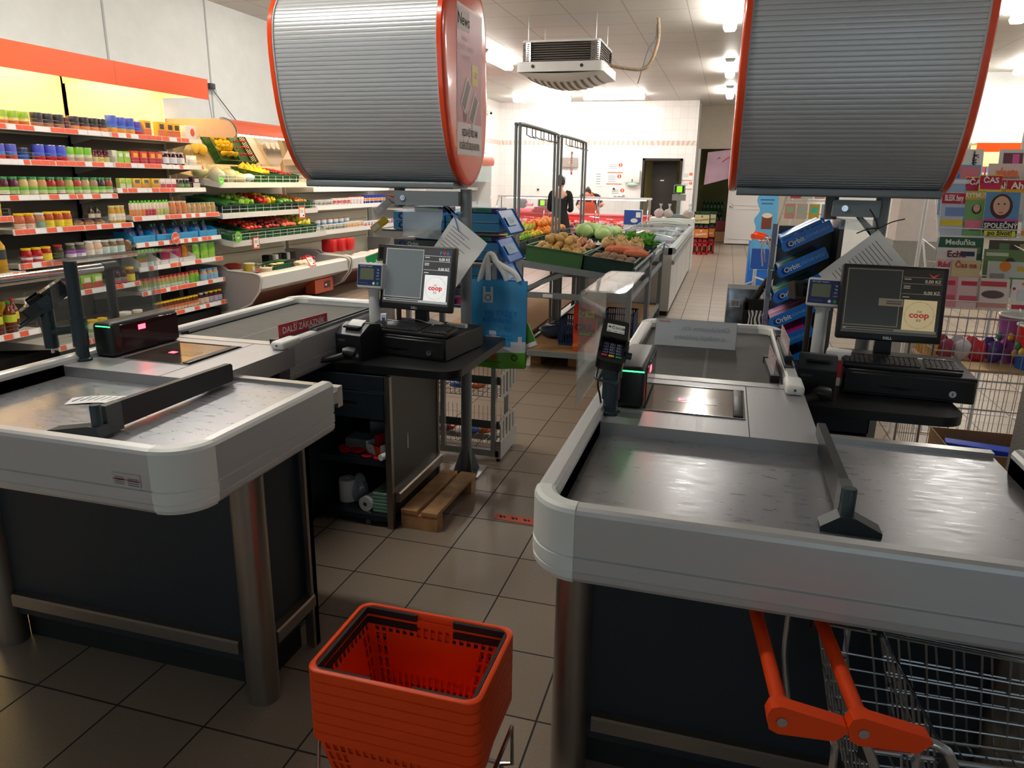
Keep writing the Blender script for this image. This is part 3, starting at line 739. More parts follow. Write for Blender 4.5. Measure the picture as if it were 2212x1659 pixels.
def scale(loc,rz,h,label):
 t=thing('scale_display',label,'scale display',loc,rz,'weighing scale displays')
 LW=mat('light_grey_plastic',(206,208,206),0.4)
 m=M();m.lathe([(0,0),(0.03,0),(0.028,h),(0.033,h),(0.033,h+0.02),(0,h+0.02)],LW,18);m.build('pole',t)
 T=Matrix.Translation((0,-0.02,h+0.085))@Matrix.Rotation(R(-10),4,'X')
 m=M(T);m.rbox(-0.073,0.073,-0.022,0.03,-0.07,0.06,LW,0.012,2);hd=m.build('head',t)
 NV=mat('display_navy',(26,42,92),0.3)
 m=M(T);F=frame((0,-0.0225,-0.003),(1,0,0),(0,0,1))
 m.rect(0.132,0.104,NV,F);m.rect(0.078,0.058,mat('lcd_green',(96,104,82),0.15,emit=0.05),F@Matrix.Translation((-0.014,0.006,0)),0.0004)
 m.text('METTLER TOLEDO',0.0085,WHITE,F@Matrix.Translation((-0.02,0.044,0.0004)))
 for i,s in enumerate(('kg','/kg','K\u010d','>T<')):m.text(s,0.011,WHITE,F@Matrix.Translation((0.048,0.03-0.016*i,0.0004)))
 m.disc(0.007,WHITE,F@Matrix.Translation((0.026,-0.04,0)),14,0.0004);m.disc(0.008,C(40,150,60),F@Matrix.Translation((0.048,-0.04,0)),14,0.0004);m.rect(0.05,0.002,GREYINK,F@Matrix.Translation((-0.03,-0.04,0.0004)))
 m.build('display_panel',hd)
 return t
def cust_display(loc,rz,label):
 BR=mat('dark_brown_plastic',(52,44,40),0.4)
 t=thing('customer_display',label,'customer display',loc,rz,'customer price displays')
 m=M();m.prism([(-0.03,0.0),(0.02,0.0),(0.035,0.07),(-0.01,0.085)],-0.11,0.11,BR,'x');m.build('housing',t)
 m=M();m.add([(-0.1,-0.0275,0.012),(0.1,-0.0275,0.012),(0.1,-0.0165,0.072),(-0.1,-0.0165,0.072)],[(0,1,2,3)],BLACKG);m.text('0,00',0.02,mat('faint_green',(60,90,50),0.5),frame((-0.03,-0.023,0.042),(1,0,0),(0,0.18,1)));m.build('display_window',t)
 m=M();m.cyl((0,0.0,0.005),(0,0.0,-loc[2]+0.811),0.014,BR);m.build('stem',t)
 return t
def handscan(loc,rz,label):
 t=thing('hand_scanner',label,'hand scanner',loc,rz,'handheld scanners')
 T=Matrix.Translation((0,0,0.028))
 m=M(T);m.tube([(-0.11,0,-0.01),(-0.05,0,0.0),(0.0,0,0.012),(0.02,0,0.02)],[0.012,0.016,0.018,0.016],BLACK,12);m.build('grip',t)
 m=M(T);m.tube([(0.0,0,0.03),(0.02,0,0.028),(0.05,0,0.02),(0.056,0,0.012)],[0.018,0.028,0.032,0.024],BLACK,14);m.build('scan_head',t)
 m=M();m.tube(cr([(-0.11,0,0.02),(-0.17,0.0,0.0),(-0.21,0.02,-0.12),(-0.205,0.03,-0.32)]),0.004,BLACK,6);m.build('cable',t)
 return t
def station(xo,label,cab):
 t=thing('cashier_desk',label,'desk',(xo,0,0),0,'cashier desks')
 m=M();m.prism(rrect(0.705,1.335,3.03,3.86,(0.02,0.1,0.03,0.02),8),0.772,0.81,BLACK,'z',True);m.build('tabletop',t)
 x0,x1,y0,y1=0.60 if cab else 0.70,1.02,2.985,3.60
 if not cab:y0=3.08
 m=M();m.box(x0,x0+0.018,y0,y1,0.0,0.772,NAVY);m.box(x1-0.02,x1,y0,y1,0,0.772,mat('side_panel_dark',(54,54,52),0.35,0.5,var=0.1,scale=40));m.box(x0,x1,y1-0.015,y1,0,0.772,NAVY);m.box(x0,x1,y0,y1,0.035,0.06,NAVY);m.build('carcass',t)
 for yy in (y0,y1-0.015):
  m=M();m.box(x1-0.024,x1+0.006,yy-0.004,yy+0.022,0,0.772,POST);m.build('edge_trim',t)
 m=M();m.box(x0,x1-0.02,y0-0.004,y0+0.012,0.70,0.772,NAVY);m.build('top_fascia',t)
 m=M();m.box(x0+0.005,x1-0.026,y0-0.012,y0+0.01,0.565,0.692,NAVY);m.box(x0+0.02,x1-0.05,y0,y0+0.4,0.58,0.68,NAVY)
 d=m.build('drawer',t)
 m=M();m.box(x0+0.14,x0+0.26,y0-0.0125,y0-0.0118,0.62,0.65,BLACKM);m.box(x0+0.145,x0+0.255,y0-0.016,y0-0.0115,0.645,0.65,BLACK);m.build('pull_slot',d)
 if cab:
  m=M();m.box(x0,x1-0.02,y0+0.01,y1-0.02,0.335,0.352,NAVY);m.box(x0,x1-0.02,y0+0.006,y0+0.02,0.32,0.352,NAVY);m.build('shelf',t)
 else:
  m=M();m.box(x0+0.005,x1-0.026,y0-0.012,y0+0.01,0.07,0.55,NAVY);m.build('cupboard_door',t)
 m=M();m.prism([(x1+a,z)for a,z in [(0.0,0.13),(0.0,0.185),(0.025,0.185),(0.032,0.178),(0.032,0.135)]],y0+0.03,y1-0.02,POST,'y');m.build('kick_rail',t)
 m=M();m.box(0.73,0.77,3.78,3.82,0,0.772,GREYM);m.build("leg",t)
 return t
station(-2.46,'left black cashier desk over an open cabinet with a pallet beside it',True)
station(-0.375,'right black cashier desk with a dark closed cabinet behind the scanner plate',False)
monitor((-1.475,3.44,0.92),R(-6),'till monitor showing a grey page with a white square logo',True)
monitor((0.715,3.47,0.92),R(-2),'till monitor with a dark page and a beige square logo',False)
keyboard((-1.475,3.245,0.9195),R(-7),'black keyboard on the left cash drawer')
keyboard((0.755,3.275,0.9195),R(-4),'black keyboard on the right cash drawer')
drawer((-1.465,3.44,0.811),R(-7),'black cash drawer with a curved pull below the left keyboard')
drawer((0.80,3.47,0.811),R(-4),'black cash drawer below the right keyboard')
printer((-1.68,3.19,0.811),R(-10),'dark receipt printer with a white paper tongue beside the left keyboard',True)
printer((0.425,3.24,0.811),R(-6),'dark receipt printer without paper beside the right keyboard',False)
scale((-1.715,3.42,0.811),R(-2),0.29,'weighing scale display on a white pole left of the grey monitor')
scale((0.46,3.58,0.811),R(-10),0.305,'weighing scale display on a white pole before the blue gum rack')
cust_display((-1.67,3.62,1.235),R(-8),'dark brown customer display half hidden behind the left monitor')
cust_display((0.42,3.70,1.15),R(30),'dark customer display peeking out behind the right scale display')
handscan((-1.685,3.01,0.811),R(25),'hand scanner with a hanging cable before the left printer')
handscan((0.40,3.02,0.811),R(30),'hand scanner lying before the right printer')
def card_box(loc,rz,sx,sy,sz,cm,name,label,cat,mark=None,grp=None):
 t=M();t.rbox(-sx/2,sx/2,-sy/2,sy/2,0,sz,cm,0.002,1)
 if mark:t.rect(sx*0.5,sz*0.5,mark,frame((0,-sy/2-0.0006,sz/2),(1,0,0),(0,0,1)))
 return tag(t.build(name,None,loc,rz),label,cat,grp)
card_box((-1.655,3.40,0.9195),R(20),0.03,0.03,0.07,PAPER,'paper_box','small white box with a blue mark behind the left keyboard','box',C(60,90,190))
card_box((-1.30,3.53,0.9195),R(-8),0.11,0.03,0.02,PAPER,'paper_carton','flat white carton at the right of the left monitor foot','box')
card_box((0.53,3.42,0.811),R(-12),0.10,0.07,0.155,PAPER,'white_box','white box with a red mark left of the right monitor','box',C(196,70,70))
m=M();m.strip(cr([(-0.1,0.0),(-0.06,0.018),(-0.02,0.024),(0.03,0.016),(0.1,0.002)]),-0.04,0.05,PAPER,'y');tag(m.build('loose_papers',None,(-1.47,3.485,0.936),R(-10),normals=False),'curled white papers lying on the left monitor foot','papers')
m=M();m.box(-0.08,0.08,-0.05,0.05,0,0.006,PAPER);tag(m.build('note_pad',None,(0.92,3.52,0.9195),R(8)),'small white notes on the right cash drawer','papers')
RIM=[(3.486,2.34),(3.492,2.20),(3.520,2.02),(3.575,1.86),(3.655,1.735),(3.76,1.655),(3.865,1.628),(3.97,1.648),(4.07,1.71),(4.135,1.80),(4.165,1.95),(4.175,2.10),(4.165,2.30),(4.14,2.46),(4.08,2.575),(3.97,2.63),(3.83,2.65),(3.69,2.62),(3.575,2.545),(3.508,2.45)]
def shrink(P,d):
 cx=3.83;cy=2.14;out=[]
 n=len(P)
 for i in range(n):
  a=Vector(P[i-1]);b=Vector(P[(i+1)%n]);tn=(b-a).normalized();nn=Vector((-tn.y,tn.x))
  p=Vector(P[i])
  if nn.dot(Vector((cx,cy))-p)<0:nn=-nn
  out.append(tuple(p+nn*d))
 return out
def hood(x0,x1,label,poster):
 t=thing('checkout_hood',label,'checkout sign hood',((x0+x1)/2,3.83,1.62),0,'grey ribbed hoods over the checkouts')
 inv=Matrix.Translation((-(x0+x1)/2,-3.83,-1.62))
 P=cr(RIM,8,True)
 m=M(inv)
 S=shrink(P,0.012)
 L=[0.0]
 for a,b in zip(S,S[1:]+S[:1]):L.append(L[-1]+math.dist(a,b))
 def at(s):
  s%=L[-1]
  for i in range(len(S)):
   if L[i+1]>=s:
    f=(s-L[i])/max(1e-9,L[i+1]-L[i]);a=S[i];b=S[(i+1)%len(S)]
    return (a[0]+(b[0]-a[0])*f,a[1]+(b[1]-a[1])*f)
  return S[0]
 n=int(L[-1]/0.0205);prof=[];
 def inn(s,d):
  a=Vector(at(s-0.002));b=Vector(at(s+0.002));tn=(b-a).normalized();nn=Vector((-tn.y,tn.x));p=Vector(at(s))
  if nn.dot(Vector((3.83,2.14))-p)<0:nn=-nn
  return tuple(p+nn*d)
 pitch=L[-1]/n
 for i in range(n):
  s=i*pitch
  prof+=[inn(s+0.0004,0.004),inn(s+0.0018,0.0012),inn(s+pitch*0.5,0.0),inn(s+pitch-0.0018,0.0012),inn(s+pitch-0.0004,0.004)]
 m.prism(prof,x0+0.02,x1-0.02,SHELL,'x',True,caps=False);m.build('ribbed_shell',t)
 for xa,xb,sgn in ((x0,x0+0.022,-1),(x1-0.022,x1,1)):
  m=M(inv);m.prism(P,xa,xb,ORANGE,'x',True);P2=shrink(P,0.02)
  xo=x0 if sgn<0 else x1
  rings=[(P,0.0),(shrink(P,0.006),0.006),(shrink(P,0.018),0.010),(shrink(P,0.05),0.013)]
  vs=[];fs=[];k=len(P)
  for pp,dx in rings:vs+=[(xo+sgn*dx,a,b)for a,b in pp]
  for j in range(len(rings)-1):
   fs+=[(j*k+i,j*k+(i+1)%k,(j+1)*k+(i+1)%k,(j+1)*k+i)for i in range(k)]
  m.add(vs,fs,ORANGE,True);m.add(vs,[tuple(range((len(rings)-1)*k,len(rings)*k))],ORANGE,False)
  c=m.build('end_cap',t)
  m=M(inv);Q=shrink(P,0.004);m.prism(Q,xb if sgn<0 else xa-0.006,xb+0.006 if sgn<0 else xa,mat('rim_grey',(198,200,200),0.4),'x',True);m.build('rim_strip',t)
 m=M(inv);m.prism(rrect(3.72,3.95,1.612,1.648,0.01,3),x0+0.03,x1-0.03,GREYM,'x',True);m.build('bottom_bar',t)
 if poster:
  PK=mat('poster_rose',(176,92,112),0.3,var=0.12,scale=5)
  xo=x1+0.0142
  F=frame((xo,3.86,2.13),(0,1,0),(0,0,1));F=F@Matrix.Translation((-3.83*0,0,0));F.translation=inv@Vector((xo,3.86,2.14))
  m=M();m.rect(0.39,0.71,mat('poster_white',(214,210,212),0.25),F);m.rect(0.372,0.54,PK,F@Matrix.Translation((0,0.075,0)),0.0006)
  m.rect(0.17,0.095,PAPER,F@Matrix.Translation((-0.095,0.285,0)),0.0012);m.text('News',0.075,INK,F@Matrix.Translation((-0.095,0.285,0.0018)),bold=0.01)
  for i,s in enumerate(('\u010ctete to i','\u017d\u00c1DN\u00c9 DOBR\u00c9','ZPR\u00c1VY')):m.text(s,0.036,C(222,180,190),F@Matrix.Translation((-0.06,0.205-0.045*i,0.0014)))
  m.rect(0.1,0.1,C(220,204,96),F@Matrix.Translation((0.08,0.05,0)),0.0014);m.text('-20',0.045,C(176,92,112),F@Matrix.Translation((0.08,0.05,0.002)))
  for dx,dz,c in ((-0.06,-0.06,(92,70,62)),(0.06,-0.12,(88,82,60))):
   FF=F@Matrix.Translation((dx,dz,0.0016))@Matrix.Rotation(R(-35),4,'Z');m.rect(0.09,0.17,C(206,200,206),FF);m.rect(0.05,0.15,C(*c),FF,0.0006)
  m.disc(0.03,C(120,40,56),F@Matrix.Translation((-0.08,-0.16,0)),14,0.0014)
  for i,(s,z)in enumerate((('NEJZDRAV\u011aJ\u0160\u00cd P\u0158ED N\u00c1MI',-0.245),('KOU\u0158EN\u00cd ZP\u016eSOBUJE RAKOVINU',-0.31))):m.text(s,0.05,INK,F@Matrix.Translation((0,z,0.001)),sx=0.42,bold=0.01)
  p=m.build('poster',t,normals=False)
 return t
hood(-2.285,-1.36,'left ribbed grey hood with an orange end cap showing a rose poster',True)
hood(0.005,0.935,'right ribbed grey hood with thin orange rims above the dark monitor',False)
def hpost(x,y,label,xa):
 t=thing('hood_post',label,'post',(x,y,0),0,'posts carrying the hoods')
 m=M();m.lathe([(0,0.012),(0.031,0.012),(0.031,1.612),(0,1.612)],GREYM,20);m.build('tube',t)
 m=M();m.box(-0.1,0.1,-0.1,0.1,0,0.012,ZINC);m.build('base_plate',t)
 m=M()
 for a in (45,135,225,315):
  m.prism([(0.028,0.012),(0.085,0.012),(0.032,0.15)],-0.003,0.003,GREYM,'y',T=Matrix.Rotation(R(a),4,'Z'))
 m.build('gusset',t)
 m=M();m.box(xa-x-0.03,-0.02,-0.07,-0.03,1.525,1.60,GREYM);m.box(xa-x-0.032,xa-x-0.028,-0.066,-0.034,1.53,1.595,mat('plate_grey',(176,182,178),0.4,0.3));a=m.build('arm',t)
 m=M();m.cyl((xa-x+0.02,-0.071,1.563),(xa-x+0.02,-0.078,1.563),0.014,CHROME,14);m.cyl((xa-x+0.02,-0.078,1.563),(xa-x+0.02,-0.083,1.563),0.007,CHROME,8);m.build('bolt',a)
 m=M();m.lathe([(0,1.51),(0.03,1.51),(0.03,1.612),(0,1.612)],DGREY,18,(xa-x-0.03,0.0,0));m.build('hood_bracket',t)
 m=M();m.prism([(-0.12,1.53),(-0.09,1.53),(-0.025,1.42),(-0.025,1.47)],-0.05,-0.044,GREYM,'y');m.build('brace',t)
 return t
hpost(-1.345,3.80,'grey post at the rear corner of the left desk holding the poster hood',-1.70)
hpost(0.69,3.82,'grey post behind the dark monitor holding the right hood',0.50)
def sheet(loc,ang,w,h,mt,label,name,cat,lines,tie,hole=True):
 t=thing(name,label,cat,loc,0)
 T=Matrix.Rotation(R(ang),4,'Y')
 m=M(T);vs=[];fs=[];n=8
 for j in range(n+1):
  for i in range(n+1):
   u,v=i/n,j/n
   vs.append((w*(u),0.012*math.sin(3.5*u+2*v)*v+0.008*math.sin(9*u*v),-h*v))
 for j in range(n):
  for i in range(n):
   a=j*(n+1)+i;fs.append((a,a+1,a+n+2,a+n+1))
 m.add(vs,fs,mt,True);m.build('sheet',t,normals=False)
 if lines:
  m=M(T)
  for k in range(lines):
   z=-0.04-k*(h-0.07)/lines
   L=random.uniform(0.35,0.8)*w
   m.box(0.03,0.03+L,-0.024,-0.0235,z-0.0016,z+0.0016,GREYINK)
  m.build('printed_lines',t)
 if tie:
  m=M()
  for a in tie:m.tube(cr([(0,-0.004,0.005),(a[0]*0.5,-0.01,a[1]*0.5+0.01),(a[0],-0.012,a[1])]),0.0028,BLACK if mt is PAPER and lines>13 else BLUEP,5)
  m.build('tie',t)
 return t
sheet((-1.385,3.72,1.475),36,0.23,0.30,PAPER,'white paper in a clear sleeve tied with blue string under the left arm','paper_sleeve','paper sleeve',12,[(0.03,-0.08),(-0.06,0.0),(0.05,0.02)])
sheet((0.665,3.70,1.475),47,0.22,0.31,PAPER,'white printed paper tied with black cable ties behind the right monitor','hanging_paper','paper sleeve',14,[(-0.09,-0.02),(0.1,0.05),(-0.05,0.09)])
sheet((-1.68,3.725,1.52),3,0.23,0.16,FILM,'crumpled clear plastic sheet hanging from the left hood arm','plastic_sheet','plastic sheet',0,None)
sheet((0.505,3.725,1.52),2,0.15,0.05,FILM,'short clear plastic strip hanging from the right hood arm','plastic_strip','plastic sheet',0,None)
# ------------------------------------------------------------------ baskets and trolleys in front
def basket_proto():
 t=thing('shopping_basket','','shopping basket',(0,0,0),0,'stacked orange shopping baskets')
 W,D=0.46,0.325
 out=rrect(-W/2,W/2,-D/2,D/2,0.035,6)
 def ring(ins,z):
  return [(x*(1-2*ins/W),y*(1-2*ins/D),z)for x,y in out]
 rings=[ring(0.012,-0.03),ring(0.0,-0.028),ring(0.0,-0.003),ring(0.004,0.0),ring(0.012,0.0),ring(0.014,-0.003),ring(0.014,-0.028)]
 n=len(out);vs=[v for r_ in rings for v in r_];fs=[]
 for k in range(len(rings)):
  q=(k+1)%len(rings)
  fs+=[(k*n+i,k*n+(i+1)%n,q*n+(i+1)%n,q*n+i)for i in range(n)]
 m=M();m.add(vs,fs,ORANGEP,True);m.build('rim',t)
 m=M();H=0.232
 def wall(a,b,c,d,nu,solid):
  """a,b top corners, d,c bottom corners"""
  a,b,c,d=map(Vector,(a,b,c,d))
  rows=[0,0.09,0.23,0.27,0.40,0.44,0.55,0.60,0.72,0.76,0.93,1.0]
  cols=[0.0,0.03]
  while cols[-1]<0.96:
   cols+=[cols[-1]+0.55*0.94/nu,cols[-1]+0.94/nu]
  cols[-1]=0.97;cols.append(1.0)
  g=[[(a*(1-u)+b*u)*(1-v)+(d*(1-u)+c*u)*v for u in cols]for v in rows]
  for j in range(len(rows)-1):
   for i in range(len(cols)-1):
    hole=(j%2==1)and (i%2==1)and i<len(cols)-2
    mid=(cols[i]+cols[i+1])/2
    if hole and solid and 2<j<9 and 0.17<mid<0.83:hole=False
    if not hole:
     m.add([g[j][i],g[j][i+1],g[j+1][i+1],g[j+1][i]],[(0,1,2,3)],ORANGEP)
 w0,d0,w1,d1=W/2-0.016,D/2-0.016,W/2-0.06,D/2-0.052
 c0=[(-w0,-d0),(w0,-d0),(w0,d0),(-w0,d0)];c1=[(-w1,-d1),(w1,-d1),(w1,d1),(-w1,d1)]
 for i in range(4):
  k=(i+1)%4
  wall((*c0[i],-0.022),(*c0[k],-0.022),(*c1[k],-H),(*c1[i],-H),18 if i%2==0 else 12,True)
 m.box(-w1,w1,-d1,d1,-H-0.002,-H,ORANGEP)
 b=m.build('body',t)
 sol=b.modifiers.new('solid','SOLIDIFY');sol.thickness=0.0025
 for s in (-1,1):
  m=M()
  x1=s*(W/2-0.016);x0=s*0.055
  lo,hi=min(x0,x1),max(x0,x1)
  m.box(lo,hi,D/2-0.0245,D/2-0.0155,-0.024,-0.004,BLACKM);m.box(lo,hi,-D/2+0.0155,-D/2+0.0245,-0.024,-0.004,BLACKM)
  m.box(min(x1,x1-s*0.009),max(x1,x1-s*0.009),-D/2+0.0155,D/2-0.0155,-0.024,-0.004,BLACKM)
  m.build('handle',t)
 return t
BP=basket_proto()
NB=7
bl=['empty orange shopping basket on top of its stack with black folded handles','second orange basket rim down in the stack','third orange basket rim down in the stack','fourth orange basket rim down in the stack','fifth orange basket rim down in the stack','sixth orange basket rim down in the stack','lowest orange basket of the stack with white lettering on its slotted body']
for i in range(NB):
 loc=(-0.684,1.527,0.481-0.03*i)
 if i==0:BP.location=loc;BP['label']=bl[0]
 else:
  b=dup(BP,loc,None,bl[i])
 if i==NB-1:
  m=M();F=frame((0,-0.1365,-0.125),(1,0,0),(0,0.171,1));m.text('coop',0.1,WHITE,F@Matrix.Translation((0,0.0,0.003)),bold=0.03);m.build('lettering',b,normals=False)
t=thing('basket_stand','chrome wire stand under the stack of orange baskets','stand',(-0.684,1.527,0))
m=M()
for s in (-1,1):
 m.tube([(s*0.19,-0.14,0.045),(s*0.19,0.14,0.045)],0.007,CHROME);m.tube([(s*0.19,-0.13,0.045),(s*0.235,-0.13,0.06),(s*0.24,-0.10,0.21),(s*0.24,0.10,0.21),(s*0.235,0.13,0.06),(s*0.19,0.13,0.045)],0.006,CHROME)
for y in (-0.14,0.0,0.14):m.tube([(-0.2,y,0.043),(0.2,y,0.043)],0.006,CHROME)
m.build('frame',t)
for sx in (-1,1):
 for sy in (-1,1):
  m=M();m.cyl((sx*0.2-0.008,sy*0.12,0.022),(sx*0.2+0.008,sy*0.12,0.022),0.022,BLACK,14);m.cyl((sx*0.2,sy*0.12,0.022),(sx*0.2,sy*0.12,0.045),0.005,CHROME,8);m.build('castor',t)
def cart_proto(seat=True):
 t=thing('shopping_trolley','','shopping trolley',(0,0,0),0,'shopping trolleys with orange handles')
 m=M();m.cyl((0,-0.235,0.735),(0,0.235,0.735),0.0145,ORANGEP,16);h=m.build('handle',t)
 for s in (-1,1):
  m=M(T=Matrix.Translation((0,s*0.225,0.735)))
  m.prism([(-0.03,0.006),(-0.024,0.024),(-0.008,0.03),(0.105,0.006),(0.112,-0.004),(0.09,-0.028),(-0.008,-0.028),(-0.024,-0.02)],-0.015,0.015,ORANGEP,'y',True);m.cyl((0,-s*0.03,0),(0,0,0),0.021,ORANGEP,16);b=m.build('handle_bracket',t)
  m=M(T=Matrix.Translation((0,s*0.225,0.735)));m.cyl((-0.004,s*0.0152,0.0),(-0.004,s*0.019,0),0.009,CHROME,14);m.build('screw',b)
 m=M()
 for s in (-1,1):
  y=s*0.225
  m.tube(cr([(0.08,y,0.725),(0.13,y,0.715),(0.165,y,0.66),(0.30,y*0.98,0.33),(0.36,y*0.95,0.17),(0.45,y*0.9,0.13),(0.86,y*0.75,0.12)],5),0.0095,CHROME,10)
  m.tube(cr([(0.07,y,0.705),(0.095,y,0.69),(0.10,y,0.56),(0.125,y,0.42)],4),0.007,CHROME,8)
 m.tube([(0.86,-0.169,0.12),(0.86,0.169,0.12)],0.0095,CHROME,8);m.tube([(0.4,-0.21,0.14),(0.4,0.21,0.14)],0.0095,CHROME,8)
 m.build('chassis',t)
 for x,y in ((0.38,-0.2),(0.38,0.2),(0.84,-0.16),(0.84,0.16)):
  m=M();m.cyl((x,y-0.012,0.05),(x,y+0.012,0.05),0.05,BLACK,18);m.box(x-0.012,x+0.012,y-0.018,y+0.018,0.06,0.12,ZINC);m.build('castor',t)
 m=M()
 def P(u,s,v):
  """u 0..1 rear to front, v 0..1 bottom to top"""
  x=(0.16+0.06*(1-v))*(1-u)+0.86*u
  w=(0.205-0.015*(1-v))*(1-u)+(0.155-0.01*(1-v))*u
  z=(0.40+0.27*v)*(1-u)+(0.43+0.20*v)*u
  return (x,s*w,z)
 rr=0.0026
 for s in (-1,1):
  for i in range(13):m.tube([P(i/12,s,0),P(i/12,s,1)],rr,ZINC,5)
  for v in (0.15,0.3,0.45,0.6,0.75):m.tube([P(0,s,v),P(1,s,v)],rr,ZINC,5)
 for i in range(11):
  f=i/5-1
  m.tube([P(0,f,0),P(1,f,0)],rr,ZINC,5);m.tube([P(1,f,0),P(1,f,1)],rr,ZINC,5);m.tube([P(0,f,0),P(0.0,f,1)],rr,ZINC,5)
 for i in range(1,12):m.tube([P(i/12,-1,0),P(i/12,1,0)],rr,ZINC,5)
 for v in (0.3,0.6):m.tube([P(1,-1,v),P(1,1,v)],rr,ZINC,5);m.tube([P(0,-1,v),P(0,1,v)],rr,ZINC,5)
 m.tube([P(0,-1,1),P(1,-1,1),P(1,1,1),P(0,1,1)],0.005,CHROME,8,True)
 m.tube([P(0,-1,0),P(1,-1,0),P(1,1,0),P(0,1,0)],0.005,CHROME,8,True)
 m.build('wire_basket',t)
 for s in (-1,1):
  m=M();m.cyl((0.155,s*0.205,0.655),(0.155,s*0.205,0.685),0.012,BLACK,12);m.build('hinge_cap',t)
 return t
CP=cart_proto()
CP.location=(0.155,1.435,0);CP.rotation_euler=(0,0,R(6));CP['label']='orange handled trolley nearest the corner post under the right counter'
c2=dup(CP,(0.292,1.447,0),(0,0,R(6)),'second orange handled trolley pushed into the first under the counter')
m=M();F=Matrix.Translation((0.62,-0.13,0.63))@Matrix.Rotation(R(8),4,'Y');m.box(-0.02,0.02,-0.03,0.03,0,0.002,PAPER,F);m.box(-0.014,0.014,-0.024,-0.004,0.002,0.0024,C(150,60,60),F);m.build('tag',c2)
# ------------------------------------------------------------------ small pallet and floor sticker
t=thing('wooden_step','short wooden pallet piece standing beside the left desk cabinet','pallet',(-1.31,3.29,0),R(-1))
for x0,x1 in ((-0.095,-0.008),(0.012,0.098)):
 m=M();m.rbox(x0,x1,-0.275,0.275,0.078,0.10,WOOD,0.002,1);m.build('slat',t)
for y in (-0.272,0.205):
 m=M();m.rbox(-0.095,0.098,y,y+0.068,0.0,0.078,WOOD,0.002,1);m.build('block',t)
t=thing('floor_sticker','orange floor sticker with black footprints near the right counter','sticker',(-0.90,3.28,0.0012),R(-2))
m=M();m.box(-0.105,0.105,-0.034,0.034,0,0.0008,mat('sticker_orange',(226,84,40),0.5));m.build('backing',t)
m=M()
for i in range(3):
 x=-0.065+i*0.065
 F=Matrix.Translation((x,0,0.0012))@Matrix.Rotation(R(35),4,'Z');m.disc(0.008,INK,F@Matrix.Translation((-0.008,0.006,0)),10,0,0,2.0);m.disc(0.006,INK,F@Matrix.Translation((0.008,-0.004,0)),10,0,0,2.2)
m.build('footprints',t)
# ------------------------------------------------------------------ inside the open cabinet
GRP='odds and ends inside the open cabinet'
def simple(name,label,cat,loc,rz,fn,grp=None):
 m=M();fn(m);return tag(m.build(name,None,loc,rz),label,cat,grp)
sz=0.3525
t=thing('clear_tub','clear plastic tub beside red discs on the cabinet shelf','tub',(-1.66,3.13,sz))
m=M();m.box(-0.07,0.07,-0.05,0.05,0.0,0.06,clear('tub_clear',(220,224,226),0.1,0.2));m.build('tub',t)
lid=None
for i,(x,y,z)in enumerate(((-1.72,3.06,sz),(-1.70,3.07,sz+0.006),(-1.735,3.07,sz+0.012),(-1.66,3.07,sz+0.0),(-1.645,3.075,sz+0.006),(-1.655,3.07,sz+0.012),(-1.585,3.03,sz),(-1.52,3.025,sz))):
 lb=['loose red disc left of the clear tub, at the bottom','loose red disc left of the clear tub, in the middle','loose red disc left of the clear tub, on top','red disc in front of the clear tub, at the bottom','red disc in front of the clear tub, in the middle','red disc in front of the clear tub, on top','red disc lying alone on the shelf edge','red disc beside the white tube on the shelf edge'][i]
 if lid is None:
  m=M();m.lathe([(0,0),(0.028,0),(0.028,0.005),(0,0.0055)],REDP,16);lid=tag(m.build('red_token',None,(x,y,z)),lb,'token','red plastic discs in the cabinet')
 else:dup(lid,(x,y,z),(R(4*(i%3)),0,0),lb)
simple('grey_carton','grey white carton at the back of the cabinet shelf','box',(-1.62,3.38,sz),R(-5),lambda m:m.rbox(-0.09,0.09,-0.07,0.07,0,0.075,mat('grey_card',(176,176,174),0.8),0.002,1))
t=thing('display_tray','orange and white card tray of red packs on the cabinet shelf','card tray',(-1.525,3.13,sz),R(-24))
m=M();m.box(-0.055,0.055,-0.09,-0.087,0,0.05,C(232,90,40));m.box(-0.055,-0.052,-0.09,0.09,0,0.06,PAPER);m.box(0.052,0.055,-0.09,0.09,0,0.06,PAPER);m.box(-0.055,0.055,0.087,0.09,0,0.08,PAPER);m.box(-0.055,0.055,-0.09,0.09,0,0.003,PAPER);m.add([(-0.03,-0.0905,0.0),(0.02,-0.0905,0),(0.0,-0.0905,0.05),(-0.055,-0.0905,0.05),(-0.055,-0.0905,0.03)],[(0,1,2,3,4)],PAPER);m.text('6',0.016,INK,frame((-0.02,-0.0912,0.03),(1,0,0),(0,0,1)));m.build('tray',t)
pk=None
for i in range(4):
 m=M();m.rbox(-0.012,0.012,-0.03,0.03,0,0.09,C(190,44,30),0.006,2)
 o=m.build('red_pack',None,(-1.548+0.014*i,3.10+0.04*(i%2)+0.02*i,sz+0.006),R(-20+15*i));tag(o,['leftmost red pack in the orange card tray','second red pack in the orange card tray','third red pack in the orange card tray','rearmost red pack in the orange card tray'][i],'pack','red packs in the card tray')
simple('white_tube','white tube lying at the right edge of the cabinet shelf','tube',(-1.475,3.03,sz+0.018),R(70),lambda m:m.tube([(-0.05,0,0),(0.03,0,0),(0.035,0,0),(0.05,0,0)],[0.016,0.017,0.012,0.012],WHITEP,14))
bz=0.0605
t=thing('roll_in_bag','white paper roll in clear plastic on the cabinet bottom','paper roll',(-1.73,3.12,bz))
m=M();m.lathe([(0.012,0),(0.045,0),(0.045,0.115),(0.012,0.115),(0.012,0)],PAPER,20,(-0.02,0,0));m.build('roll',t)
m=M();m.ell((0.045,0.01,0.06),(0.05,0.05,0.06),FILM,10,8,None,0.12,3);m.ell((0.05,0.0,0.13),(0.022,0.02,0.025),FILM,8,6,None,0.2,4);m.build('wrapper',t)
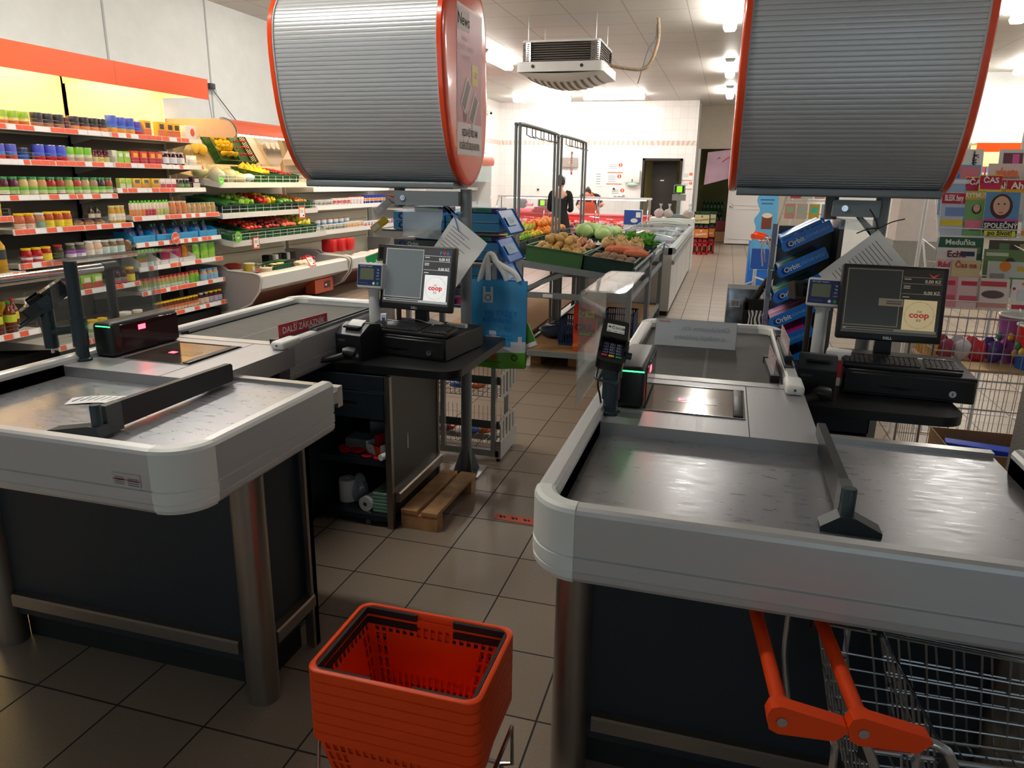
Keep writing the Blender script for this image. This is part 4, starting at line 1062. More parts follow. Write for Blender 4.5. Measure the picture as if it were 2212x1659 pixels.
t=thing('film_roll','roll of clear bags lying in the cabinet with its end hanging out','roll',(-1.60,3.02,bz+0.038),R(-10))
m=M();m.cyl((0,-0.005,0),(0,0.25,0),0.038,mat('film_white',(214,218,220),0.3),22);m.disc(0.038,mat('film_end',(206,210,212),0.4),frame((0,-0.0056,0),(1,0,0),(0,0,1)),22);m.disc(0.012,CARD,frame((0,-0.0062,0),(1,0,0),(0,0,1)),16);m.disc(0.008,BLACKM,frame((0,-0.0066,0),(1,0,0),(0,0,1)),16);m.build('roll',t)
m=M();m.add([(0.012,-0.008,-0.034),(0.035,-0.008,-0.03),(0.042,-0.022,-0.09),(0.014,-0.024,-0.094)],[(0,1,2,3)],FILM);m.build('loose_end',t,normals=False)
GP=mat('sage_green_paper',(126,166,142),0.7)
def gpaper(m):
 for i in range(6):m.rbox(-0.06+0.002*(i%2),0.06,-0.10,0.10-0.003*i,i*0.018,i*0.018+0.0175,GP,0.004,1)
simple('paper_towels','stack of folded sage green paper towels in the cabinet bottom','paper towels',(-1.505,3.12,bz),0,gpaper)
# ------------------------------------------------------------------ left gum rack and carrier bag
t=thing('sweets_rack','grey metal sweets rack with wire baskets behind the left desk','display rack',(-1.55,4.15,0),0,'sweets racks at the tills')
SLG=mat('silver_grey',(172,174,174),0.4,0.3)
for x,y in ((0.305,-0.14),(-0.02,-0.14),(-0.36,-0.14),(0.305,0.14),(-0.36,0.14)):
 m=M();m.box(x-0.014,x+0.014,y-0.014,y+0.014,0.03,1.27,SLG);m.build('upright',t)
m=M();m.box(-0.39,0.34,-0.15,-0.12,0.03,0.07,SLG);m.box(-0.39,0.34,0.12,0.15,0.03,0.07,SLG);m.box(0.32,0.355,-0.15,0.2,0.02,0.13,SLG);m.box(-0.39,-0.36,-0.15,0.15,0.03,0.07,SLG);m.build('base',t)
for x in (-0.37,0.335):
 for y in (-0.13,0.13):
  m=M();m.cyl((x,y,0),(x,y,0.03),0.014,BLACK,10);m.build('foot',t)
for z0,z1 in ((0.10,0.25),(0.40,0.53)):
 m=M()
 for i in range(24):m.tube([(-0.37+i*0.03,-0.12,z1),(-0.37+i*0.03,-0.12,z0),(-0.37+i*0.03,0.16,z0),(-0.37+i*0.03,0.16,z1)],0.002,ZINC,4)
 for y in (-0.12,-0.02,0.07,0.16):m.tube([(-0.38,y,z0),(0.34,y,z0)],0.0025,ZINC,4)
 m.box(-0.38,0.34,-0.124,-0.12,z1-0.05,z1,DGREY)
 m.build('wire_basket',t)
for zc in (0.185,0.475,0.70):
 m=M()
 for i in range(5):
  y=-0.12+i*0.07;hh=0.085 if 0<i<4 else 0.06;m.box(0.344,0.350,y-0.018,y+0.018,zc-hh,zc+hh,SLG)
 m.prism([(y,zc+0.085*math.cos(y/0.2))for y in [-0.15+0.03*k for k in range(11)]]+[(y,zc+0.065*math.cos(y/0.2))for y in [0.15-0.03*k for k in range(11)]],0.343,0.351,SLG,'x');m.prism([(y,zc-0.085*math.cos(y/0.2))for y in [-0.15+0.03*k for k in range(11)]]+[(y,zc-0.065*math.cos(y/0.2))for y in [0.15-0.03*k for k in range(11)]],0.343,0.351,SLG,'x')
 m.build('end_plate',t)
SKY=mat('gum_blue',(84,172,226),0.45)
tiers=[1.375,1.215,1.075,0.945]
for i,z in enumerate(tiers):
 m=M();m.box(-0.40,0.32,-0.13,0.15,z-0.012,z-0.002,DGREY);m.build('shelf',t)
 m=M();m.add([(0.315,-0.14,z+0.12),(0.315,0.16,z+0.12),(0.39,0.16,z+0.0),(0.39,-0.14,z+0.0)],[(0,1,2,3)],BLUEP);m.add([(0.305,-0.145,z+0.125),(0.318,-0.145,z+0.125),(0.398,-0.145,z+0.0),(0.385,-0.145,z-0.012),(0.305,0.165,z+0.125),(0.318,0.165,z+0.125),(0.398,0.165,z+0.0),(0.385,0.165,z-0.012)],[(0,1,2,3),(4,7,6,5),(0,4,5,1),(3,2,6,7),(0,3,7,4)],BLUEP)
 m.rect(0.2,0.06,mat('lip_sky',(120,186,232),0.4),frame((0.3545,0.01,z+0.062),(0,1,0),(-0.53,0,0.85)),0.004);m.text('Orbit',0.05,WHITE,frame((0.3545,0.01,z+0.062),(0,1,0),(-0.53,0,0.85))@Matrix.Translation((0,0,0.006)),bold=0.02);m.build('blue_lip',t,normals=False)
def orbit_box(loc,L,w,h,c,label,flip=False,ink=WHITE,word='Orbit'):
 m=M();m.rbox(-L/2,L/2,-w/2,w/2,0,h,c,0.002,1)
 F=frame((-L*0.22,-w/2-0.0006,h/2),(1,0,0),(0,0,1))
 if flip:F=F@Matrix.Rotation(PI,4,'Z')
 m.disc(h*0.4,mat('orbit_navy',(24,46,128),0.4),F@Matrix.Translation((-h*0.75,0,0)),18);m.disc(h*0.2,c,F@Matrix.Translation((-h*0.68,0,0.0004)),14);m.text(word,h*0.62,ink,F@Matrix.Translation((h*0.65,0,0.0006)),bold=0.02)
 m.rect(L*0.9,h*0.08,C(170,214,240),frame((0,-w/2-0.0004,h*0.08),(1,0,0),(0,0,1)))
 return tag(m.build('gum_carton',None,loc),label,'carton','gum cartons on the left sweets rack')
nm=['top','second','third','lowest']
for i,z in enumerate(tiers):
 for j,x in enumerate((-1.72,-1.39)):
  side='left' if j==0 else 'right'
  for k in range(2):
   if i==1 and k==1:c=DGREY if j==0 else SKY
   else:c=SKY
   if i==3:c=(C(176,40,96),DGREY)[k]
   o=orbit_box((x,4.15,z+k*0.052),0.32,0.24,0.05,c,'%s %s gum carton on the %s tier behind the left post'%('upper' if k else 'lower',side+' hand',nm[i]),i==2 and k==0,mat('wh_ink',(236,240,244),0.5))
 for j,x in enumerate((-1.66,-1.34)):
  if i<2:
   m=M();m.rbox(-0.1,0.1,-0.09,0.07,0,0.03,C(70,60,130),0.004,1);m.rect(0.11,0.02,C(70,180,130),frame((0,-0.0906,0.016),(1,0,0),(0,0,1)));m.text('Airwaves',0.02,C(20,70,60),frame((0.0,-0.0912,0.016),(1,0,0),(0,0,1)))
   tag(m.build('gum_box',None,(x,4.15,z+0.103)),'%s purple gum box with a green wave on the %s tier'%(('left','right')[j],nm[i]),'box','purple gum boxes')
for i,(x,y,z,c,a,lb)in enumerate(((-1.93,4.0,1.50,(214,216,208),-40,'pale gum pack sticking out above the yellow one'),(-1.955,4.0,1.40,(228,196,40),-35,'yellow gum pack sticking out left of the rack'),(-1.86,4.02,1.54,(226,96,46),15,'orange and white pack standing beside the hood bracket'),(-1.99,4.02,1.17,(40,170,90),-20,'green gum bag beside the brown customer display'))):
 m=M();T=Matrix.Rotation(R(a),4,'Y');m.rbox(-0.06,0.06,-0.01,0.01,-0.022 if i!=3 else -0.06,0.022 if i!=3 else 0.06,C(*c),0.006,1,T=T)
 if i==3:m.text('Orbit',0.05,WHITE,T@frame((0,-0.011,0),(1,0,0),(0,0,1)),bold=0.03)
 else:m.box(-0.05,0.0,-0.0106,-0.01,-0.012,0.012,PAPER,T)
 tag(m.build('gum_pack',None,(x,y,z)),lb,'gum pack','loose gum packs by the left rack')
for i in range(14):
 c=[(190,40,44),(214,214,220),(60,110,190),(226,120,60),(120,40,40)][i%5]
 z=0.112 if i<9 else 0.412
 x=-1.86+0.062*(i if i<9 else (i-9)*1.9)
 m=M();m.ell((0,0,0.025),(0.05,0.06,0.025),C(*c,0.3),9,6,None,0.08,i)
 tag(m.build('sweet_bag',None,(x,4.12+0.03*(i%3),z),R(40*i)),'%s sweet bag from the left in the %s wire basket'%(ORD[i if i<9 else i-9],'lower' if i<9 else 'upper'),'sweets','sweet bags in the wire baskets')
BAGB=mat('bag_blue',(62,158,216),0.3,var=0.06,scale=6);BAGG=mat('bag_green',(96,170,44),0.3);BAGW=mat('bag_cloud',(214,222,226),0.35)
t=thing('carrier_bag','blue and green plastic carrier bag hanging before the sweets rack','bag',(-1.20,3.93,0.62),R(2))
def bag_pt(u,v):
 """u 0..1 across, v 0..1 up"""
 d=0.045*math.sin(PI*u)*(1-0.55*v)+0.006*math.sin(14*u+5*v)
 return (-0.165+0.33*u,-d,0.50*v)
m=M();n=16;vs=[];
for j in range(n+1):
 for i in range(n+1):vs.append(bag_pt(i/n,j/n))
k=len(vs);vs+=[(x,0.02-y*0.6,z)for x,y,z in vs]
def mat_at(u,v):
 if v<0.2+0.02*math.sin(5*u):return BAGG
 h=0.30+0.10*max(0,math.sin(7.5*u-1.2))+0.05*math.sin(16*u)
 return BAGW if v<h else BAGB
for j in range(n):
 for i in range(n):
  a=j*(n+1)+i
  mm=mat_at((i+0.5)/n,(j+0.5)/n)
  m.add([vs[a],vs[a+1],vs[a+n+2],vs[a+n+1]],[(0,1,2,3)],mm,True);m.add([vs[k+a],vs[k+a+1],vs[k+a+n+2],vs[k+a+n+1]],[(0,3,2,1)],mm,True)
m.build('bag',t)
BI=mat('bag_ink',(24,104,180),0.4)
m=M();F=frame((0.03,-0.056,0.25),(1,0,0),(0,0,1))
for s,sz_,x,z in (('VEJ TA\u0160KY',0.042,0.0,0.07),('KOVAN\u011a',0.042,-0.018,0.033),('M\u00cdSTO DO ODPAD\u016e',0.015,0.0,-0.055),('KONTEJNER\u016e',0.017,0.02,-0.075)):m.text(s,sz_,BI,F@Matrix.Translation((x,z,0)),bold=0.02)
m.text('coop',0.05,C(222,84,44),frame((-0.04,-0.05,0.075),(1,0,0),(0,0,1)),bold=0.04)
W=frame((-0.045,-0.053,0.41),(1,0,0),(0,0,1));m.rect(0.06,0.06,BAGW,W);m.rect(0.014,0.03,BAGW,W@Matrix.Translation((-0.022,0.045,0)));m.rect(0.014,0.03,BAGW,W@Matrix.Translation((0.022,0.045,0)));m.disc(0.018,BI,W@Matrix.Translation((0,-0.002,0.0006)),18,0,0.013)
for x in (-0.01,0.055):m.disc(0.017,BI,frame((x+0.02,-0.055,0.235),(1,0,0),(0,0,1)),14,0,0.0145)
m.disc(0.02,C(40,90,30),frame((0.11,-0.045,0.07),(1,0,0),(0,0,1)),18,0,0.012);m.rect(0.13,0.004,C(40,90,30),frame((-0.03,-0.05,0.04),(1,0,0),(0,0,1)))
m.build('print',t,normals=False)
HW=mat('handle_white',(226,228,226),0.4)
for s in (0,1):
 m=M();m.tube(cr([(-0.09+0.03*s,0.0,0.49),(-0.075,0.0,0.56),(-0.055,0.0,0.63),(-0.04,0,0.645),(-0.02,0,0.6),(0.02+0.07*s,0.0,0.54),(0.05+0.06*s,0,0.50)],4),[0.016]*24+[0.012],HW,8)if False else m.tube(cr([(-0.11+0.05*s,0.0,0.49),(-0.09+0.03*s,0.0,0.56),(-0.06,0.0,0.635),(-0.035,0,0.64),(-0.01,0,0.6),(0.03+0.06*s,0.0,0.545),(0.05+0.07*s,0,0.50)],4),0.016,HW,8);m.build('handle',t)
m=M();m.tube([(-1.245,4.0,1.26),(-1.245,3.94,1.28),(-1.248,3.925,1.255),(-1.245,3.935,1.235)],0.004,ZINC,6);tag(m.build('bag_hook'),'small metal hook from which the blue carrier bag hangs','hook')
m=M();T=Matrix.Rotation(R(-25),4,'Y');m.rbox(-0.03,0.05,-0.012,0.012,-0.07,0.07,C(70,140,50),0.01,2,T=T);m.box(-0.03,0.05,-0.0125,-0.012,-0.065,-0.04,PAPER,T);m.ell((0.0,-0.012,0.03),(0.02,0.004,0.02),RED,8,6,T)
tag(m.build('seed_bag',None,(-1.045,3.965,0.80)),'green and white packet peeking out behind the carrier bag','packet')
# ------------------------------------------------------------------ right gum rack
t=thing('gum_stand','blue tray gum stand behind the right belt','display rack',(0.40,4.15,0),0,'sweets racks at the tills')
m=M();m.box(0.15,0.17,-0.12,0.16,0.0,1.50,DGREY);m.box(-0.12,0.17,0.14,0.16,0.0,1.45,DGREY);m.build('back_panel',t)
m=M();m.box(-0.155,-0.13,0.11,0.16,0.0,1.46,mat('panel_bluegrey',(120,128,146),0.4));m.build('upright',t)
m=M();m.box(-0.15,0.17,-0.14,0.16,0.0,0.05,DGREY);m.build('base',t)
trays=[]
for i in range(6):
 z=1.40-0.133*i;dx=-0.006*i
 T=Matrix.Translation((dx,0,z))@Matrix.Rotation(R(-28),4,'Y')
 m=M(T);m.prism(rrect(-0.125,0.13,-0.015,0.045,(0.02,0.008,0.008,0.035),5),-0.146,-0.14,BLUEP,'y',True)
 m.prism(rrect(-0.125,0.13,-0.015,0.045,(0.02,0.008,0.008,0.035),5),0.134,0.14,BLUEP,'y',True)
 m.box(-0.12,0.125,-0.142,0.138,-0.013,-0.008,mat('tray_grey',(70,76,84),0.4));tr=m.build('tray',t)
 m=M(T);F=frame((-0.02,-0.1465,0.012),(1,0,0),(0,0,1))
 m.disc(0.018,mat('orbit_navy',(24,46,128),0.4),F@Matrix.Translation((-0.065,0,0)),18);m.text('Orbit',0.036,WHITE,F@Matrix.Translation((-0.03,0,0.0006)),bold=0.02);m.text('Z\u016eSTA\u0147 SV\u011aZ\u00cd',0.018,C(150,200,240),F@Matrix.Translation((0.075,0.0,0.0006)))
 m.build('lettering',tr,normals=False)
 m=M(T);m.add([(-0.125,-0.14,-0.01),(-0.125,0.135,-0.01),(-0.15,0.135,0.05),(-0.15,-0.14,0.05)],[(0,1,2,3)],clear('tray_clear',(225,235,242),0.08,0.25));m.build('front_lip',tr,normals=False)
 for j in range(2):
  c=[(40,120,200),(60,90,80),(52,100,84),(170,120,150),(208,50,150),(30,60,120)][i]
  c=tuple(min(255,int(q*(1+0.25*j)))for q in c)
  m=M(Matrix.Translation((0.40,4.15,0))@T);m.rbox(-0.11,0.10,-0.125+j*0.13,-0.005+j*0.13,-0.0075,0.042+0.02*(i in (0,4)),C(*c,0.3),0.005,1)
  if i==0:m.text('Orbit',0.05,WHITE,frame((0.0,-0.1255+j*0.13,0.03),(1,0,0),(0,0,1)),bold=0.03)
  tag(m.build('gum_pack'),'%s gum pack in the %s tray from the top of the blue gum stand'%(('near','far')[j],ORD[i]),'gum pack','gum packs in the blue trays')
# ------------------------------------------------------------------ grocery shelving on the left wall
CREAM=mat('cream_metal',(226,222,206),0.5)
BACKSHADE=mat('shaded_shelf_back',(104,100,94),0.7)  # dark grey puts the shade between the shelves into the panel colour
SHELFM=mat('shelf_metal',(190,186,176),0.45,0.1)
RAILW=mat('rail_pale',(214,208,202),0.45)
TAGO=mat('price_orange',(232,92,58),0.5);TAGW=mat('price_white',(236,236,236),0.5)
WARM=mat('warm_tube',(255,236,180),0.4,emit=WARMLAMP,ecol=(255,222,140))
def price_rail(m,x,y0,y1,z,seed,axis=1):
 rnd=random.Random(seed)
 m.prism([(x-0.012,z-0.022),(x,z-0.026),(x-0.006,z+0.022),(x-0.014,z+0.024)],y0,y1,RAILW,'y')
 y=y0+0.015
 while y<y1-0.03:
  w=rnd.choice((0.05,0.06,0.08,0.1));w=min(w,y1-0.01-y)
  c=TAGO if rnd.random()<0.5 else TAGW
  m.add([(x+0.0006,y,z-0.021),(x+0.0006,y+w,z-0.021),(x-0.0046,y+w,z+0.019),(x-0.0046,y,z+0.019)],[(0,1,2,3)],c)
  y+=w+(0.002 if rnd.random()<0.7 else 0.012)
def bay(y0,y1,shelves,label,fascia=True):
 t=thing('wall_shelving',label,'shelving',(-6.05,(y0+y1)/2,0),0,'grocery shelving along the left wall')
 inv=Matrix.Translation((6.05,-(y0+y1)/2,0))
 m=M(inv);m.box(-6.385,-6.36,y0,y1,0,2.0,BACKSHADE);m.build('back_panel',t)
 m=M(inv);m.box(-6.37,-6.35,y0,y1,2.0,2.66,CREAM);m.build('lit_panel',t)
 for y in (y0,y1):
  m=M(inv);m.box(-6.385,-6.33,y-0.014,y+0.014,0,2.66,CREAM);m.build('upright',t)
 m=M(inv);m.box(-6.36,-5.80,y0,y1,0,0.12,BLACKM);m.build('plinth',t)
 if fascia:
  m=M(inv);m.box(-5.715,-5.70,y0,y1-0.001,2.475,2.69,FASCIA);m.box(-5.7005,-5.6995,y1-0.004,y1,2.475,2.69,mat('fascia_seam',(196,66,14),0.5));f=m.build('fascia',t)
  m=M(inv);m.box(-6.36,-5.715,y0,y1,2.66,2.69,CREAM);m.box(-6.36,-5.715,y1-0.012,y1,2.5,2.66,CREAM);m.build('canopy',t)
  m=M(inv);m.cyl((-6.02,y0+0.06,2.615),(-6.02,y1-0.06,2.615),0.018,WARM,10);m.build('lamp_tube',t)
 for i,(z,x)in enumerate(shelves):
  m=M(inv);m.box(-6.36,x-0.012,y0+0.003,y1-0.003,z-0.016,z+0.018,SHELFM)
  for y in (y0+0.004,y1-0.008):m.prism([(-6.36,z-0.1),(-6.36,z-0.016),(x-0.1,z-0.016)],y,y+0.004,SHELFM,'y')
  s=m.build('shelf',t)
  m=M(inv);price_rail(m,x,y0+0.002,y1-0.002,z,int(y0*100)+i);m.build('price_rail',s)
  m=M(inv)
  for k in (0.03,0.06):m.tube([(x-0.015,y0+0.02,z+0.02+k),(x-0.015,y1-0.02,z+0.02+k)],0.0016,ZINC,4)
  n=6
  for k in range(n+1):
   y=y0+0.02+(y1-y0-0.04)*k/n
   for d in (-0.006,0.006):m.tube([(x-0.015,y+d,z+0.018),(x-0.015,y+d,z+0.08)],0.0016,ZINC,4)
  m.build('wire_front',s)
 return t
UP,LO=-5.845,-5.695
ZB=[(1.29,-5.66),(0.84,-5.62),(0.36,-5.56)]
AB=[(2.03,UP),(1.745,UP),(1.45,UP),(1.175,LO),(0.89,LO),(0.59,LO),(0.205,-5.40)]
BB=[(2.03,UP),(1.745,UP),(1.50,UP),(1.228,LO),(0.965,LO),(0.72,LO),(0.472,LO),(0.205,LO)]
bay(3.48,4.81,ZB,'shelving bay at the left picture edge holding oil and sauce bottles')
bay(4.81,6.14,AB,'middle shelving bay with green lidded jars under the orange fascia')
bay(6.14,7.47,BB,'shelving bay with eight shelves ending beside the produce chiller')
_proto={}
def jar(r,h,content,label,lid,lo=0.12,hi=0.5,band=None,squat=0.0):
 k=('jar',r,h,content,label,lid,lo,hi,band)
 if k in _proto:return _proto[k],'jar'
 G=C(*content,0.15);L=C(*label);D=C(*lid,0.35);Bn=C(*band)if band else L
 m=M();hb=h*0.84;mid=(lo+hi)/2
 m.lathe([(0,0,G),(r*0.92,0,G),(r,h*0.04,G),(r,h*lo,L),(r*1.004,h*lo,L),(r*1.004,h*mid,Bn),(r*1.004,h*hi,Bn),(r,h*hi,G),(r,h*0.68,G),(r*0.82,hb,G),(r*0.8,h*0.9,G)],G,14)
 o=m.build('jar');m2=M();m2.lathe([(r*0.84,h*0.86),(r*0.87,h*0.87),(r*0.87,h*0.985),(r*0.83,h),(0,h)],D,14);m2.build('lid',o)
 _proto[k]=o;return o,'jar'
def can(r,h,c1,c2,c3=None):
 k=('can',r,h,c1,c2,c3)
 if k in _proto:return _proto[k],'can'
 A,B,T=C(*c1,0.35),C(*c2,0.35),ZINC
 Cc=C(*c3,0.35)if c3 else B
 m=M();m.lathe([(r*0.95,0,T),(r,0.004,B),(r,h*0.3,Cc),(r,h*0.5,A),(r,h-0.004,A),(r,h-0.004,T),(r*0.97,h,T),(r*0.92,h-0.004,T),(0,h-0.004,T)],T,14)
 m.lathe([(r*1.003,h*0.55,A),(r*1.003,h*0.72,A)],C(236,236,226),14)
 o=m.build('can');_proto[k]=o;return o,'can'
def carton(w,d,h,c1,c2,c3=None,soft=0.0):
 k=('carton',w,d,h,c1,c2,c3,soft)
 if k in _proto:return _proto[k],'pouch' if soft else 'carton'
 m=M()
 if soft:
  n=6;vs=[];
  for s in (-1,1):
   for j in range(n+1):
    for i in range(n+1):
     u,v=i/n,j/n;b=math.sin(PI*u)**0.6*(math.sin(PI*min(1,v*0.9+0.08))**0.5)
     vs.append((s*d/2*b,(u-0.5)*w,v*h))
  fs=[];N=(n+1)**2
  cols=(C(*c2,0.28),C(*c1,0.28))
  for s in (0,1):
   for j in range(n):
    for i in range(n):
     a=s*N+j*(n+1)+i;f=(a,a+1,a+n+2,a+n+1)
     m.add([vs[q]for q in f],[(0,1,2,3)],cols[0]if j<3 else cols[1],True)
  if c3:m.cyl((0,0,h-0.01),(0,0,h+0.02),w*0.2,C(*c3,0.35),10)
 else:
  m.rbox(-d/2,d/2,-w/2,w/2,0,h,C(*c1),0.003,1)
  F=frame((d/2+0.0006,0,h/2),(0,1,0),(0,0,1))
  m.rect(w*0.94,h*0.42,C(*c2),F@Matrix.Translation((0,-h*0.26,0)))
  if c3:m.rect(w*0.6,h*0.34,C(*c3),F@Matrix.Translation((w*0.05,h*0.18,0.0004)))
 o=m.build('pouch' if soft else 'carton');_proto[k]=o;return o,'pouch' if soft else 'carton'
def bottle(r,h,c,label,cap,neck=0.35):
 k=('bottle',r,h,c,label,cap)
 if k in _proto:return _proto[k],'bottle'
 G=C(*c,0.12);L=C(*label);D=C(*cap,0.35)
 m=M();m.lathe([(0,0,G),(r*0.9,0,G),(r,h*0.03,G),(r*0.98,h*0.3,G),(r,h*0.34,L),(r*1.004,h*0.34,L),(r*1.004,h*0.58,L),(r,h*0.58,G),(r*0.97,h*0.66,G),(r*0.5,h*0.8,G),(r*0.34,h*0.86,G),(r*0.32,h*0.92,G)],G,14)
 o=m.build('bottle');m2=M();m2.lathe([(r*0.36,h*0.905),(r*0.38,h*0.91),(r*0.38,h*0.995),(0,h)],D,12);m2.build('cap',o)
 _proto[k]=o;return o,'bottle'
_used=set()
SH={}
def row(bayname,shelfname,z,x,ys,pr,desc,cat=None,depth=0.055,jit=0.004,rz=0.0):
 """place copies of a prototype along y; the first placement uses the prototype itself"""
 o,kind=pr
 n=len(ys)
 for i,y in enumerate(ys):
  loc=(x-depth+random.uniform(-jit,jit),y,z+0.0185)
  lab=('%s %s from left, %s, %s'%(ordl(i,n),desc,shelfname,bayname))if n>1 else '%s on the %s of the %s'%(desc,shelfname,bayname)
  r=(0,0,rz+random.uniform(-0.12,0.12)if kind in ('pouch','carton')else random.uniform(-3,3))
  if kind=='carton':r=(0,0,rz+random.uniform(-0.05,0.05))
  if id(o)not in _used:
   _used.add(id(o));c=o;c.location=loc;c.rotation_euler=r
  else:c=dup(o,loc,r)
  tag(c,lab,cat or kind,'%s on the %s, %s'%(desc,shelfname,bayname))
def sp(a,b,n):return [a+(b-a)*i/max(1,n-1)for i in range(n)]
MB,RB,LB='middle bay','right bay','left bay'
z,x=2.03,UP
row(MB,'top shelf',z,x,[5.05,5.15,5.25],can(0.043,0.115,(150,190,60),(216,120,60),(236,222,120)),'yellow green can')
row(MB,'top shelf',z,x,[5.38,5.49,5.60],can(0.05,0.12,(46,42,44),(176,120,92),(70,60,60)),'dark can with a pale foot')
row(MB,'top shelf',z,x,[5.685],carton(0.05,0.05,0.1,(92,40,34),(120,70,60)),'narrow brown carton')
row(MB,'top shelf',z,x,[5.77,5.88,5.99,6.09],can(0.05,0.12,(40,38,42),(238,150,92),(80,60,60)),'dark can with an orange foot')
row(RB,'top shelf',z,x,[6.22],can(0.05,0.165,(62,90,196),(240,170,60),(60,120,210)),'tall blue can with fruit')
row(RB,'top shelf',z,x,[6.345,6.455],can(0.045,0.155,(64,84,190),(242,176,70),(70,120,216)),'blue can with yellow fruit')
row(RB,'top shelf',z,x,[6.555],can(0.045,0.13,(92,70,170),(210,50,60),(60,110,210)),'blue can with red fruit')
row(RB,'top shelf',z,x,[6.67,6.87,7.0,7.1],carton(0.11,0.06,0.15,(240,176,40),(236,120,70),(70,56,44)),'yellow carton with a dark badge')
m=M();m.rbox(-0.04,0.04,-0.09,0.09,0,0.14,mat('leaf_box',(240,232,226),0.6),0.003,1);m.disc(0.035,C(232,96,40),frame((0.0406,0.02,0.07),(0,1,0),(0,0,1)),16,0,0,1.2);tag(m.build('carton',None,(x-0.045,7.31,z+0.0185)),'white carton with an orange leaf at the end of the top shelf','carton')
z=1.745;S='second shelf'
row(MB,S,z,x,[4.97,5.08],can(0.045,0.125,(84,90,190),(196,70,54),(70,130,200)),'blue can with red beans')
row(MB,S,z,x,[5.22],can(0.045,0.10,(44,52,96),(50,96,180)),'dark blue can',depth=0.09)
row(MB,S,z,x,[5.35,5.47,5.58],can(0.05,0.135,(72,84,196),(190,40,50),(60,110,206)),'blue can with cherries')
row(MB,S,z,x,[5.675,5.775,5.875],can(0.045,0.13,(130,196,54),(208,176,150),(214,226,190)),'lime green can with a white patch')
row(MB,S,z,x,[5.955,6.025,6.095],jar(0.034,0.115,(92,20,40),(214,204,120),(70,20,30),0.04,0.45),'dark red jar with a cream label')
row(RB,S,z,x,[6.185],carton(0.06,0.06,0.12,(222,222,200),(206,206,176)),'plain cream carton')
row(RB,S,z,x,[6.265,6.355],carton(0.08,0.05,0.115,(150,206,52),(176,222,80),(236,226,226)),'lime carton with a pale oval')
row(RB,S,z,x,[6.46,6.58,6.70,6.80],carton(0.1,0.055,0.125,(206,60,44),(196,34,60),(240,166,60)),'red and orange carton')
row(RB,S,z,x,[6.89,7.01,7.13],jar(0.054,0.135,(70,18,30),(226,228,230),(210,206,206),0.1,0.58),'dark jam jar with a wide white label')
row(RB,S,z,x,[7.33],carton(0.17,0.06,0.11,(240,240,232),(246,246,240),None,1.0),'white shiny bag lying','bag')
S='third shelf'
ys=sp(4.96,6.085,13)
cont=[(84,30,50),(84,34,60),(196,170,110),(200,176,120),(190,140,90),(150,50,40),(150,60,44),(176,160,96),(170,60,44),(186,150,110),(150,130,96),(64,40,62),(150,70,50)]
dn=['purple','plum coloured','straw coloured','pale straw','amber','brick red','reddish','olive','red','beige','brownish','blackish','russet']
for i,y in enumerate(ys):
 row(MB,S,1.45,UP,[y],jar(0.043,0.155,cont[i],(196,222,150)if i%3 else (226,226,206),(36,130,70),0.08,0.46,(110,190,50)),'green lidded jar with %s contents'%dn[i])
row(RB,S,1.50,x,[6.25,6.335],carton(0.075,0.05,0.1,(206,216,90),(220,226,190),(150,200,80)),'lime and white carton')
row(RB,S,1.50,x,[6.44,6.57,6.705],carton(0.11,0.055,0.1,(236,196,50),(226,150,60),(84,84,84)),'yellow carton with a grey badge')
row(RB,S,1.50,x,[6.815,6.9,6.985],carton(0.08,0.05,0.1,(236,226,220),(206,44,76)),'white carton with a crimson foot')
row(RB,S,1.50,x,[7.09,7.19],jar(0.046,0.1,(50,26,40),(110,150,80),(200,200,200),0.1,0.5),'small dark jar with a green label')
row(RB,S,1.50,x,[7.345],carton(0.12,0.06,0.12,(66,30,52),(226,222,220),(220,216,214)),'dark carton with a white front')
S='fourth shelf';x=LO
row(MB,S,1.175,x,[4.93,5.025],jar(0.044,0.13,(186,96,60),(226,196,176),(236,196,30),0.05,0.35),'yellow lidded jar with a pinkish label')
row(MB,S,1.175,x,[5.12],jar(0.044,0.13,(170,130,90),(126,160,140),(224,224,222),0.05,0.42),'white lidded jar with a green label')
row(MB,S,1.175,x,[5.215,5.31,5.405],jar(0.044,0.135,(170,70,34),(240,214,40),(238,200,26),0.05,0.48),'yellow lidded jar with a yellow label')
row(MB,S,1.175,x,[5.52,5.64,5.76],carton(0.12,0.10,0.05,(96,60,60),(206,150,90),None,1.0),'shiny brown sweet packet lying','packet',rz=0.4)
row(MB,S,1.175,x,[5.83,5.9],bottle(0.03,0.16,(60,44,26),(206,200,180),(40,70,50)),'slim dark bottle',depth=0.2)
row(MB,S,1.175,x,[5.975,6.045,6.1],jar(0.034,0.165,(196,150,60),(226,220,200),(206,190,120),0.15,0.55),'tall mustard jar with a white label',depth=0.10)
for i,y in enumerate(sp(6.185,6.69,11)):
 c=[(226,150,90),(226,150,90),(230,160,110),(226,140,70),(190,60,80),(190,60,80),(190,60,90),(210,200,120),(200,210,120),(180,200,110),(190,206,140)][i]
 row(RB,S,1.228,x,[y],carton(0.06,0.04,0.135,(216,196,176),c,(96,226,50),1.0),'%s fruit pouch with a bright green cap'%ORD[i])
row(RB,S,1.228,x,[6.76,6.845,6.93],jar(0.04,0.14,(206,120,70),(210,136,90),(206,190,150),0.1,0.6),'tall orange jar')
row(RB,S,1.228,x,sp(7.01,7.42,6),jar(0.036,0.115,(200,150,96),(196,170,120),(160,176,140),0.12,0.6),'small square shouldered jar','jar')
S='fifth shelf'
row(MB,S,0.89,x,[4.94,5.04],jar(0.045,0.125,(170,26,30),(190,60,70),(238,200,30),0.05,0.4,(226,220,220)),'red sauce jar with a yellow lid')
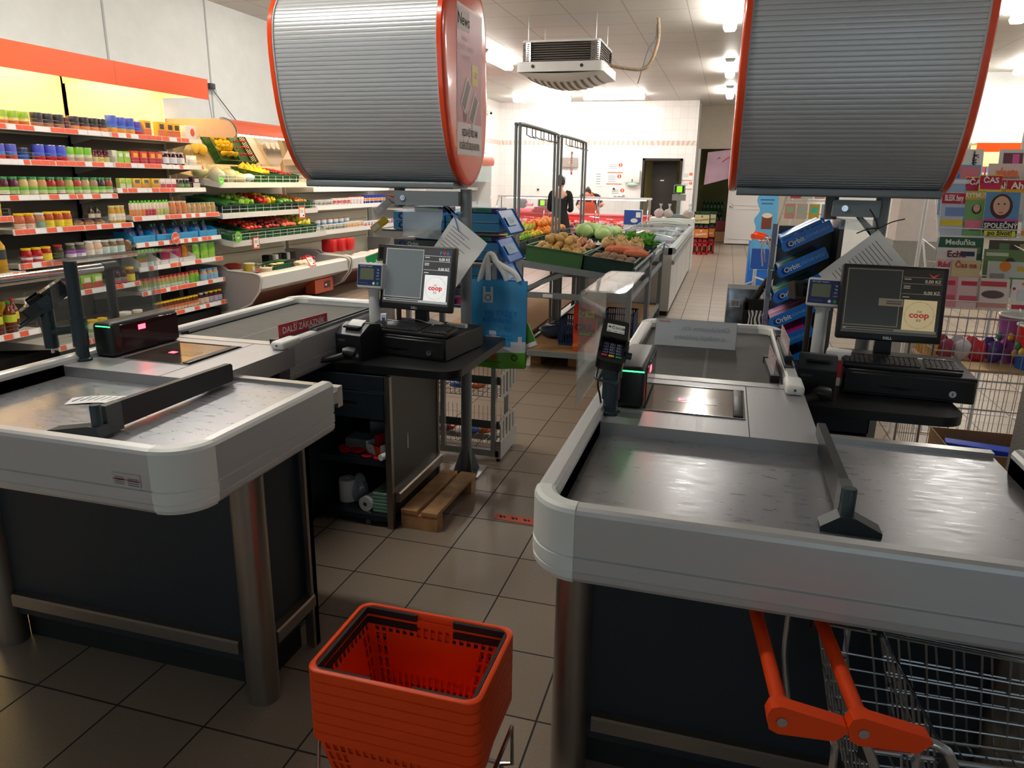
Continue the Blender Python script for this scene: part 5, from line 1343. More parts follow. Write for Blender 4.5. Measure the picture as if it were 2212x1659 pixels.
row(MB,S,0.89,x,[5.14],jar(0.045,0.125,(170,30,26),(240,214,60),(238,200,30),0.05,0.55),'red sauce jar with a yellow label')
row(MB,S,0.89,x,[5.265],jar(0.045,0.13,(60,50,30),(70,80,60),(180,30,36),0.1,0.5),'dark jar with a red lid')
row(MB,S,0.89,x,[5.4,5.5],jar(0.046,0.135,(70,70,50),(222,216,226),(150,150,140),0.06,0.55,(150,90,176)),'jar with a purple and white label')
row(MB,S,0.89,x,[5.605,5.7],jar(0.045,0.14,(206,180,150),(222,216,206),(230,230,228),0.06,0.42),'beige jar with a white lid')
row(MB,S,0.89,x,[5.79,5.885,5.98],jar(0.045,0.135,(120,96,70),(190,214,206),(196,204,206),0.06,0.55),'jar with a pale blue label')
row(MB,S,0.89,x,[6.08],carton(0.1,0.08,0.12,(104,78,54),(130,100,70),None,1.0),'brown paper packet','packet')
TB=C(44,160,220)
for i,y in enumerate((6.29,6.62,6.95,7.28)):
 t=thing('shelf_tray','%s blue card tray of pouches on the fifth shelf of the right bay'%ORD[i],'card tray',(x-0.15,y,0.984),0,'blue card trays on the fifth shelf')
 m=M();m.box(-0.12,0.12,-0.155,0.155,0,0.004,TB);m.box(0.117,0.12,-0.155,0.155,0,0.07,TB);m.box(-0.12,-0.117,-0.155,0.155,0,0.1,TB);m.prism([(-0.12,0),(0.12,0),(0.12,0.07),(0.03,0.11),(-0.12,0.11)],-0.155,-0.152,TB,'y');m.prism([(-0.12,0),(0.12,0),(0.12,0.07),(0.03,0.11),(-0.12,0.11)],0.152,0.155,TB,'y');m.build('tray',t)
 for k in range(3):
  cp,_=carton(0.085,0.05,0.145,(30,50,104),(60,100,190)if i!=1 else (160,40,50),(30,120,60),1.0)
  c=cp if id(cp)not in _used else dup(cp)
  _used.add(id(cp));c.location=(x-0.13-0.03*(k%2),y-0.09+0.09*k,0.99);c.rotation_euler=(0,R(-12),0.2*(k-1))
  tag(c,'%s dark blue pouch with a green cap in the %s blue tray'%(('left','middle','right')[k],ORD[i]),'pouch','dark blue pouches in blue trays')
t=thing('shelf_talker','round orange offer sign clipped to the fifth shelf rail','price sign',(x+0.006,6.70,0.985))
m=M();F=frame((0,0,0.02),(0,1,0),(0,0,1));m.disc(0.062,WHITE,F,24);m.disc(0.056,mat('akce_orange',(234,84,48),0.5),F,24,0.0008);m.text('akce',0.046,WHITE,F@Matrix.Rotation(R(12),4,'Z')@Matrix.Translation((0,0,0.0016)),bold=0.02);m.build('disc',t,normals=False)
m=M();m.box(-0.004,0,-0.01,0.01,-0.05,-0.03,WHITE);m.build('clip',t)
S='sixth shelf'
row(MB,S,0.59,x,[5.2,5.31],carton(0.1,0.05,0.09,(196,60,50),(226,190,190)),'red and white carton')
row(MB,S,0.59,x,[5.5,5.63],carton(0.12,0.06,0.125,(150,196,60),(206,60,50),(240,236,206)),'green carton with apples')
row(MB,S,0.59,x,[5.87,5.95],jar(0.05,0.15,(60,26,36),(196,60,90),(50,40,46),0.08,0.45,(120,140,120)),'dark jar with a pink label')
row(MB,S,0.59,x,[6.06],jar(0.05,0.15,(110,60,30),(236,214,50),(238,200,30),0.08,0.55),'dark jar with a yellow label and lid')
for i,y in enumerate((6.33,6.62,6.9)):
 t=thing('shelf_tray','%s white card tray on the sixth shelf of the right bay'%ORD[i],'card tray',(x-0.15,y,0.739),0,'white card trays on the sixth shelf')
 m=M();m.box(-0.12,0.12,-0.13,0.13,0,0.004,PAPER);m.box(0.117,0.12,-0.13,0.13,0,0.045,PAPER)
 for s in (-1,1):m.prism([(-0.12,0),(0.12,0),(0.12,0.045),(-0.02,0.12),(-0.12,0.12)],s*0.13-0.0015,s*0.13+0.0015,PAPER,'y')
 m.build('tray',t)
row(RB,S,0.725,x,[6.36],carton(0.17,0.05,0.14,(90,150,60),(206,140,50),None,1.0),'green and orange packet',depth=0.16)
row(RB,S,0.725,x,[6.74,6.88],carton(0.16,0.06,0.15,(186,50,96),(206,60,110),None,1.0),'crimson pouch',depth=0.16)
row(RB,S,0.725,x,[7.0],carton(0.09,0.05,0.16,(232,150,50),(236,170,70),None,1.0),'orange pouch',depth=0.14)
row(RB,S,0.72,x,[7.1,7.24,7.37],carton(0.12,0.05,0.17,(120,200,60),(150,206,70),None,1.0),'bright green pouch',depth=0.08)
S='seventh shelf'
row(RB,S,0.472,x,sp(6.19,6.88,12),jar(0.027,0.125,(190,150,100),(222,226,214),(186,44,60),0.05,0.5,(150,190,110)),'small jar with a red lid',depth=0.06)
row(RB,S,0.472,x,[6.955,7.03],jar(0.034,0.13,(170,160,70),(110,190,50),(190,60,70),0.05,0.6),'jar with a green label and red lid',depth=0.06)
row(RB,S,0.472,x,[7.16,7.26,7.36],jar(0.042,0.125,(190,140,90),(150,196,226),(110,160,206),0.05,0.6),'jar with a blue lid',depth=0.06)
S='bottom shelf'
row(RB,S,0.205,x,sp(6.38,7.0,13),jar(0.03,0.12,(96,56,30),(236,206,176),(236,200,30),0.06,0.55,(206,110,60)),'brown spread jar with a yellow lid',depth=0.06)
row(RB,S,0.205,x,[7.08,7.17],jar(0.036,0.13,(70,40,26),(232,206,190),(176,166,150),0.06,0.55),'brown spread jar with a pale lid',depth=0.06)
row(RB,S,0.205,x,[7.255,7.335,7.41],jar(0.034,0.13,(80,40,30),(190,180,206),(238,200,30),0.06,0.55),'brown spread jar with a lilac label',depth=0.06)
x=-5.40
row(MB,S,0.205,x,[5.25,5.36],jar(0.05,0.155,(228,220,184),(236,232,206),(236,196,40),0.1,0.5,(150,190,120)),'mayonnaise jar with a yellow lid')
row(MB,S,0.205,x,[5.64],jar(0.065,0.165,(222,206,150),(222,206,150),(232,232,230),0.1,0.5),'big plain cream jar')
row(MB,S,0.205,x,[5.79],jar(0.052,0.16,(206,190,150),(220,222,216),(230,230,228),0.25,0.6,(90,150,90)),'cream jar with a green badge')
row(MB,S,0.205,x,[5.9,5.99,6.08],jar(0.042,0.11,(96,30,40),(176,40,50),(222,222,222),0.06,0.5),'dark red jar with a white lid')
row(LB,'top shelf',1.29,-5.66,[4.6,4.7],bottle(0.042,0.24,(214,180,40),(226,206,80),(230,200,40)),'yellow oil bottle')
row(LB,'middle shelf',0.84,-5.62,[4.36,4.5,4.64],bottle(0.055,0.33,(196,150,40),(52,62,62),(50,150,70)),'large oil bottle with a dark label',depth=0.07)
row(LB,'bottom shelf',0.36,-5.56,[4.35,4.47,4.59],bottle(0.045,0.26,(104,40,20),(190,206,60),(40,150,70)),'sauce bottle with a green cap',depth=0.06)
row(LB,'bottom shelf',0.36,-5.56,[4.71],bottle(0.042,0.26,(96,40,20),(206,190,60),(190,40,40)),'sauce bottle with a red cap',depth=0.16)
row(LB,'bottom shelf',0.36,-5.56,[4.62,4.74],jar(0.05,0.22,(220,190,50),(236,206,40),(226,200,60),0.2,0.7),'yellow tub behind the sauce bottles',depth=0.28)
t=thing('aisle_rail','chrome handrail running before the left shelving','handrail',(-3.2,2.2,0))
m=M();m.cyl((0,-1.4,1.175),(0,0.98,1.175),0.026,CHROME,18);m.build('rail',t)
m=M();m.cyl((0,0.98,1.175),(0,1.08,1.175),0.029,BLACK,16);m.build('end_sleeve',t)
m=M();m.cyl((0,1.03,0.0),(0,1.03,1.16),0.024,BLACK,14);m.cyl((0,1.03,0),(0,1.03,0.012),0.06,BLACK,18);m.build('post',t)
m=M();m.cyl((0,-1.2,0.0),(0,-1.2,1.16),0.024,CHROME,14);m.cyl((0,-1.2,0),(0,-1.2,0.012),0.06,CHROME,18);m.build('post',t)
t=thing('wall_camera','small black camera with cables above the orange chiller canopy','camera',(-6.39,8.36,2.73))
m=M();m.rbox(0.0,0.09,-0.05,0.05,-0.035,0.035,BLACK,0.01,2);m.build('body',t)
m=M();m.box(0.0,0.06,-0.03,0.1,-0.09,-0.03,CLEAR);m.build('bracket',t)
m=M();m.tube([(0.02,0.05,-0.01),(0.02,0.6,-0.44)],0.006,BLACK,5);m.tube([(0.02,-0.03,-0.03),(0.02,0.02,-0.42)],0.004,DGREY,5);m.build('cable',t)
# ------------------------------------------------------------------ produce chiller and dairy chiller along the left wall
CHG=mat('chiller_grey',(150,148,150),0.4);CHL=mat('chiller_light',(206,208,206),0.35);MAROON=mat('maroon_kick',(124,72,58),0.45)
CANO=mat('canopy_orange',(206,88,52),0.35);CANP=mat('canopy_end',(206,172,154),0.4)
MIRROR=mat('mirror',(230,226,206),0.03,1.0)
WARM2=mat('warm_strip',(255,240,190),0.4,emit=WARMLAMP*0.8,ecol=(255,226,150))
COOL2=mat('cool_strip',(255,255,250),0.4,emit=WARMLAMP*0.7,ecol=(255,250,238))
def chiller(y0,y1,label,shelves,white,control):
 t=thing('open_chiller',label,'chiller',(-5.8,(y0+y1)/2,0),0,'open chillers along the left wall')
 inv=Matrix.Translation((5.8,-(y0+y1)/2,0))
 endp=[(-6.36,0.04),(-6.36,0.62),(-5.80,0.62),(-5.70,0.565),(-5.34,0.545)]+[(-5.30+0.06*math.cos(R(a)),0.475+0.06*math.sin(R(a)))for a in range(80,-30,-20)]+[(-5.28,0.33),(-5.40,0.18),(-5.60,0.08),(-5.85,0.04)]
 for a,b in ((y0,y0+0.03),(y1-0.03,y1)):
  m=M(inv);m.prism(endp,a,b,CHG,'y');m.tube([(x,(a if a==y0 else b),z)for x,z in endp[3:]],0.012,CHL,6);m.build('end_panel',t)
 m=M(inv);m.prism([(-6.36,0.30),(-5.75,0.30),(-5.38,0.40),(-5.38,0.505),(-5.34,0.505),(-5.335,0.33),(-5.45,0.28),(-5.7,0.2),(-6.36,0.2)],y0+0.03,y1-0.03,CHL,'y');m.build('tub',t)
 m=M(inv);m.prism([(-5.40,0.50),(-5.40,0.525),(-5.30,0.525),(-5.265,0.50),(-5.265,0.36),(-5.30,0.335),(-5.335,0.335),(-5.335,0.5)],y0+0.03,y1-0.03,CHL,'y',True);m.build('front_bumper',t)
 m=M(inv);m.prism([(-6.36,0.0),(-5.85,0.0),(-5.52,0.24),(-5.48,0.285),(-6.36,0.2)],y0+0.04,y1-0.04,MAROON,'y');m.build('kick_panel',t)
 if control:
  m=M(inv);m.box(-5.62,-5.47,y1-0.62,y1-0.12,0.07,0.26,CANO);cp=m.build('control_box',t)
  m=M(inv);m.box(-5.4705,-5.468,y1-0.38,y1-0.2,0.12,0.22,BLACKG);m.box(-5.4685,-5.467,y1-0.34,y1-0.31,0.16,0.175,REDLED);m.build('control_display',cp)
 m=M(inv);m.box(-6.37,-6.30,y0,y1,0.2,2.12,mat('chiller_back',(214,208,188),0.5));
 for k in range(9):m.box(-6.30,-6.296,y0+0.04,y1-0.04,0.66+0.15*k,0.668+0.15*k,mat('slot_dark',(120,116,104),0.7))
 m.build('back_panel',t)
 for i,(z,x,rise)in enumerate(shelves):
  m=M(inv);m.prism([(-6.30,z+rise),(-6.30,z+rise-0.015),(x-0.01,z-0.02),(x-0.01,z)],y0+0.02,y1-0.02,CHL,'y');s=m.build('shelf',t)
  m=M(inv);m.prism([(x-0.012,z-0.035),(x,z-0.035),(x-0.004,z+0.03),(x-0.012,z+0.03)],y0+0.02,y1-0.02,mat('rail_white',(226,226,224),0.4)if white else CHL,'y')
  for yy in (y0+0.021,y1-0.025):m.prism([(-6.3,z+rise-0.06),(x,z-0.035),(x,z+0.03),(-6.3,z+rise+0.03)],yy,yy+0.004,CHL,'y')
  m.build('price_rail',s)
  m=M(inv);n=int((y1-y0)/0.16)
  for k in range(n+1):
   y=y0+0.03+(y1-y0-0.06)*k/n;m.tube([(x-0.008,y,z+0.03),(x-0.004,y,z+0.11)],0.0025,WIREW,4)
  for q in (0.07,0.11):m.tube([(x-0.006,y0+0.03,z+q),(x-0.006,y1-0.03,z+q)],0.003,WIREW,4)
  m.build('wire_front',s)
 cap=[(-6.38,2.10),(-6.38,2.285),(-5.62,2.285)]+[(-5.60+0.18*math.sin(R(a)),2.115+0.17*math.cos(R(a)))for a in range(10,91,16)]+[(-5.42,2.09),(-5.45,2.075)]
 m=M(inv);m.prism(cap[2:-2]+[(-5.44,2.12),(-5.62,2.26)],y0+0.025,y1-0.025,CANO,'y',True);m.box(-6.38,-5.62,y0+0.025,y1-0.025,2.265,2.285,CHL);m.build('canopy',t)
 for a,b in ((y0,y0+0.025),(y1-0.025,y1)):
  m=M(inv);m.prism(cap,a,b,CANP,'y');m.tube([(x,a if a==y0 else b,z)for x,z in cap[2:]],0.014,CHROME,6);m.build('canopy_end',t)
 m=M(inv);m.box(-5.52,-5.47,y0+0.06,y1-0.06,2.105,2.12,COOL2 if white else WARM2);m.build('light_strip',t)
 if not white:
  m=M(inv);m.add([(-6.29,y0+0.05,1.80),(-6.29,y1-0.05,1.80),(-6.0,y1-0.05,2.22),(-6.0,y0+0.05,2.22)],[(0,1,2,3)],MIRROR);m.build('mirror',t)
 return t
chiller(7.53,9.72,'produce chiller with green crates under the orange canopy',[(1.555,-5.72,0.10),(1.20,-5.715,0.10),(0.875,-5.60,0.12)],False,True)
chiller(9.80,12.4,'dairy chiller with white shelves behind the left hood bar',[(1.87,-5.9,0.0),(1.485,-5.84,0.0),(1.22,-5.82,0.0),(0.87,-5.70,0.0)],True,False)
def crate(w,d,h,c,name,label,Mx,grp,slots=True,open_front=False):
 """w along y, d along x; front is +x"""
 m=M()
 def side(F,L,H):
  m.box(-L/2,L/2,-0.004,0.004,H-0.014,H,c,F);m.box(-L/2,L/2,-0.003,0.003,0,0.022,c,F)
  n=max(4,int(L/0.022))
  for k in range(n+1):
   x=-L/2+L*k/n;m.box(x-0.0055,x+0.0055,-0.003,0.003,0.02,H-0.012,c,F)
  if not slots:m.box(-L/2,L/2,-0.002,0.002,0.0,H-0.01,c,F)
 FX=Matrix.Translation((d/2,0,0))@Matrix.Rotation(PI/2,4,'Z');BX=Matrix.Translation((-d/2,0,0))@Matrix.Rotation(PI/2,4,'Z')
 side(FX,w,h);side(BX,w,h);side(Matrix.Translation((0,w/2,0)),d,h);side(Matrix.Translation((0,-w/2,0)),d,h)
 r=0.012
 m.box(-d/2-r,d/2+r,-w/2-r,-w/2+0.004,h-0.008,h,c);m.box(-d/2-r,d/2+r,w/2-0.004,w/2+r,h-0.008,h,c);m.box(d/2-0.004,d/2+r,-w/2,w/2,h-0.008,h,c);m.box(-d/2-r,-d/2+0.004,-w/2,w/2,h-0.008,h,c)
 m.box(-d/2,d/2,-w/2,w/2,0,0.006,c)
 o=m.build(name);o.matrix_world=Mx
 return tag(o,label,'crate',grp)
def tilt(x,y,z,a,rz=0.0):
 return Matrix.Translation((x,y,z))@Matrix.Rotation(rz,4,'Z')@Matrix.Rotation(R(a),4,'Y')
_pf={}
def fruit(kind):
 """returns a fresh object (prototype or a copy of it)"""
 if kind in _pf:return dup(_pf[kind])
 m=M();st=None
 if kind=='tomato':
  m.ell((0,0,0),(0.036,0.036,0.031),C(206,46,34,0.25),12,8,None,0.03,1);st=C(60,110,40)
 elif kind=='peach':
  m.ell((0,0,0),(0.037,0.036,0.034),mat('peach_skin',(206,96,66),0.6,var=0.5,scale=20),12,8,None,0.03,2)
 elif kind=='plum':
  m.ell((0,0,0),(0.03,0.034,0.03),mat('plum_skin',(150,36,46),0.3,var=0.4,scale=20),12,8,None,0.03,2)
 elif kind=='lemon':
  m.lathe([(0,-0.045),(0.008,-0.042),(0.024,-0.028),(0.031,0),(0.024,0.028),(0.008,0.042),(0,0.046)],C(238,206,40,0.4),12,T=Matrix.Rotation(PI/2,4,'X'))
 elif kind=='pear':
  m.lathe([(0,-0.04),(0.026,-0.032),(0.036,-0.008),(0.028,0.022),(0.015,0.045),(0.006,0.056),(0,0.057)],C(214,200,60,0.4),12);st=C(90,70,40)
 elif kind=='cucumber':
  m.tube(cr([(-0.14,0,0),(-0.12,0.0,0.004),(0,0.01,0.008),(0.12,0,0.004),(0.15,0,0)],4),[0.006]+[0.022]*15+[0.006],C(40,96,44,0.35),10)
 elif kind=='zucchini':
  m.tube(cr([(-0.12,0,0),(-0.1,0,0),(0.05,0.008,0.004),(0.11,0,0),(0.125,0,0)],4),[0.008]+[0.026]*11+[0.016,0.014,0.012,0.01,0.01],C(96,150,60,0.35),10)
 elif kind.startswith('pepper'):
  c={'pepper_red':(206,36,26),'pepper_yellow':(240,190,24),'pepper_green':(150,196,60)}[kind]
  n=16;prof=[(-0.042,0.012),(-0.036,0.026),(-0.01,0.037),(0.02,0.04),(0.036,0.032),(0.04,0.016),(0.034,0.004)]
  vs=[];fs=[]
  for z,r in prof:
   for j in range(n):
    a=2*PI*j/n;q=r*(1+0.1*math.cos(4*a));vs.append((q*math.cos(a),q*math.sin(a),z))
  for i in range(len(prof)-1):
   for j in range(n):fs.append((i*n+j,i*n+(j+1)%n,(i+1)*n+(j+1)%n,(i+1)*n+j))
  fs.append(tuple(range(n-1,-1,-1)));fs.append(tuple(range((len(prof)-1)*n,len(prof)*n)))
  m.add(vs,fs,C(*c,0.22),True);st=C(70,120,40)
 elif kind=='apricot':
  m.ell((0,0,0),(0.024,0.024,0.023),mat('apricot_skin',(226,140,70),0.6,var=0.25,scale=30),10,7)
 elif kind=='potato':
  m.ell((0,0,0),(0.052,0.037,0.033),mat('potato_skin',(206,164,96),0.7,var=0.2,scale=30),12,8,None,0.06,5)
 elif kind=='dark_potato':
  m.ell((0,0,0),(0.048,0.036,0.032),mat('earthy_skin',(134,104,80),0.8,var=0.25,scale=40),12,8,None,0.06,6)
 elif kind=='onion':
  m.lathe([(0,-0.032),(0.02,-0.03),(0.035,-0.012),(0.036,0.006),(0.024,0.026),(0.009,0.037),(0.005,0.056),(0,0.057)],mat('onion_skin',(206,146,104),0.45,var=0.2,scale=40),14)
 elif kind=='garlic':
  m.lathe([(0,-0.018),(0.018,-0.016),(0.025,-0.002),(0.016,0.014),(0.005,0.022),(0.003,0.036),(0,0.037)],C(232,224,214,0.6),10)
 elif kind=='sweet_potato':
  m.tube(cr([(-0.11,0,0.01),(-0.08,0,0.0),(0,0.012,0),(0.07,0,0.006),(0.11,-0.012,0.012)],4),[0.008,0.018,0.026,0.03,0.034,0.037,0.038,0.038,0.037,0.036,0.034,0.032,0.028,0.022,0.016,0.01,0.006],mat('sweet_skin',(196,104,66),0.7,var=0.2,scale=30),12)
 elif kind=='celeriac':
  m.ell((0,0,0),(0.075,0.075,0.065),mat('celeriac_skin',(206,170,120),0.85,var=0.3,scale=26,bump=0.5,bscale=60),16,10,None,0.06,8)
  for k in range(7):
   a=k*0.9;m.tube([(0.02*math.cos(a),0.02*math.sin(a),0.055),(0.04*math.cos(a),0.04*math.sin(a),0.085)],[0.012,0.006],C(196,176,120,0.8),6)
 elif kind=='cabbage':
  m.ell((0,0,0),(0.1,0.095,0.075),mat('cabbage_leaf',(176,208,130),0.5,var=0.25,scale=9,bump=0.4,bscale=14),18,12,None,0.035,9);st=None
 elif kind=='orange':
  m.ell((0,0,0),(0.043,0.043,0.041),mat('orange_skin',(244,140,28),0.45,bump=0.1,bscale=300),12,8)
 elif kind=='grapefruit':
  m.ell((0,0,0),(0.05,0.05,0.047),mat('grapefruit_skin',(240,150,70),0.45),12,8)
 elif kind=='mango':
  m.ell((0,0,0),(0.05,0.036,0.036),mat('mango_skin',(206,110,70),0.45,var=0.5,scale=14),12,8,None,0.05,3)
 elif kind=='lime_apple':
  m.ell((0,0,0),(0.037,0.037,0.034),C(140,196,50,0.3),12,8,None,0.03,3);st=C(80,60,40)
 elif kind=='banana':
  m.tube(cr([(-0.09,0,0.03),(-0.06,0,0.005),(0,0,-0.012),(0.06,0,0.005),(0.09,0,0.035),(0.097,0,0.05)],4),[0.006]+[0.016]*14+[0.012,0.01,0.007,0.005,0.005,0.004],C(206,206,70,0.45),8)
 elif kind=='radish':
  m.ell((0,0,0),(0.016,0.016,0.015),C(196,34,66,0.35),8,6)
 elif kind=='parsnip':
  m.tube([(-0.1,0,0),(-0.09,0,0),(0.0,0,0),(0.12,0,0)],[0.012,0.02,0.014,0.003],C(226,206,150,0.7),8)
 elif kind=='carrot':
  m.tube([(-0.08,0,0),(-0.07,0,0),(0.0,0,0),(0.09,0,0)],[0.008,0.014,0.011,0.002],C(222,106,46,0.6),8)
 o=m.build(kind.replace('pepper_red','red_pepper').replace('pepper_yellow','yellow_pepper').replace('pepper_green','green_pepper').replace('lime_apple','apple'))
 if st is not None:
  m2=M();zt=max(v[2]for v in m.v);m2.cyl((0,0,zt-0.006),(0.004,0,zt+0.014),0.004,st,6)
  if kind=='tomato':
   for k in range(5):
    a=2*PI*k/5;m2.add([(0,0,zt),(0.014*math.cos(a-0.25),0.014*math.sin(a-0.25),zt+0.001),(0.024*math.cos(a),0.024*math.sin(a),zt-0.004),(0.014*math.cos(a+0.25),0.014*math.sin(a+0.25),zt+0.001)],[(0,1,2,3)],st)
  m2.build('stem',o)
 _pf[kind]=o
 return o
ROWN={1:['only'],2:['front','rear'],3:['front','middle','rear'],4:['front','second','third','rear'],5:['front','second','third','fourth','rear']}
def pile(kind,name,place,Mx,w,d,z0,nx,ny,dome=0.02,cat=None,sc=1.0,spin=True,yaw=0.0,miss=()):
 """grid pile inside a container: nx rows front to rear, ny across"""
 grp='%s in %s'%(name,place)
 for i in range(nx):
  for j in range(ny):
   if (i,j)in miss:continue
   u=(i+0.5)/nx-0.5;v=(j+0.5)/ny-0.5
   x=-u*d+random.uniform(-0.006,0.006);y=v*w+random.uniform(-0.006,0.006)+(0.25*w/ny if i%2 else -0.25*w/ny)*(0.6 if ny>1 else 0)
   z=z0+dome*(1-(2*u)**2)*(1-(2*v)**2)+random.uniform(0,0.004)
   o=fruit(kind)
   rot=Euler((random.uniform(-0.5,0.5)if spin else 0,random.uniform(-0.5,0.5)if spin else 0,random.uniform(0,6.28)if spin is True else yaw+random.uniform(-0.15,0.15))).to_matrix().to_4x4()
   s=sc*random.uniform(0.93,1.07)
   o.matrix_world=Mx@Matrix.Translation((x,y,z))@rot@Matrix.Scale(s,4)
   tag(o,'%s, %s row, %s from left, in %s'%(name,ROWN[nx][i],ordl(j,ny),place),cat or name.split()[-1],grp)
GC='green crates in the produce chiller'
TP=math.degrees(math.atan2(0.10,0.57));TP3=math.degrees(math.atan2(0.12,0.69))
m=M();
def wrapped(loc,r,c,label):
 t=thing('wrapped_cauliflower',label,'cauliflower',loc,0,'film wrapped heads on the top produce shelf')
 m=M();m.ell((0,0,r*0.85),(r,r,r*0.85),mat('pale_head_%d'%c[0],c,0.7,var=0.25,scale=24,bump=0.6,bscale=45),16,10,None,0.06,int(r*999));m.build('head',t)
 m=M();m.ell((0.0,0,r*0.9),(r*1.12,r*1.15,r*0.98),FILM,14,9,None,0.08,int(r*700));m.build('film_wrap',t)
wrapped((-5.86,7.70,1.585),0.095,(206,206,160),'large film wrapped cauliflower at the left front of the top produce shelf')
wrapped((-5.87,7.93,1.585),0.085,(176,196,120),'green film wrapped head beside the large cauliflower')
wrapped((-6.08,7.68,1.62),0.09,(170,190,110),'green head behind the large cauliflower')
wrapped((-6.1,7.92,1.62),0.09,(214,206,150),'pale cauliflower at the rear of the top produce shelf')
for i,(x,y,c)in enumerate(((-5.86,8.13,(220,214,190)),(-5.85,8.27,(150,196,220)),(-6.02,8.16,(230,214,120)),(-6.05,8.3,(226,210,110)))):
 m=M();m.ell((0,0,0.05),(0.09,0.07,0.05),C(*c,0.25),12,8,None,0.1,i);tag(m.build('produce_bag',None,(x,y,1.59+(0.03 if x<-6 else 0))),['cream bag of vegetables in front on the top produce shelf','pale blue printed bag on the top produce shelf','yellow bag behind the cream one on the top produce shelf','yellow bag behind the pale blue one on the top produce shelf'][i],'bag')
Mx=tilt(-5.99,8.66,1.615,TP);crate(0.38,0.5,0.12,GREENC,'produce_crate','green crate of lemons and pears on the top produce shelf',Mx,GC)
pile('lemon','lemon','the top crate',Mx,0.33,0.24,0.10,3,4);
pile('pear','yellow pear','the top crate',Mx@Matrix.Translation((-0.12,0,0)),0.33,0.2,0.12,2,4)
Mx=tilt(-5.99,9.08,1.615,TP);crate(0.36,0.5,0.11,GREENC,'produce_crate','green crate of radishes at the right of the top produce shelf',Mx,GC)
pile('radish','red radish','the top right crate',Mx,0.3,0.4,0.10,4,6,0.02)
for i,(y,w,kind,nm,lab,nx,ny)in enumerate(((7.77,0.40,'cucumber','cucumber','green crate of cucumbers on the second produce shelf',2,5),(8.18,0.36,'pepper_green','green pepper','green crate of pale green peppers on the second produce shelf',4,3),(8.58,0.38,'pepper_red','red pepper','green crate of red and yellow peppers on the second produce shelf',2,3),(8.98,0.36,'zucchini','courgette','green crate of courgettes on the second produce shelf',2,4),(9.38,0.36,'apricot','apricot','green crate of apricots at the right of the second produce shelf',5,5))):
 Mx=tilt(-5.985,y,1.255,TP);crate(w,0.5,0.115,DGREENC if i in (0,3)else GREENC,'produce_crate',lab,Mx,GC)
 pl='the %s crate of the second produce shelf'%ORD[i]
 if kind=='pepper_red':
  pile('pepper_red','red pepper',pl,Mx@Matrix.Translation((0.0,-0.09,0)),0.18,0.42,0.11,4,2,0.03)
  pile('pepper_yellow','yellow pepper',pl,Mx@Matrix.Translation((0.0,0.095,0)),0.18,0.42,0.115,4,2,0.03)
 else:pile(kind,nm,pl,Mx,w-0.06,0.42,0.10,nx,ny,0.03,spin=(kind not in ('cucumber','zucchini'))or 0)
for i,(y,w,kind,nm,lab,nx,ny)in enumerate(((7.75,0.38,None,'','green crate of clear packs at the left of the third produce shelf',0,0),(8.16,0.38,'tomato','tomato','green crate of tomatoes on the third produce shelf',5,4),(8.56,0.37,'plum','nectarine','green crate of dark nectarines on the third produce shelf',5,4),(8.96,0.37,'peach','peach','green crate of peaches on the third produce shelf',5,4),(9.36,0.36,'pear','pear','green crate of pears at the right of the third produce shelf',4,4))):
 Mx=tilt(-5.94,y,0.945,TP3);crate(w,0.54,0.12,GREENC,'produce_crate',lab,Mx,GC)
 if kind:pile(kind,nm,'the %s crate of the third produce shelf'%ORD[i],Mx,w-0.06,0.48,0.105,nx,ny,0.045)
 else:
  for k in range(4):
   m=M();m.rbox(-0.05,0.05,-0.14,0.14,0,0.03,clear('pack_clear',(214,220,220),0.1,0.3),0.01,1);m.rbox(-0.04,0.04,-0.13,0.13,0.004,0.02,C(150,140,130),0.008,1)
   o=m.build('clear_pack');o.matrix_world=Mx@Matrix.Translation((0.2-0.13*k,0,0.05));tag(o,'%s clear pack from the front in the left crate of the third produce shelf'%ORD[k],'pack','clear packs in the left crate')
def talker(loc,w,h,c,name,label,rz=0,rnd=False,tiltx=0):
 t=thing(name,label,'price sign',loc,rz)
 F=Matrix.Rotation(R(tiltx),4,'Y')@frame((0,0,0),(0,1,0),(0,0,1));m=M()
 if rnd:m.disc(w/2,c,F,22);m.build('disc',t,normals=False);m=M();m.disc(w*0.2,WHITE,F,14,0.001);m.rect(w*0.4,w*0.12,C(90,90,150),F@Matrix.Translation((0,w*0.1,0.0015)));m.build('print',t,normals=False)
 else:
  m.box(-0.004,0.0,-w/2,w/2,-h/2,h/2,c,Matrix.Rotation(R(tiltx),4,'Y'));m.build('frame',t);m=M();m.rect(w*0.78,h*0.8,PAPER,F,0.0006)
  for k in range(3):m.rect(w*0.5,h*0.04,GREYINK,F@Matrix.Translation((-w*0.05,h*(0.22-0.1*k),0)),0.0012)
  m.rect(w*0.2,h*0.14,INK,F@Matrix.Translation((w*0.2,-h*0.25,0)),0.0012);m.build('card',t,normals=False)
 return t
FR=mat('frame_redorange',(226,76,44),0.4)
talker((-5.56,7.60,0.96),0.13,0.13,C(110,200,50),'shelf_talker','round bright green talker at the left end of the third produce shelf',0,True)
talker((-5.70,7.56,1.60),0.09,0.14,C(90,226,50),'shelf_talker','bright green talker beside the cauliflower',0,True)
talker((-5.585,7.98,0.86),0.13,0.14,FR,'price_sign','red framed price sign hanging from the third produce shelf')
talker((-5.70,9.25,1.18),0.11,0.16,FR,'price_sign','red framed price sign hanging from the second produce shelf',-0.3)
talker((-5.30,8.75,0.57),0.15,0.14,FR,'price_sign','red framed price sign leaning in the produce tub',0,False,-30)
ZT=0.47
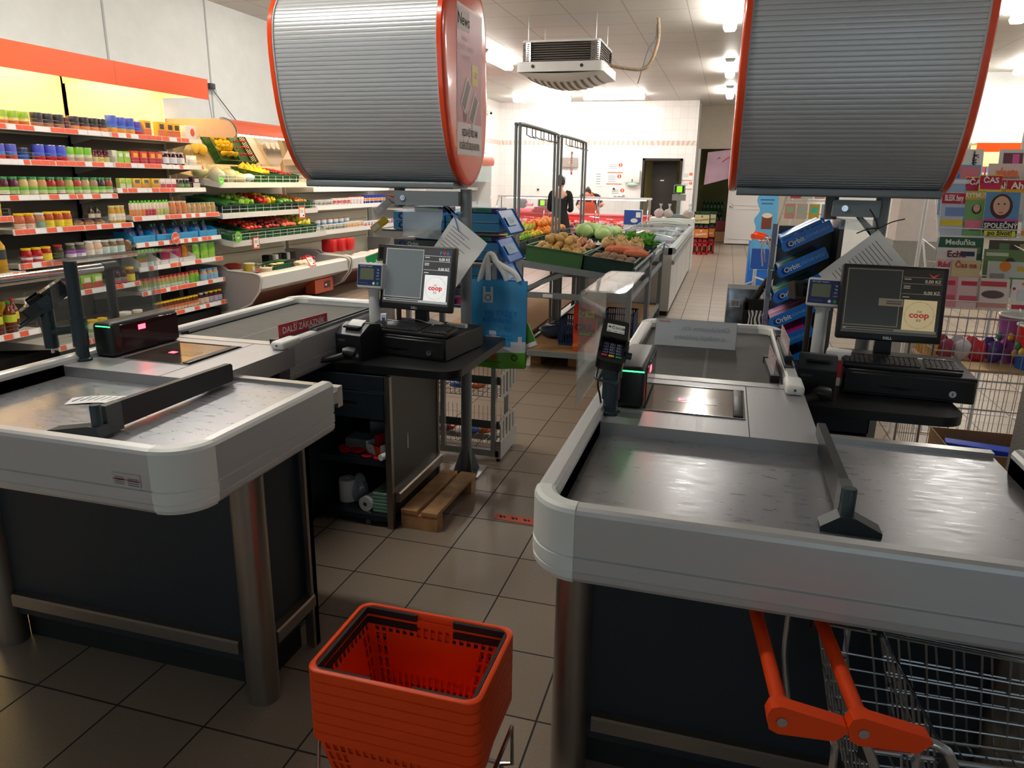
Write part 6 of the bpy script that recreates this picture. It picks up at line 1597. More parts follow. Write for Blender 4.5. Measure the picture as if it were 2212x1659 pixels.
def pot(x,y,r,h,c,lid,label):
 t=thing('salad_pot',label,'tub',(x,y,ZT),0,'plastic pots in the produce tub');m=M();m.lathe([(0,0),(r*0.85,0),(r,h),(0,h)],C(*c,0.3),16);m.build('pot',t);m=M();m.lathe([(r*1.04,h),(r*1.04,h+0.008),(0,h+0.01)],C(*lid,0.3),16);m.build('lid',t)
 m=M();m.box(r*0.93,r*0.945,-0.025,0.025,h*0.35,h*0.8,C(206,222,190));m.build('label',t)
pot(-5.60,7.82,0.065,0.15,(206,176,60),(226,222,210),'tall yellow pickle pot in the produce tub')
pot(-5.66,7.66,0.07,0.08,(70,110,60),(150,170,150),'low green pot at the left end of the produce tub')
pot(-5.48,7.74,0.06,0.06,(90,60,90),(120,100,120),'low dark pot before the tall yellow pot')
pot(-5.44,7.93,0.075,0.09,(222,190,160),(232,222,206),'wide peach coloured pot at the tub lip')
m=M()
Mx=Matrix.Translation((-5.72,8.12,ZT));pile('carrot','carrot','the produce tub',Mx,0.26,0.3,0.02,4,3,0.02,spin=0,yaw=1.2)
for k in range(2):
 m=M();m.ell((0,0,0.05),(0.12,0.1,0.05),C(176,60,50,0.3),12,8,None,0.1,k);tag(m.build('produce_bag',None,(-6.0,7.75+0.28*k,ZT+0.02)),['red net bag at the rear left of the produce tub','red net bag behind the carrots'][k],'bag')
Mx=Matrix.Translation((-5.49,8.24,ZT+0.02));crate(0.34,0.2,0.1,GREENC,'produce_crate','small green crate of parsnips in the produce tub',Mx,GC);pile('parsnip','parsnip','the small tub crate',Mx,0.28,0.16,0.07,3,2,0.02,spin=0,yaw=1.57)
lk=None
for k in range(8):
 m=M();m.tube([(0,-0.15,0),(0,0.0,0.01),(0,0.2,0.03)],[0.012,0.013,0.008],C(50,110,50),8);m.tube([(0,-0.24,0),(0,-0.15,0)],0.012,C(226,226,206),8)
 tag(m.build('leek',None,(-5.82+0.05*(k%4),8.48+0.05*(k//4),ZT+0.05+0.03*(k//4)),R(-35+4*k)),'%s leek in the bundle lying in the middle of the tub'%ORD[k],'leek','leeks in the tub')
for k in range(6):
 m=M();m.rbox(-0.06,0.06,-0.045,0.045,0,0.10,(BLACKM,C(232,228,222),C(40,40,40))[k%3],0.012,2);tag(m.build('mushroom_pack',None,(-5.95+0.02*(k%2),8.72+0.11*k,ZT+0.06),R(8*k)),'%s black and white mushroom pack along the rear of the tub'%ORD[k],'pack','mushroom packs in the tub')
Mx=Matrix.Translation((-5.62,9.18,ZT+0.05));pile('radish','red radish','the produce tub',Mx,0.26,0.14,0.03,3,6,0.04)
for k in range(4):
 m=M();m.ell((0,0,0.03),(0.08,0.06,0.04),C(226,214,186,0.6),12,8,None,0.15,20+k);tag(m.build('fennel',None,(-5.55,8.85+0.1*k,ZT+0.02),0.5*k),'%s pale fennel bulb from left at the tub lip'%ORD[k],'fennel','fennel bulbs in the tub')
for k in range(3):
 m=M();m.rbox(-0.10,0.10,-0.085,0.085,0,0.19,C(196,30,34,0.4),0.015,2);tag(m.build('red_carton',None,(-5.78+0.04*k,10.1+0.2*k,0.56),0.1),'%s red packet from left at the front of the dairy chiller'%ORD[k],'packet','red packets in the dairy chiller')
def cup(r,h,c1,c2,lid):
 k=('cup',r,h,c1,c2,lid)
 if k in _proto:return _proto[k],'cup'
 m=M();A,B=C(*c1,0.35),C(*c2,0.35);m.lathe([(0,0,A),(r*0.78,0,A),(r*0.86,h*0.35,B),(r*0.93,h*0.68,A),(r,h*0.97,A)],A,12)
 o=m.build('cup');m2=M();m2.lathe([(r*1.06,h*0.96),(r*1.06,h),(0,h*1.005)],C(*lid,0.3),12);m2.build('lid',o);_proto[k]=o;return o,'cup'
DB='dairy chiller'
z=1.485+0.012-0.0185
def drow(sn,z,x,ys,pr,desc,**k):row(DB,sn,z-0.0065,x,ys,pr,desc,**k)
drow('top shelf',1.87,-5.9,sp(9.95,12.2,14),cup(0.045,0.1,(236,236,236),(70,120,200),(226,226,226)),'white and blue cup')
drow('second shelf',1.485,-5.84,sp(9.92,10.7,7),cup(0.05,0.1,(236,236,238),(236,200,206),(236,236,236)),'pale yoghurt cup')
drow('second shelf',1.485,-5.84,sp(10.85,12.2,12),carton(0.08,0.06,0.12,(232,234,236),(60,100,180)),'white milk carton')
drow('third shelf',1.22,-5.82,sp(9.93,10.35,5),cup(0.045,0.10,(226,226,226),(120,130,130),(230,230,230)),'grey printed cup')
drow('third shelf',1.22,-5.82,sp(10.46,10.9,5),cup(0.05,0.115,(234,232,230),(206,40,44),(226,226,226)),'white and red cup')
drow('third shelf',1.22,-5.82,sp(11.0,11.35,4),cup(0.05,0.13,(236,236,236),(226,226,230),(206,60,60)),'tall white cup')
drow('third shelf',1.22,-5.82,sp(11.5,12.2,7),cup(0.05,0.15,(40,60,160),(226,160,60),(50,70,170)),'dark blue cup')
drow('fourth shelf',0.87,-5.70,sp(9.95,10.5,6),cup(0.05,0.09,(206,206,196),(120,150,120),(230,230,226)),'greenish cup')
drow('fourth shelf',0.87,-5.70,sp(10.6,11.1,6),cup(0.045,0.1,(236,226,206),(240,170,60),(226,226,226)),'cream and orange cup')
drow('fourth shelf',0.87,-5.70,sp(11.2,12.2,10),carton(0.08,0.06,0.08,(236,232,226),(196,60,60),(80,110,180)),'white and red carton')
drow('fourth shelf',0.87,-5.86,sp(10.0,10.9,6),cup(0.05,0.16,(226,230,236),(120,170,206),(206,130,90)),'tall pale blue tub behind')
for k in range(6):
 m=M();m.ell((0,0,0.05),(0.14,0.12,0.05),C(232,224,206,0.4),12,8,None,0.08,40+k);tag(m.build('food_bag',None,(-5.62+0.04*(k%2),10.3+0.3*k,0.41)),'%s cream bag from left in the tub of the dairy chiller'%ORD[k],'bag','cream bags in the dairy tub')
talker((-5.885,10.0,1.9),0.13,0.13,mat('akce_orange',(234,84,48),0.5),'shelf_talker','round orange offer talker on the dairy chiller below the hood bar',0,True)
# ------------------------------------------------------------------ produce stand in the middle of the shop
STG=mat('stand_grey',(128,136,140),0.45,0.1)
def stand(y0,y1,label):
 t=thing('produce_stand',label,'produce stand',(-1.24,(y0+y1)/2,0),0,'grey produce stands')
 inv=Matrix.Translation((1.24,-(y0+y1)/2,0))
 for x,h in ((-1.72,0.95),(-0.745,0.84)):
  for y in (y0,y1):
   m=M(inv);m.box(x-0.022,x+0.022,y-0.022,y+0.022,0,h,STG);m.build('leg',t)
 m=M(inv)
 for y in (y0,y1):
  m.prism([(-1.74,0.93),(-1.74,0.985),(-0.73,0.875),(-0.73,0.82)],y-0.016,y+0.016,STG,'y');m.box(-1.72,-0.75,y-0.014,y+0.014,0.655,0.705,STG);m.box(-1.72,-0.75,y-0.014,y+0.014,0.125,0.175,STG)
  m.prism([(-1.70,0.70),(-1.70,0.74),(-1.25,0.93),(-1.25,0.89)],y-0.008,y+0.008,STG,'y')
 for x,z in ((-1.73,0.94),(-0.745,0.825),(-1.73,0.66),(-0.745,0.66),(-1.73,0.13),(-0.745,0.13)):m.box(x-0.014,x+0.014,y0,y1,z,z+0.045,STG)
 m.build('frame',t)
 m=M(inv);m.prism([(-1.72,0.955),(-1.72,0.965),(-0.74,0.855),(-0.74,0.845)],y0+0.01,y1-0.01,STG,'y');m.build('tilted_tray',t)
 m=M(inv);m.tube(cr([(-0.72,y0+0.02,0.85),(-0.715,y0+0.04,0.93),(-0.715,y0+0.10,0.945),(-0.715,y1-0.10,0.945),(-0.715,y1-0.04,0.93),(-0.72,y1-0.02,0.85)],3),0.013,STG,8);m.build('guard_rail',t)
 m=M(inv);m.box(-1.71,-0.76,y0+0.02,y1-0.02,0.15,0.16,CARD);m.build('base_shelf',t)
 m=M(inv)
 for dx in (0.0,0.035):
  m.tube(cr([(-1.755-dx,y0+0.03,0.05),(-1.755-dx,y0+0.03,1.2),(-1.755-dx,y0+0.03,2.02),(-1.755-dx,y0+0.05,2.1),(-1.755-dx,y0+0.14,2.13),(-1.755-dx,y1-0.14,2.13),(-1.755-dx,y1-0.05,2.1),(-1.755-dx,y1-0.03,2.02),(-1.755-dx,y1-0.03,1.2),(-1.755-dx,y1-0.03,0.05)],3),0.014,STG,8)
 m.build('tall_frame',t)
 for k in range(4):
  m=M(inv);y=y0+0.25+0.32*k;m.tube([(-1.755,y,2.12),(-1.755,y,2.05),(-1.72,y,2.03),(-1.72,y+0.2,2.03),(-1.755,y+0.2,2.05),(-1.755,y+0.2,2.12)],0.005,DGREY,5);m.build('bag_holder',t)
 return t
stand(6.3,7.86,'front grey produce stand with potatoes under the tall double frame')
stand(7.97,9.45,'rear grey produce stand with cabbages and leafy greens')
tl=-6.4
def S8(x,y,rz=0.0):return Matrix.Translation((x,y,0.965-0.112*(x+1.72)+0.012))@Matrix.Rotation(R(6.4),4,'Y')
SG='green crates on the produce stands'
def sc(x,y,w,d,c,label,h=0.13):
 Mx=S8(x,y);crate(w,d,h,c,'produce_crate',label,Mx,SG,False);return Mx
Mx=sc(-1.44,6.60,0.48,0.50,mat('mid_green_crate',(62,112,62),0.5),'mid green crate of pale potatoes at the front left of the stand',0.14)
pile('potato','pale potato','the front left crate',Mx,0.42,0.44,0.10,5,5,0.075)
pile('potato','top pale potato','the front left crate',Mx,0.26,0.26,0.19,3,3,0.05)
Mx=sc(-0.955,6.60,0.48,0.42,DGREENC,'dark green crate of earthy potatoes at the front right of the stand',0.13)
pile('dark_potato','earthy potato','the front right crate',Mx,0.42,0.36,0.09,5,5,0.04)
Mx=sc(-1.44,7.12,0.46,0.50,DGREENC,'dark green crate of onions behind the pale potatoes')
pile('onion','onion','the onion crate',Mx,0.4,0.44,0.11,5,5,0.07)
Mx=sc(-0.955,7.12,0.46,0.42,DGREENC,'dark green crate of sweet potatoes and celeriac behind the earthy potatoes')
pile('sweet_potato','sweet potato','the sweet potato crate',Mx@Matrix.Translation((0.06,-0.05,0)),0.3,0.26,0.12,4,2,0.04,spin=0,yaw=0.3)
pile('celeriac','knobbly celeriac','the sweet potato crate',Mx@Matrix.Translation((-0.08,0.13,0)),0.2,0.3,0.15,2,1,0.03)
Mx=sc(-1.44,7.58,0.40,0.50,DGREENC,'dark green crate of garlic at the rear of the front stand',0.11)
pile('garlic','garlic bulb','the garlic crate',Mx,0.34,0.44,0.10,5,5,0.03)
Mx=sc(-0.955,7.58,0.40,0.42,DGREENC,'dark green crate of celeriac at the rear of the front stand',0.12)
pile('celeriac','brown celeriac','the rear celeriac crate',Mx,0.3,0.3,0.14,2,2,0.03)
Mx=sc(-1.42,8.32,0.56,0.50,DGREENC,'dark green crate of white cabbages on the rear stand')
pile('cabbage','pale cabbage','the cabbage crate',Mx,0.5,0.44,0.15,2,3,0.05)
Mx=sc(-0.95,8.32,0.56,0.40,DGREENC,'dark green crate of leafy greens on the rear stand')
LEAF=mat('leaf_green',(92,160,52),0.45,var=0.35,scale=20)
def leafy(Mx,n,seed):
 rnd=random.Random(seed)
 for k in range(n):
  m=M();
  for q in range(16):
   a=q*0.9;l=rnd.uniform(0.09,0.15);w=l*0.35;e=rnd.uniform(0.2,1.1)
   d=Vector((math.cos(a)*math.cos(e),math.sin(a)*math.cos(e),math.sin(e)));s=d.cross(Vector((0,0,1))).normalized()*w;u=s.cross(d).normalized()*w*0.4
   p0=Vector((0,0,0));
   vs=[p0,p0+d*l*0.4-s+u,p0+d*l*0.4-u*0.5,p0+d*l*0.4+s+u,p0+d*l*0.8-s*0.8+u,p0+d*l*0.85-u*0.6,p0+d*l*0.8+s*0.8+u,p0+d*l*1.1]
   m.add(vs,[(0,1,2),(0,2,3),(1,4,5,2),(2,5,6,3),(4,7,5),(5,7,6)],LEAF,True)
  o=m.build('leafy_greens',None,normals=False);o.matrix_world=Mx@Matrix.Translation((0.11-0.11*(k//3),-0.18+0.18*(k%3),0.11));tag(o,'%s head of leafy greens from left, %s row, rear stand'%(ORD[k%3],['front','middle','rear'][k//3]),'greens','heads of leafy greens on the rear stand')
leafy(Mx,9,4)
Mx=sc(-1.42,8.95,0.56,0.50,DGREENC,'dark green crate of lettuces at the back of the rear stand');pile('cabbage','green lettuce','the back crate',Mx,0.5,0.44,0.13,2,3,0.03,sc=0.9)
t=thing('fruit_stand','grey fruit stand facing the chillers behind the tall frames','produce stand',(-2.3,8.0,0),0,'grey produce stands')
inv=Matrix.Translation((2.3,-8.0,0))
for x,h in ((-1.84,0.96),(-2.8,0.80)):
 for y in (6.5,9.4):
  m=M(inv);m.box(x-0.022,x+0.022,y-0.022,y+0.022,0,h,STG);m.build('leg',t)
m=M(inv);m.prism([(-1.82,0.93),(-1.82,0.975),(-2.82,0.845),(-2.82,0.80)],6.48,9.42,STG,'y');m.build('tilted_tray',t)
m=M(inv);m.box(-2.8,-1.84,6.5,9.4,0.14,0.16,CARD);m.build('base_shelf',t)
def S9(x,y):return Matrix.Translation((x,y,0.978+0.13*(x+1.82)))@Matrix.Rotation(R(-7.4),4,'Y')@Matrix.Rotation(PI,4,'Z')
FGp='green crates on the fruit stand'
for i,(y,kind,nm,lab,nx,ny)in enumerate(((6.78,'mango','mango','dark green crate of mangoes at the near end of the fruit stand',4,4),(7.28,'lime_apple','green apple','dark green crate of green apples and bananas on the fruit stand',4,4),(7.78,'lemon','lemon','dark green crate of lemons on the fruit stand',4,5),(8.3,'orange','orange','dark green crate of oranges on the fruit stand',5,4),(8.85,'grapefruit','grapefruit','dark green crate of grapefruits at the far end of the fruit stand',4,4))):
 Mx=S9(-2.08,y);crate(0.46,0.48,0.13,DGREENC,'produce_crate',lab,Mx,FGp,False)
 pile(kind,nm,'the %s fruit stand crate'%ORD[i],Mx,0.4,0.42,0.13,nx,ny,0.05)
 if kind in ('orange','grapefruit'):pile(kind,'top '+nm,'the %s fruit stand crate'%ORD[i],Mx,0.25,0.28,0.22,3,3,0.04)
Mx=S9(-1.98,7.3);pile('banana','banana','the second fruit stand crate',Mx,0.3,0.2,0.22,3,4,0.03,spin=0,yaw=1.2)
t=thing('charcoal_bag','red charcoal briquette bag standing on the stand base shelf','bag',(-1.15,6.50,0.1605),0)
m=M();RB=mat('bag_red',(206,52,36),0.35,var=0.15,scale=9)
P0=[(-0.1,0.0),(0.1,0.0),(0.105,0.2),(0.1,0.40),(0.09,0.44),(-0.09,0.44),(-0.1,0.40),(-0.105,0.2)]
m.prism(P0,-0.05,0.05,RB,'y');m.rect(0.2,0.16,C(230,96,36),frame((0,-0.0505,0.09),(1,0,0),(0,0,1)))
for k in range(5):m.ell((-0.08+0.04*k,-0.05,0.05+0.02*(k%2)),(0.025,0.006,0.022),C(236,130,50),8,6)
m.build('bag',t)
m=M();F=frame((0.02,-0.0512,0.35),(1,0,0),(0,0,1));m.rect(0.15,0.07,INK,F);m.rect(0.14,0.06,C(226,214,50),F,0.0006);m.text('G',0.07,INK,F@Matrix.Translation((-0.04,0,0.0012)),bold=0.03);m.text('rillo',0.03,INK,F@Matrix.Translation((0.025,0,0.0012)),bold=0.02)
m.text('GRIL',0.085,C(60,20,10),frame((0.0,-0.0512,0.22),(1,0,0),(0,0,1)),bold=0.03);m.rect(0.15,0.04,C(60,20,10),frame((0.02,-0.0512,0.165),(1,0,0),(0,0,1)));m.text('BRIKETY',0.036,C(230,214,60),frame((0.02,-0.0516,0.165),(1,0,0),(0,0,1)),bold=0.03);m.build('print',t,normals=False)
for k,(x,y,z,lb)in enumerate(((-1.28,6.85,0.16,'blue folding crate behind the charcoal bag'),(-0.95,7.4,0.16,'blue folding crate seen through the right end of the stand'))):
 Mx=Matrix.Translation((x,y,z));crate(0.36,0.3,0.24,mat('navy_crate',(24,52,96),0.5),'blue_crate',lb,Mx,'blue crates under the stand')
m=M();m.ell((0,0,0.07),(0.2,0.16,0.07),mat('bag_dark_blue',(40,60,90),0.25),12,8,None,0.1,5);tag(m.build('plastic_sack',None,(-1.5,7.0,0.16)),'dark blue plastic sack lying under the stand','sack')
m=M();m.box(-0.008,0.0,-0.001,0.001,0,0.03,WHITE);tag(card_box((-1.46,6.281,0.665),0,0.09,0.004,0.032,PAPER,'price_label','white price label on the middle rail of the front stand','label'),None,None)
talker((-1.75,8.55,1.86),0.09,0.25,FR,'price_sign','small red framed sign hanging inside the rear tall frame')
t=thing('floor_pallet','wooden pallet on the floor under the produce stand','pallet',(-1.25,6.75,0))
for k in range(3):
 m=M();m.box(-0.4,0.4,-0.25+0.2*k,-0.12+0.2*k,0.085,0.105,WOOD);m.build('slat',t)
for k in (-0.36,0.0,0.36):
 m=M();m.box(k-0.05,k+0.05,-0.25,0.28,0.0,0.085,WOOD);m.build('block',t)
# ------------------------------------------------------------------ chest freezers
FZW=mat('freezer_white',(220,220,220),0.35);FZG=mat('freezer_rim',(166,172,176),0.35,0.2)
def freezer(y0,y1,label):
 t=thing('chest_freezer',label,'freezer',(-1.15,(y0+y1)/2,0),0,'chest freezers in a row')
 inv=Matrix.Translation((1.15,-(y0+y1)/2,0));x0,x1=-1.68,-0.62
 m=M(inv);m.prism([(x0,0.06),(x1,0.06),(x1,0.78),(x0,0.78)],y0,y1,FZW,'y');m.box(x1-0.002,x1+0.002,(y0+y1)/2-0.004,(y0+y1)/2+0.004,0.08,0.7,FZG);m.build('body',t)
 m=M(inv);m.box(x0+0.03,x1-0.02,y0+0.02,y1-0.02,0.0,0.06,BLACKM);m.build('plinth',t)
 m=M(inv)
 m.prism([(x1+0.035,0.66),(x1+0.035,0.71),(x1,0.71),(x1,0.66)],y0,y1,FZG,'y',True);m.build('trolley_bumper',t)
 m=M(inv);m.prism([(x1-0.05,0.78),(x1+0.04,0.80),(x1+0.05,0.85),(x1+0.02,0.875),(x1-0.05,0.87)],y0,y1,FZG,'y',True);m.prism([(x0+0.05,0.78),(x0-0.04,0.80),(x0-0.05,0.85),(x0-0.02,0.875),(x0+0.05,0.87)],y0,y1,FZG,'y',True);m.box(x0,x1,y0,y0+0.05,0.78,0.87,FZG);m.box(x0,x1,y1-0.05,y1,0.78,0.87,FZG);m.build('rim',t)
 arch=[(x0+0.05,0.875),(x0+0.12,0.915),(x0+0.3,0.945),((x0+x1)/2,0.955),(x1-0.3,0.945),(x1-0.12,0.915),(x1-0.05,0.875)]
 A=cr(arch,4)
 for a,b in ((y0+0.05,(y0+y1)/2),((y0+y1)/2,y1-0.05)):
  m=M(inv);m.strip(A,a,b,CLEAR,'y');l=m.build('glass_lid',t,normals=False)
  m=M(inv)
  for yy in (a+0.012,b-0.012):m.tube([(x,yy,z)for x,z in A],0.012,FZG,6)
  m.build('lid_frame',l)
 for k in range(8):
  m=M(inv);c=[(206,206,214),(150,170,206),(214,190,150),(196,206,180)][k%4];m.rbox(-1.62+0.5*(k%2),-1.2+0.5*(k%2),y0+0.08+(y1-y0-0.16)*(k//2)/4,y0+0.06+(y1-y0-0.16)*(k//2+1)/4,0.782,0.83+0.02*(k%3),C(*c),0.01,1)
  o=m.build('frozen_carton',None,(-1.15,(y0+y1)/2,0));tag(o,'%s frozen pack on the %s side in the %s'%(ORD[k//2],('left','right')[k%2],label.split(' with')[0]),'frozen food','packs inside the freezers')
 return t
freezer(9.55,12.05,'nearer chest freezer with curved glass lids');freezer(12.1,14.6,'farther chest freezer with curved glass lids')
card_box((-1.80,10.0,0.90),0,0.30,0.2,0.20,CARD,'cardboard_box','brown cardboard box between the cabbages and the fruit','box')
card_box((-1.80,10.0,0.0),0,0.2,0.3,0.9,GREYM,'display_plinth','grey plinth carrying the cardboard box','plinth')
t=thing('milk_display','blue and white dairy display box behind the freezers','display box',(-1.76,14.8,0))
m=M();m.box(-0.17,0.17,-0.1,0.1,0,1.14,WHITEP);m.build('stand',t)
m=M();BLP=C(36,76,160);m.box(-0.17,0.17,-0.104,-0.1,0.86,1.14,BLP);m.disc(0.07,WHITE,frame((0.03,-0.1045,0.94),(1,0,0),(0,0,1)),18,0,0,0.6);m.box(0.06,0.15,-0.106,-0.104,1.0,1.1,PAPER);m.build('printed_front',t)
# ------------------------------------------------------------------ deli counter
PINK=mat('deli_lamp',(255,210,214),0.4,emit=WARMLAMP*0.35,ecol=(255,190,196))
t=thing('deli_counter','glass fronted deli counter with a white top rim at the back','deli counter',(-3.3,16.6,0))
inv=Matrix.Translation((3.3,-16.6,0));x0,x1=-5.0,-1.62
m=M(inv);m.box(x0,x1,16.15,17.1,0.0,0.60,WHITEP);m.build('base',t)
m=M(inv);m.box(x0,x1,16.12,16.15,0.36,0.46,ORANGEP);m.build('orange_band',t)
m=M(inv);m.prism([(16.12,0.60),(16.12,0.66),(17.1,0.80),(17.1,0.60)],x0,x1,mat('deli_deck',(206,150,150),0.35),'x');m.build('display_deck',t)
m=M(inv);m.box(x0,x1,17.05,17.1,0.6,0.92,C(206,60,60));m.box(x0,x1,17.0,17.12,0.92,0.95,mat('deli_rose',(226,150,150),0.3));m.build('back_ledge',t)
G=cr([(16.10,0.62),(16.08,0.85),(16.16,1.12),(16.34,1.30)],5)
for a,b in ((x0,-3.9),(-3.88,-2.75),(-2.73,x1)):
 m=M(inv);m.strip(G,a,b,CLEAR,'x');m.build('curved_glass',t,normals=False)
m=M(inv);m.box(x0-0.02,x1+0.02,16.32,16.72,1.295,1.335,mat('rim_white',(236,234,232),0.3));m.build('top_rim',t)
m=M(inv);m.box(x0+0.1,x1-0.1,16.62,16.68,1.27,1.295,PINK);m.build('lamp',t)
for x in (x0,-3.89,-2.74,x1):
 m=M(inv);m.tube([(x,y,z)for y,z in G],0.012,CHROME,6);m.tube([(x,16.55,0.7),(x,16.55,1.3)],0.014,CHROME,6);m.build('glass_post',t)
mc=[(206,60,66),(226,110,110),(190,40,50),(236,170,160),(214,206,200),(180,50,44),(230,140,130)]
for k in range(30):
 x=-4.88+(k%15)*0.222;yy=16.32+0.36*(k//15)
 m=M();m.rbox(-0.09,0.09,-0.14,0.14,0,0.012,CHROME if k%3 else WHITEP,0.003,1)
 o=tag(m.build('meat_tray',None,(x,yy,0.705+0.05*(k//15))),'%s deli tray from left in the %s row behind the glass'%(ORD[k%15],('front','rear')[k//15]),'tray','deli trays')
 m=M();
 for q in range(3):m.ell((-0.05+0.05*q,0,0.03),(0.034,0.11,0.03),C(*mc[(k+q)%7],0.35),8,6)
 m.build('cold_cuts',o)
 m=M();m.box(-0.035,0.035,-0.148,-0.145,0.02,0.075,PAPER if k%2 else ORANGEP);m.build('price_card',o)
def deli_scale(loc,label,tall):
 t=thing('counter_scale',label,'scale',loc,0,'shop scales with green screens')
 m=M()
 if tall:
  m.box(-0.16,0.16,-0.14,0.14,0,0.06,GREYM);m.box(-0.035,0.035,-0.03,0.03,0.06,0.33,CHROME);m.box(-0.13,0.13,-0.03,0.03,0.33,0.45,mat('scale_grey',(136,134,132),0.5))
  h=0.46
 else:
  m.prism([(-0.2,0),(0.2,0),(0.16,0.12),(-0.16,0.12)],-0.15,0.15,mat('scale_maroon',(120,60,64),0.45),'y');h=0.13
 m.build('body',t)
 m=M();m.rbox(-0.11,0.11,-0.03,0.05,h,h+0.17,GREYM,0.012,1);hd=m.build('head',t)
 m=M();m.box(-0.09,0.09,-0.0315,-0.0305,h+0.02,h+0.15,BLACKM);m.box(-0.05,0.05,-0.033,-0.0316,h+0.03,h+0.14,mat('lime_screen',(120,255,30),0.4,emit=1.6,ecol=(110,240,20)));m.build('screen',hd)
deli_scale((-4.15,17.06,0.951),'scale with a lime screen on a maroon body on the deli ledge',False)
t=thing('meat_slicer','red and white meat slicer on the deli ledge behind the glass','slicer',(-4.45,17.06,0.951))if False else thing('meat_slicer','pink lit meat slicer beside the maroon scale','slicer',(-4.58,17.06,0.951))
m=M();m.rbox(-0.22,0.2,-0.12,0.12,0,0.08,mat('slicer_pink_reflection',(226,130,140),0.35),0.02,2);m.build('base',t);m=M();m.cyl((-0.05,-0.04,0.2),(-0.05,0.0,0.2),0.12,CHROME,24);m.build('blade',t);m=M();m.rbox(-0.2,-0.02,0.0,0.1,0.08,0.26,mat('slicer_pink_reflection',(226,130,140),0.35),0.04,2);m.build('motor',t);m=M();m.rbox(0.05,0.2,-0.1,0.05,0.14,0.2,mat('slicer_pink_reflection',(226,130,140),0.35),0.02,2);m.build('carriage',t)  # pink reflection of the deli light is put into the slicer's colour
t=thing('end_table','white table at the freezer end carrying bread bags and a scale','table',(-1.02,15.05,0))
m=M();m.box(-0.42,0.42,-0.35,0.35,0.90,1.0,WHITEP);m.build('top',t)
m=M();m.box(0.36,0.42,-0.36,0.35,0.0,0.90,WHITEP);m.box(-0.42,-0.36,-0.36,0.35,0,0.90,WHITEP);m.box(-0.42,0.42,0.3,0.35,0,0.9,WHITEP);m.build('side_panels',t)
deli_scale((-0.93,15.1,1.0),'tall scale with a lime screen between the bread bags',True)
BR=mat('bread_crust',(176,122,84),0.7,var=0.2,scale=20)
for k,(x,c,lb)in enumerate(((-1.27,1,'pink tinted knotted bag at the left of the white table'),(-1.1,0,'round loaf in clear plastic left of the tall scale'),(-0.72,0,'loaf in clear plastic right of the tall scale'))):
 t=thing('bread_bag',lb,'bread bag',(x,14.9,1.0),0,'bagged loaves on the white table')
 m=M();m.ell((0,0,0.075),(0.085,0.08,0.075),mat('rose_rolls',(214,130,126),0.6)if c else BR,12,8,None,0.05,k);m.build('loaf',t)
 m=M();m.ell((0,0,0.085),(0.1,0.095,0.09),FILM,12,8,None,0.08,k+5);m.lathe([(0.03,0.16),(0.012,0.2),(0.035,0.27)],FILM,10,(0.02,0,0));m.build('plastic_bag',t)
# ------------------------------------------------------------------ people at the deli counter
SKIN=mat('skin',(226,176,152),0.55);HAIRD=mat('dark_hair',(52,36,30),0.6,var=0.2,scale=60);DRESS=mat('black_dress',(14,14,15),0.8);APRON=mat('orange_apron',(240,92,30),0.7);SHIRTD=mat('dark_shirt',(34,34,38),0.8);SHOE=mat('shoe_black',(22,22,24),0.5)
def skinned(name,pts,edges,mt,parent,sub=2):
 me=bpy.data.meshes.new(name);me.from_pydata([p[:3]for p in pts],edges,[]);me.update()
 o=bpy.data.objects.new(name,me);COL.objects.link(o);o.parent=parent
 s=o.modifiers.new('skin','SKIN');s.use_smooth_shade=True
 for i,p in enumerate(pts):
  sv=me.skin_vertices[0].data[i];sv.radius=(p[3],p[4]if len(p)>4 else p[3]);sv.use_root=(i==0)
 b=o.modifiers.new('sub','SUBSURF');b.levels=sub;b.render_levels=sub
 me.materials.append(mt)
 return o
def head(m,c,mt,fy):
 """head with a face towards fy (+1 or -1 along y), centre c"""
 x,y,z=c
 m.ell((x,y,z),(0.076,0.094,0.115),mt,16,12)
 m.ell((x,y+fy*0.02,z-0.06),(0.056,0.07,0.062),mt,12,8)
 m.ell((x,y+fy*0.098,z-0.022),(0.014,0.022,0.024),mt,8,6)
 for s in (-1,1):
  m.ell((x+s*0.078,y,z-0.015),(0.012,0.022,0.032),mt,8,6)
  m.ell((x+s*0.03,y+fy*0.085,z+0.008),(0.013,0.008,0.007),WHITE,8,6);m.ell((x+s*0.03,y+fy*0.091,z+0.008),(0.006,0.004,0.006),INK,6,5);m.box(x+s*0.03-0.018,x+s*0.03+0.018,y+fy*0.088-0.004,y+fy*0.088+0.004,z+0.026,z+0.032,HAIRD)
 m.ell((x,y+fy*0.088,z-0.062),(0.024,0.008,0.008),C(176,90,86),8,6)
def hand(parent,w,d,side,mt):
 """a hand at wrist w pointing along d, five separate bent fingers"""
 w=Vector(w);d=Vector(d).normalized();s=d.cross(Vector((0,0,1))).normalized()*side;n=s.cross(d).normalized()*(1 if side>0 else -1)
 m=M();m.tube([w,w+d*0.04,w+d*0.085],[0.022,0.034,0.036],mt,10)
 for k,L in enumerate((0.07,0.08,0.075,0.058)):
  b=w+d*0.08+s*(0.027-0.018*k);m.tube([b,b+d*L*0.5,b+d*L*0.8-Vector((0,0,0.014)),b+d*L*0.95-Vector((0,0,0.03))],[0.0095,0.009,0.008,0.006],mt,8)
 b=w+d*0.03+s*0.026;m.tube([b,b+d*0.025+s*0.024,b+d*0.055+s*0.03-Vector((0,0,0.01))],[0.011,0.0105,0.008],mt,8)
 m.build('hand',parent)
t=thing('person','person in a black scoop back dress standing at the deli glass','person',(-3.38,15.45,0),0)
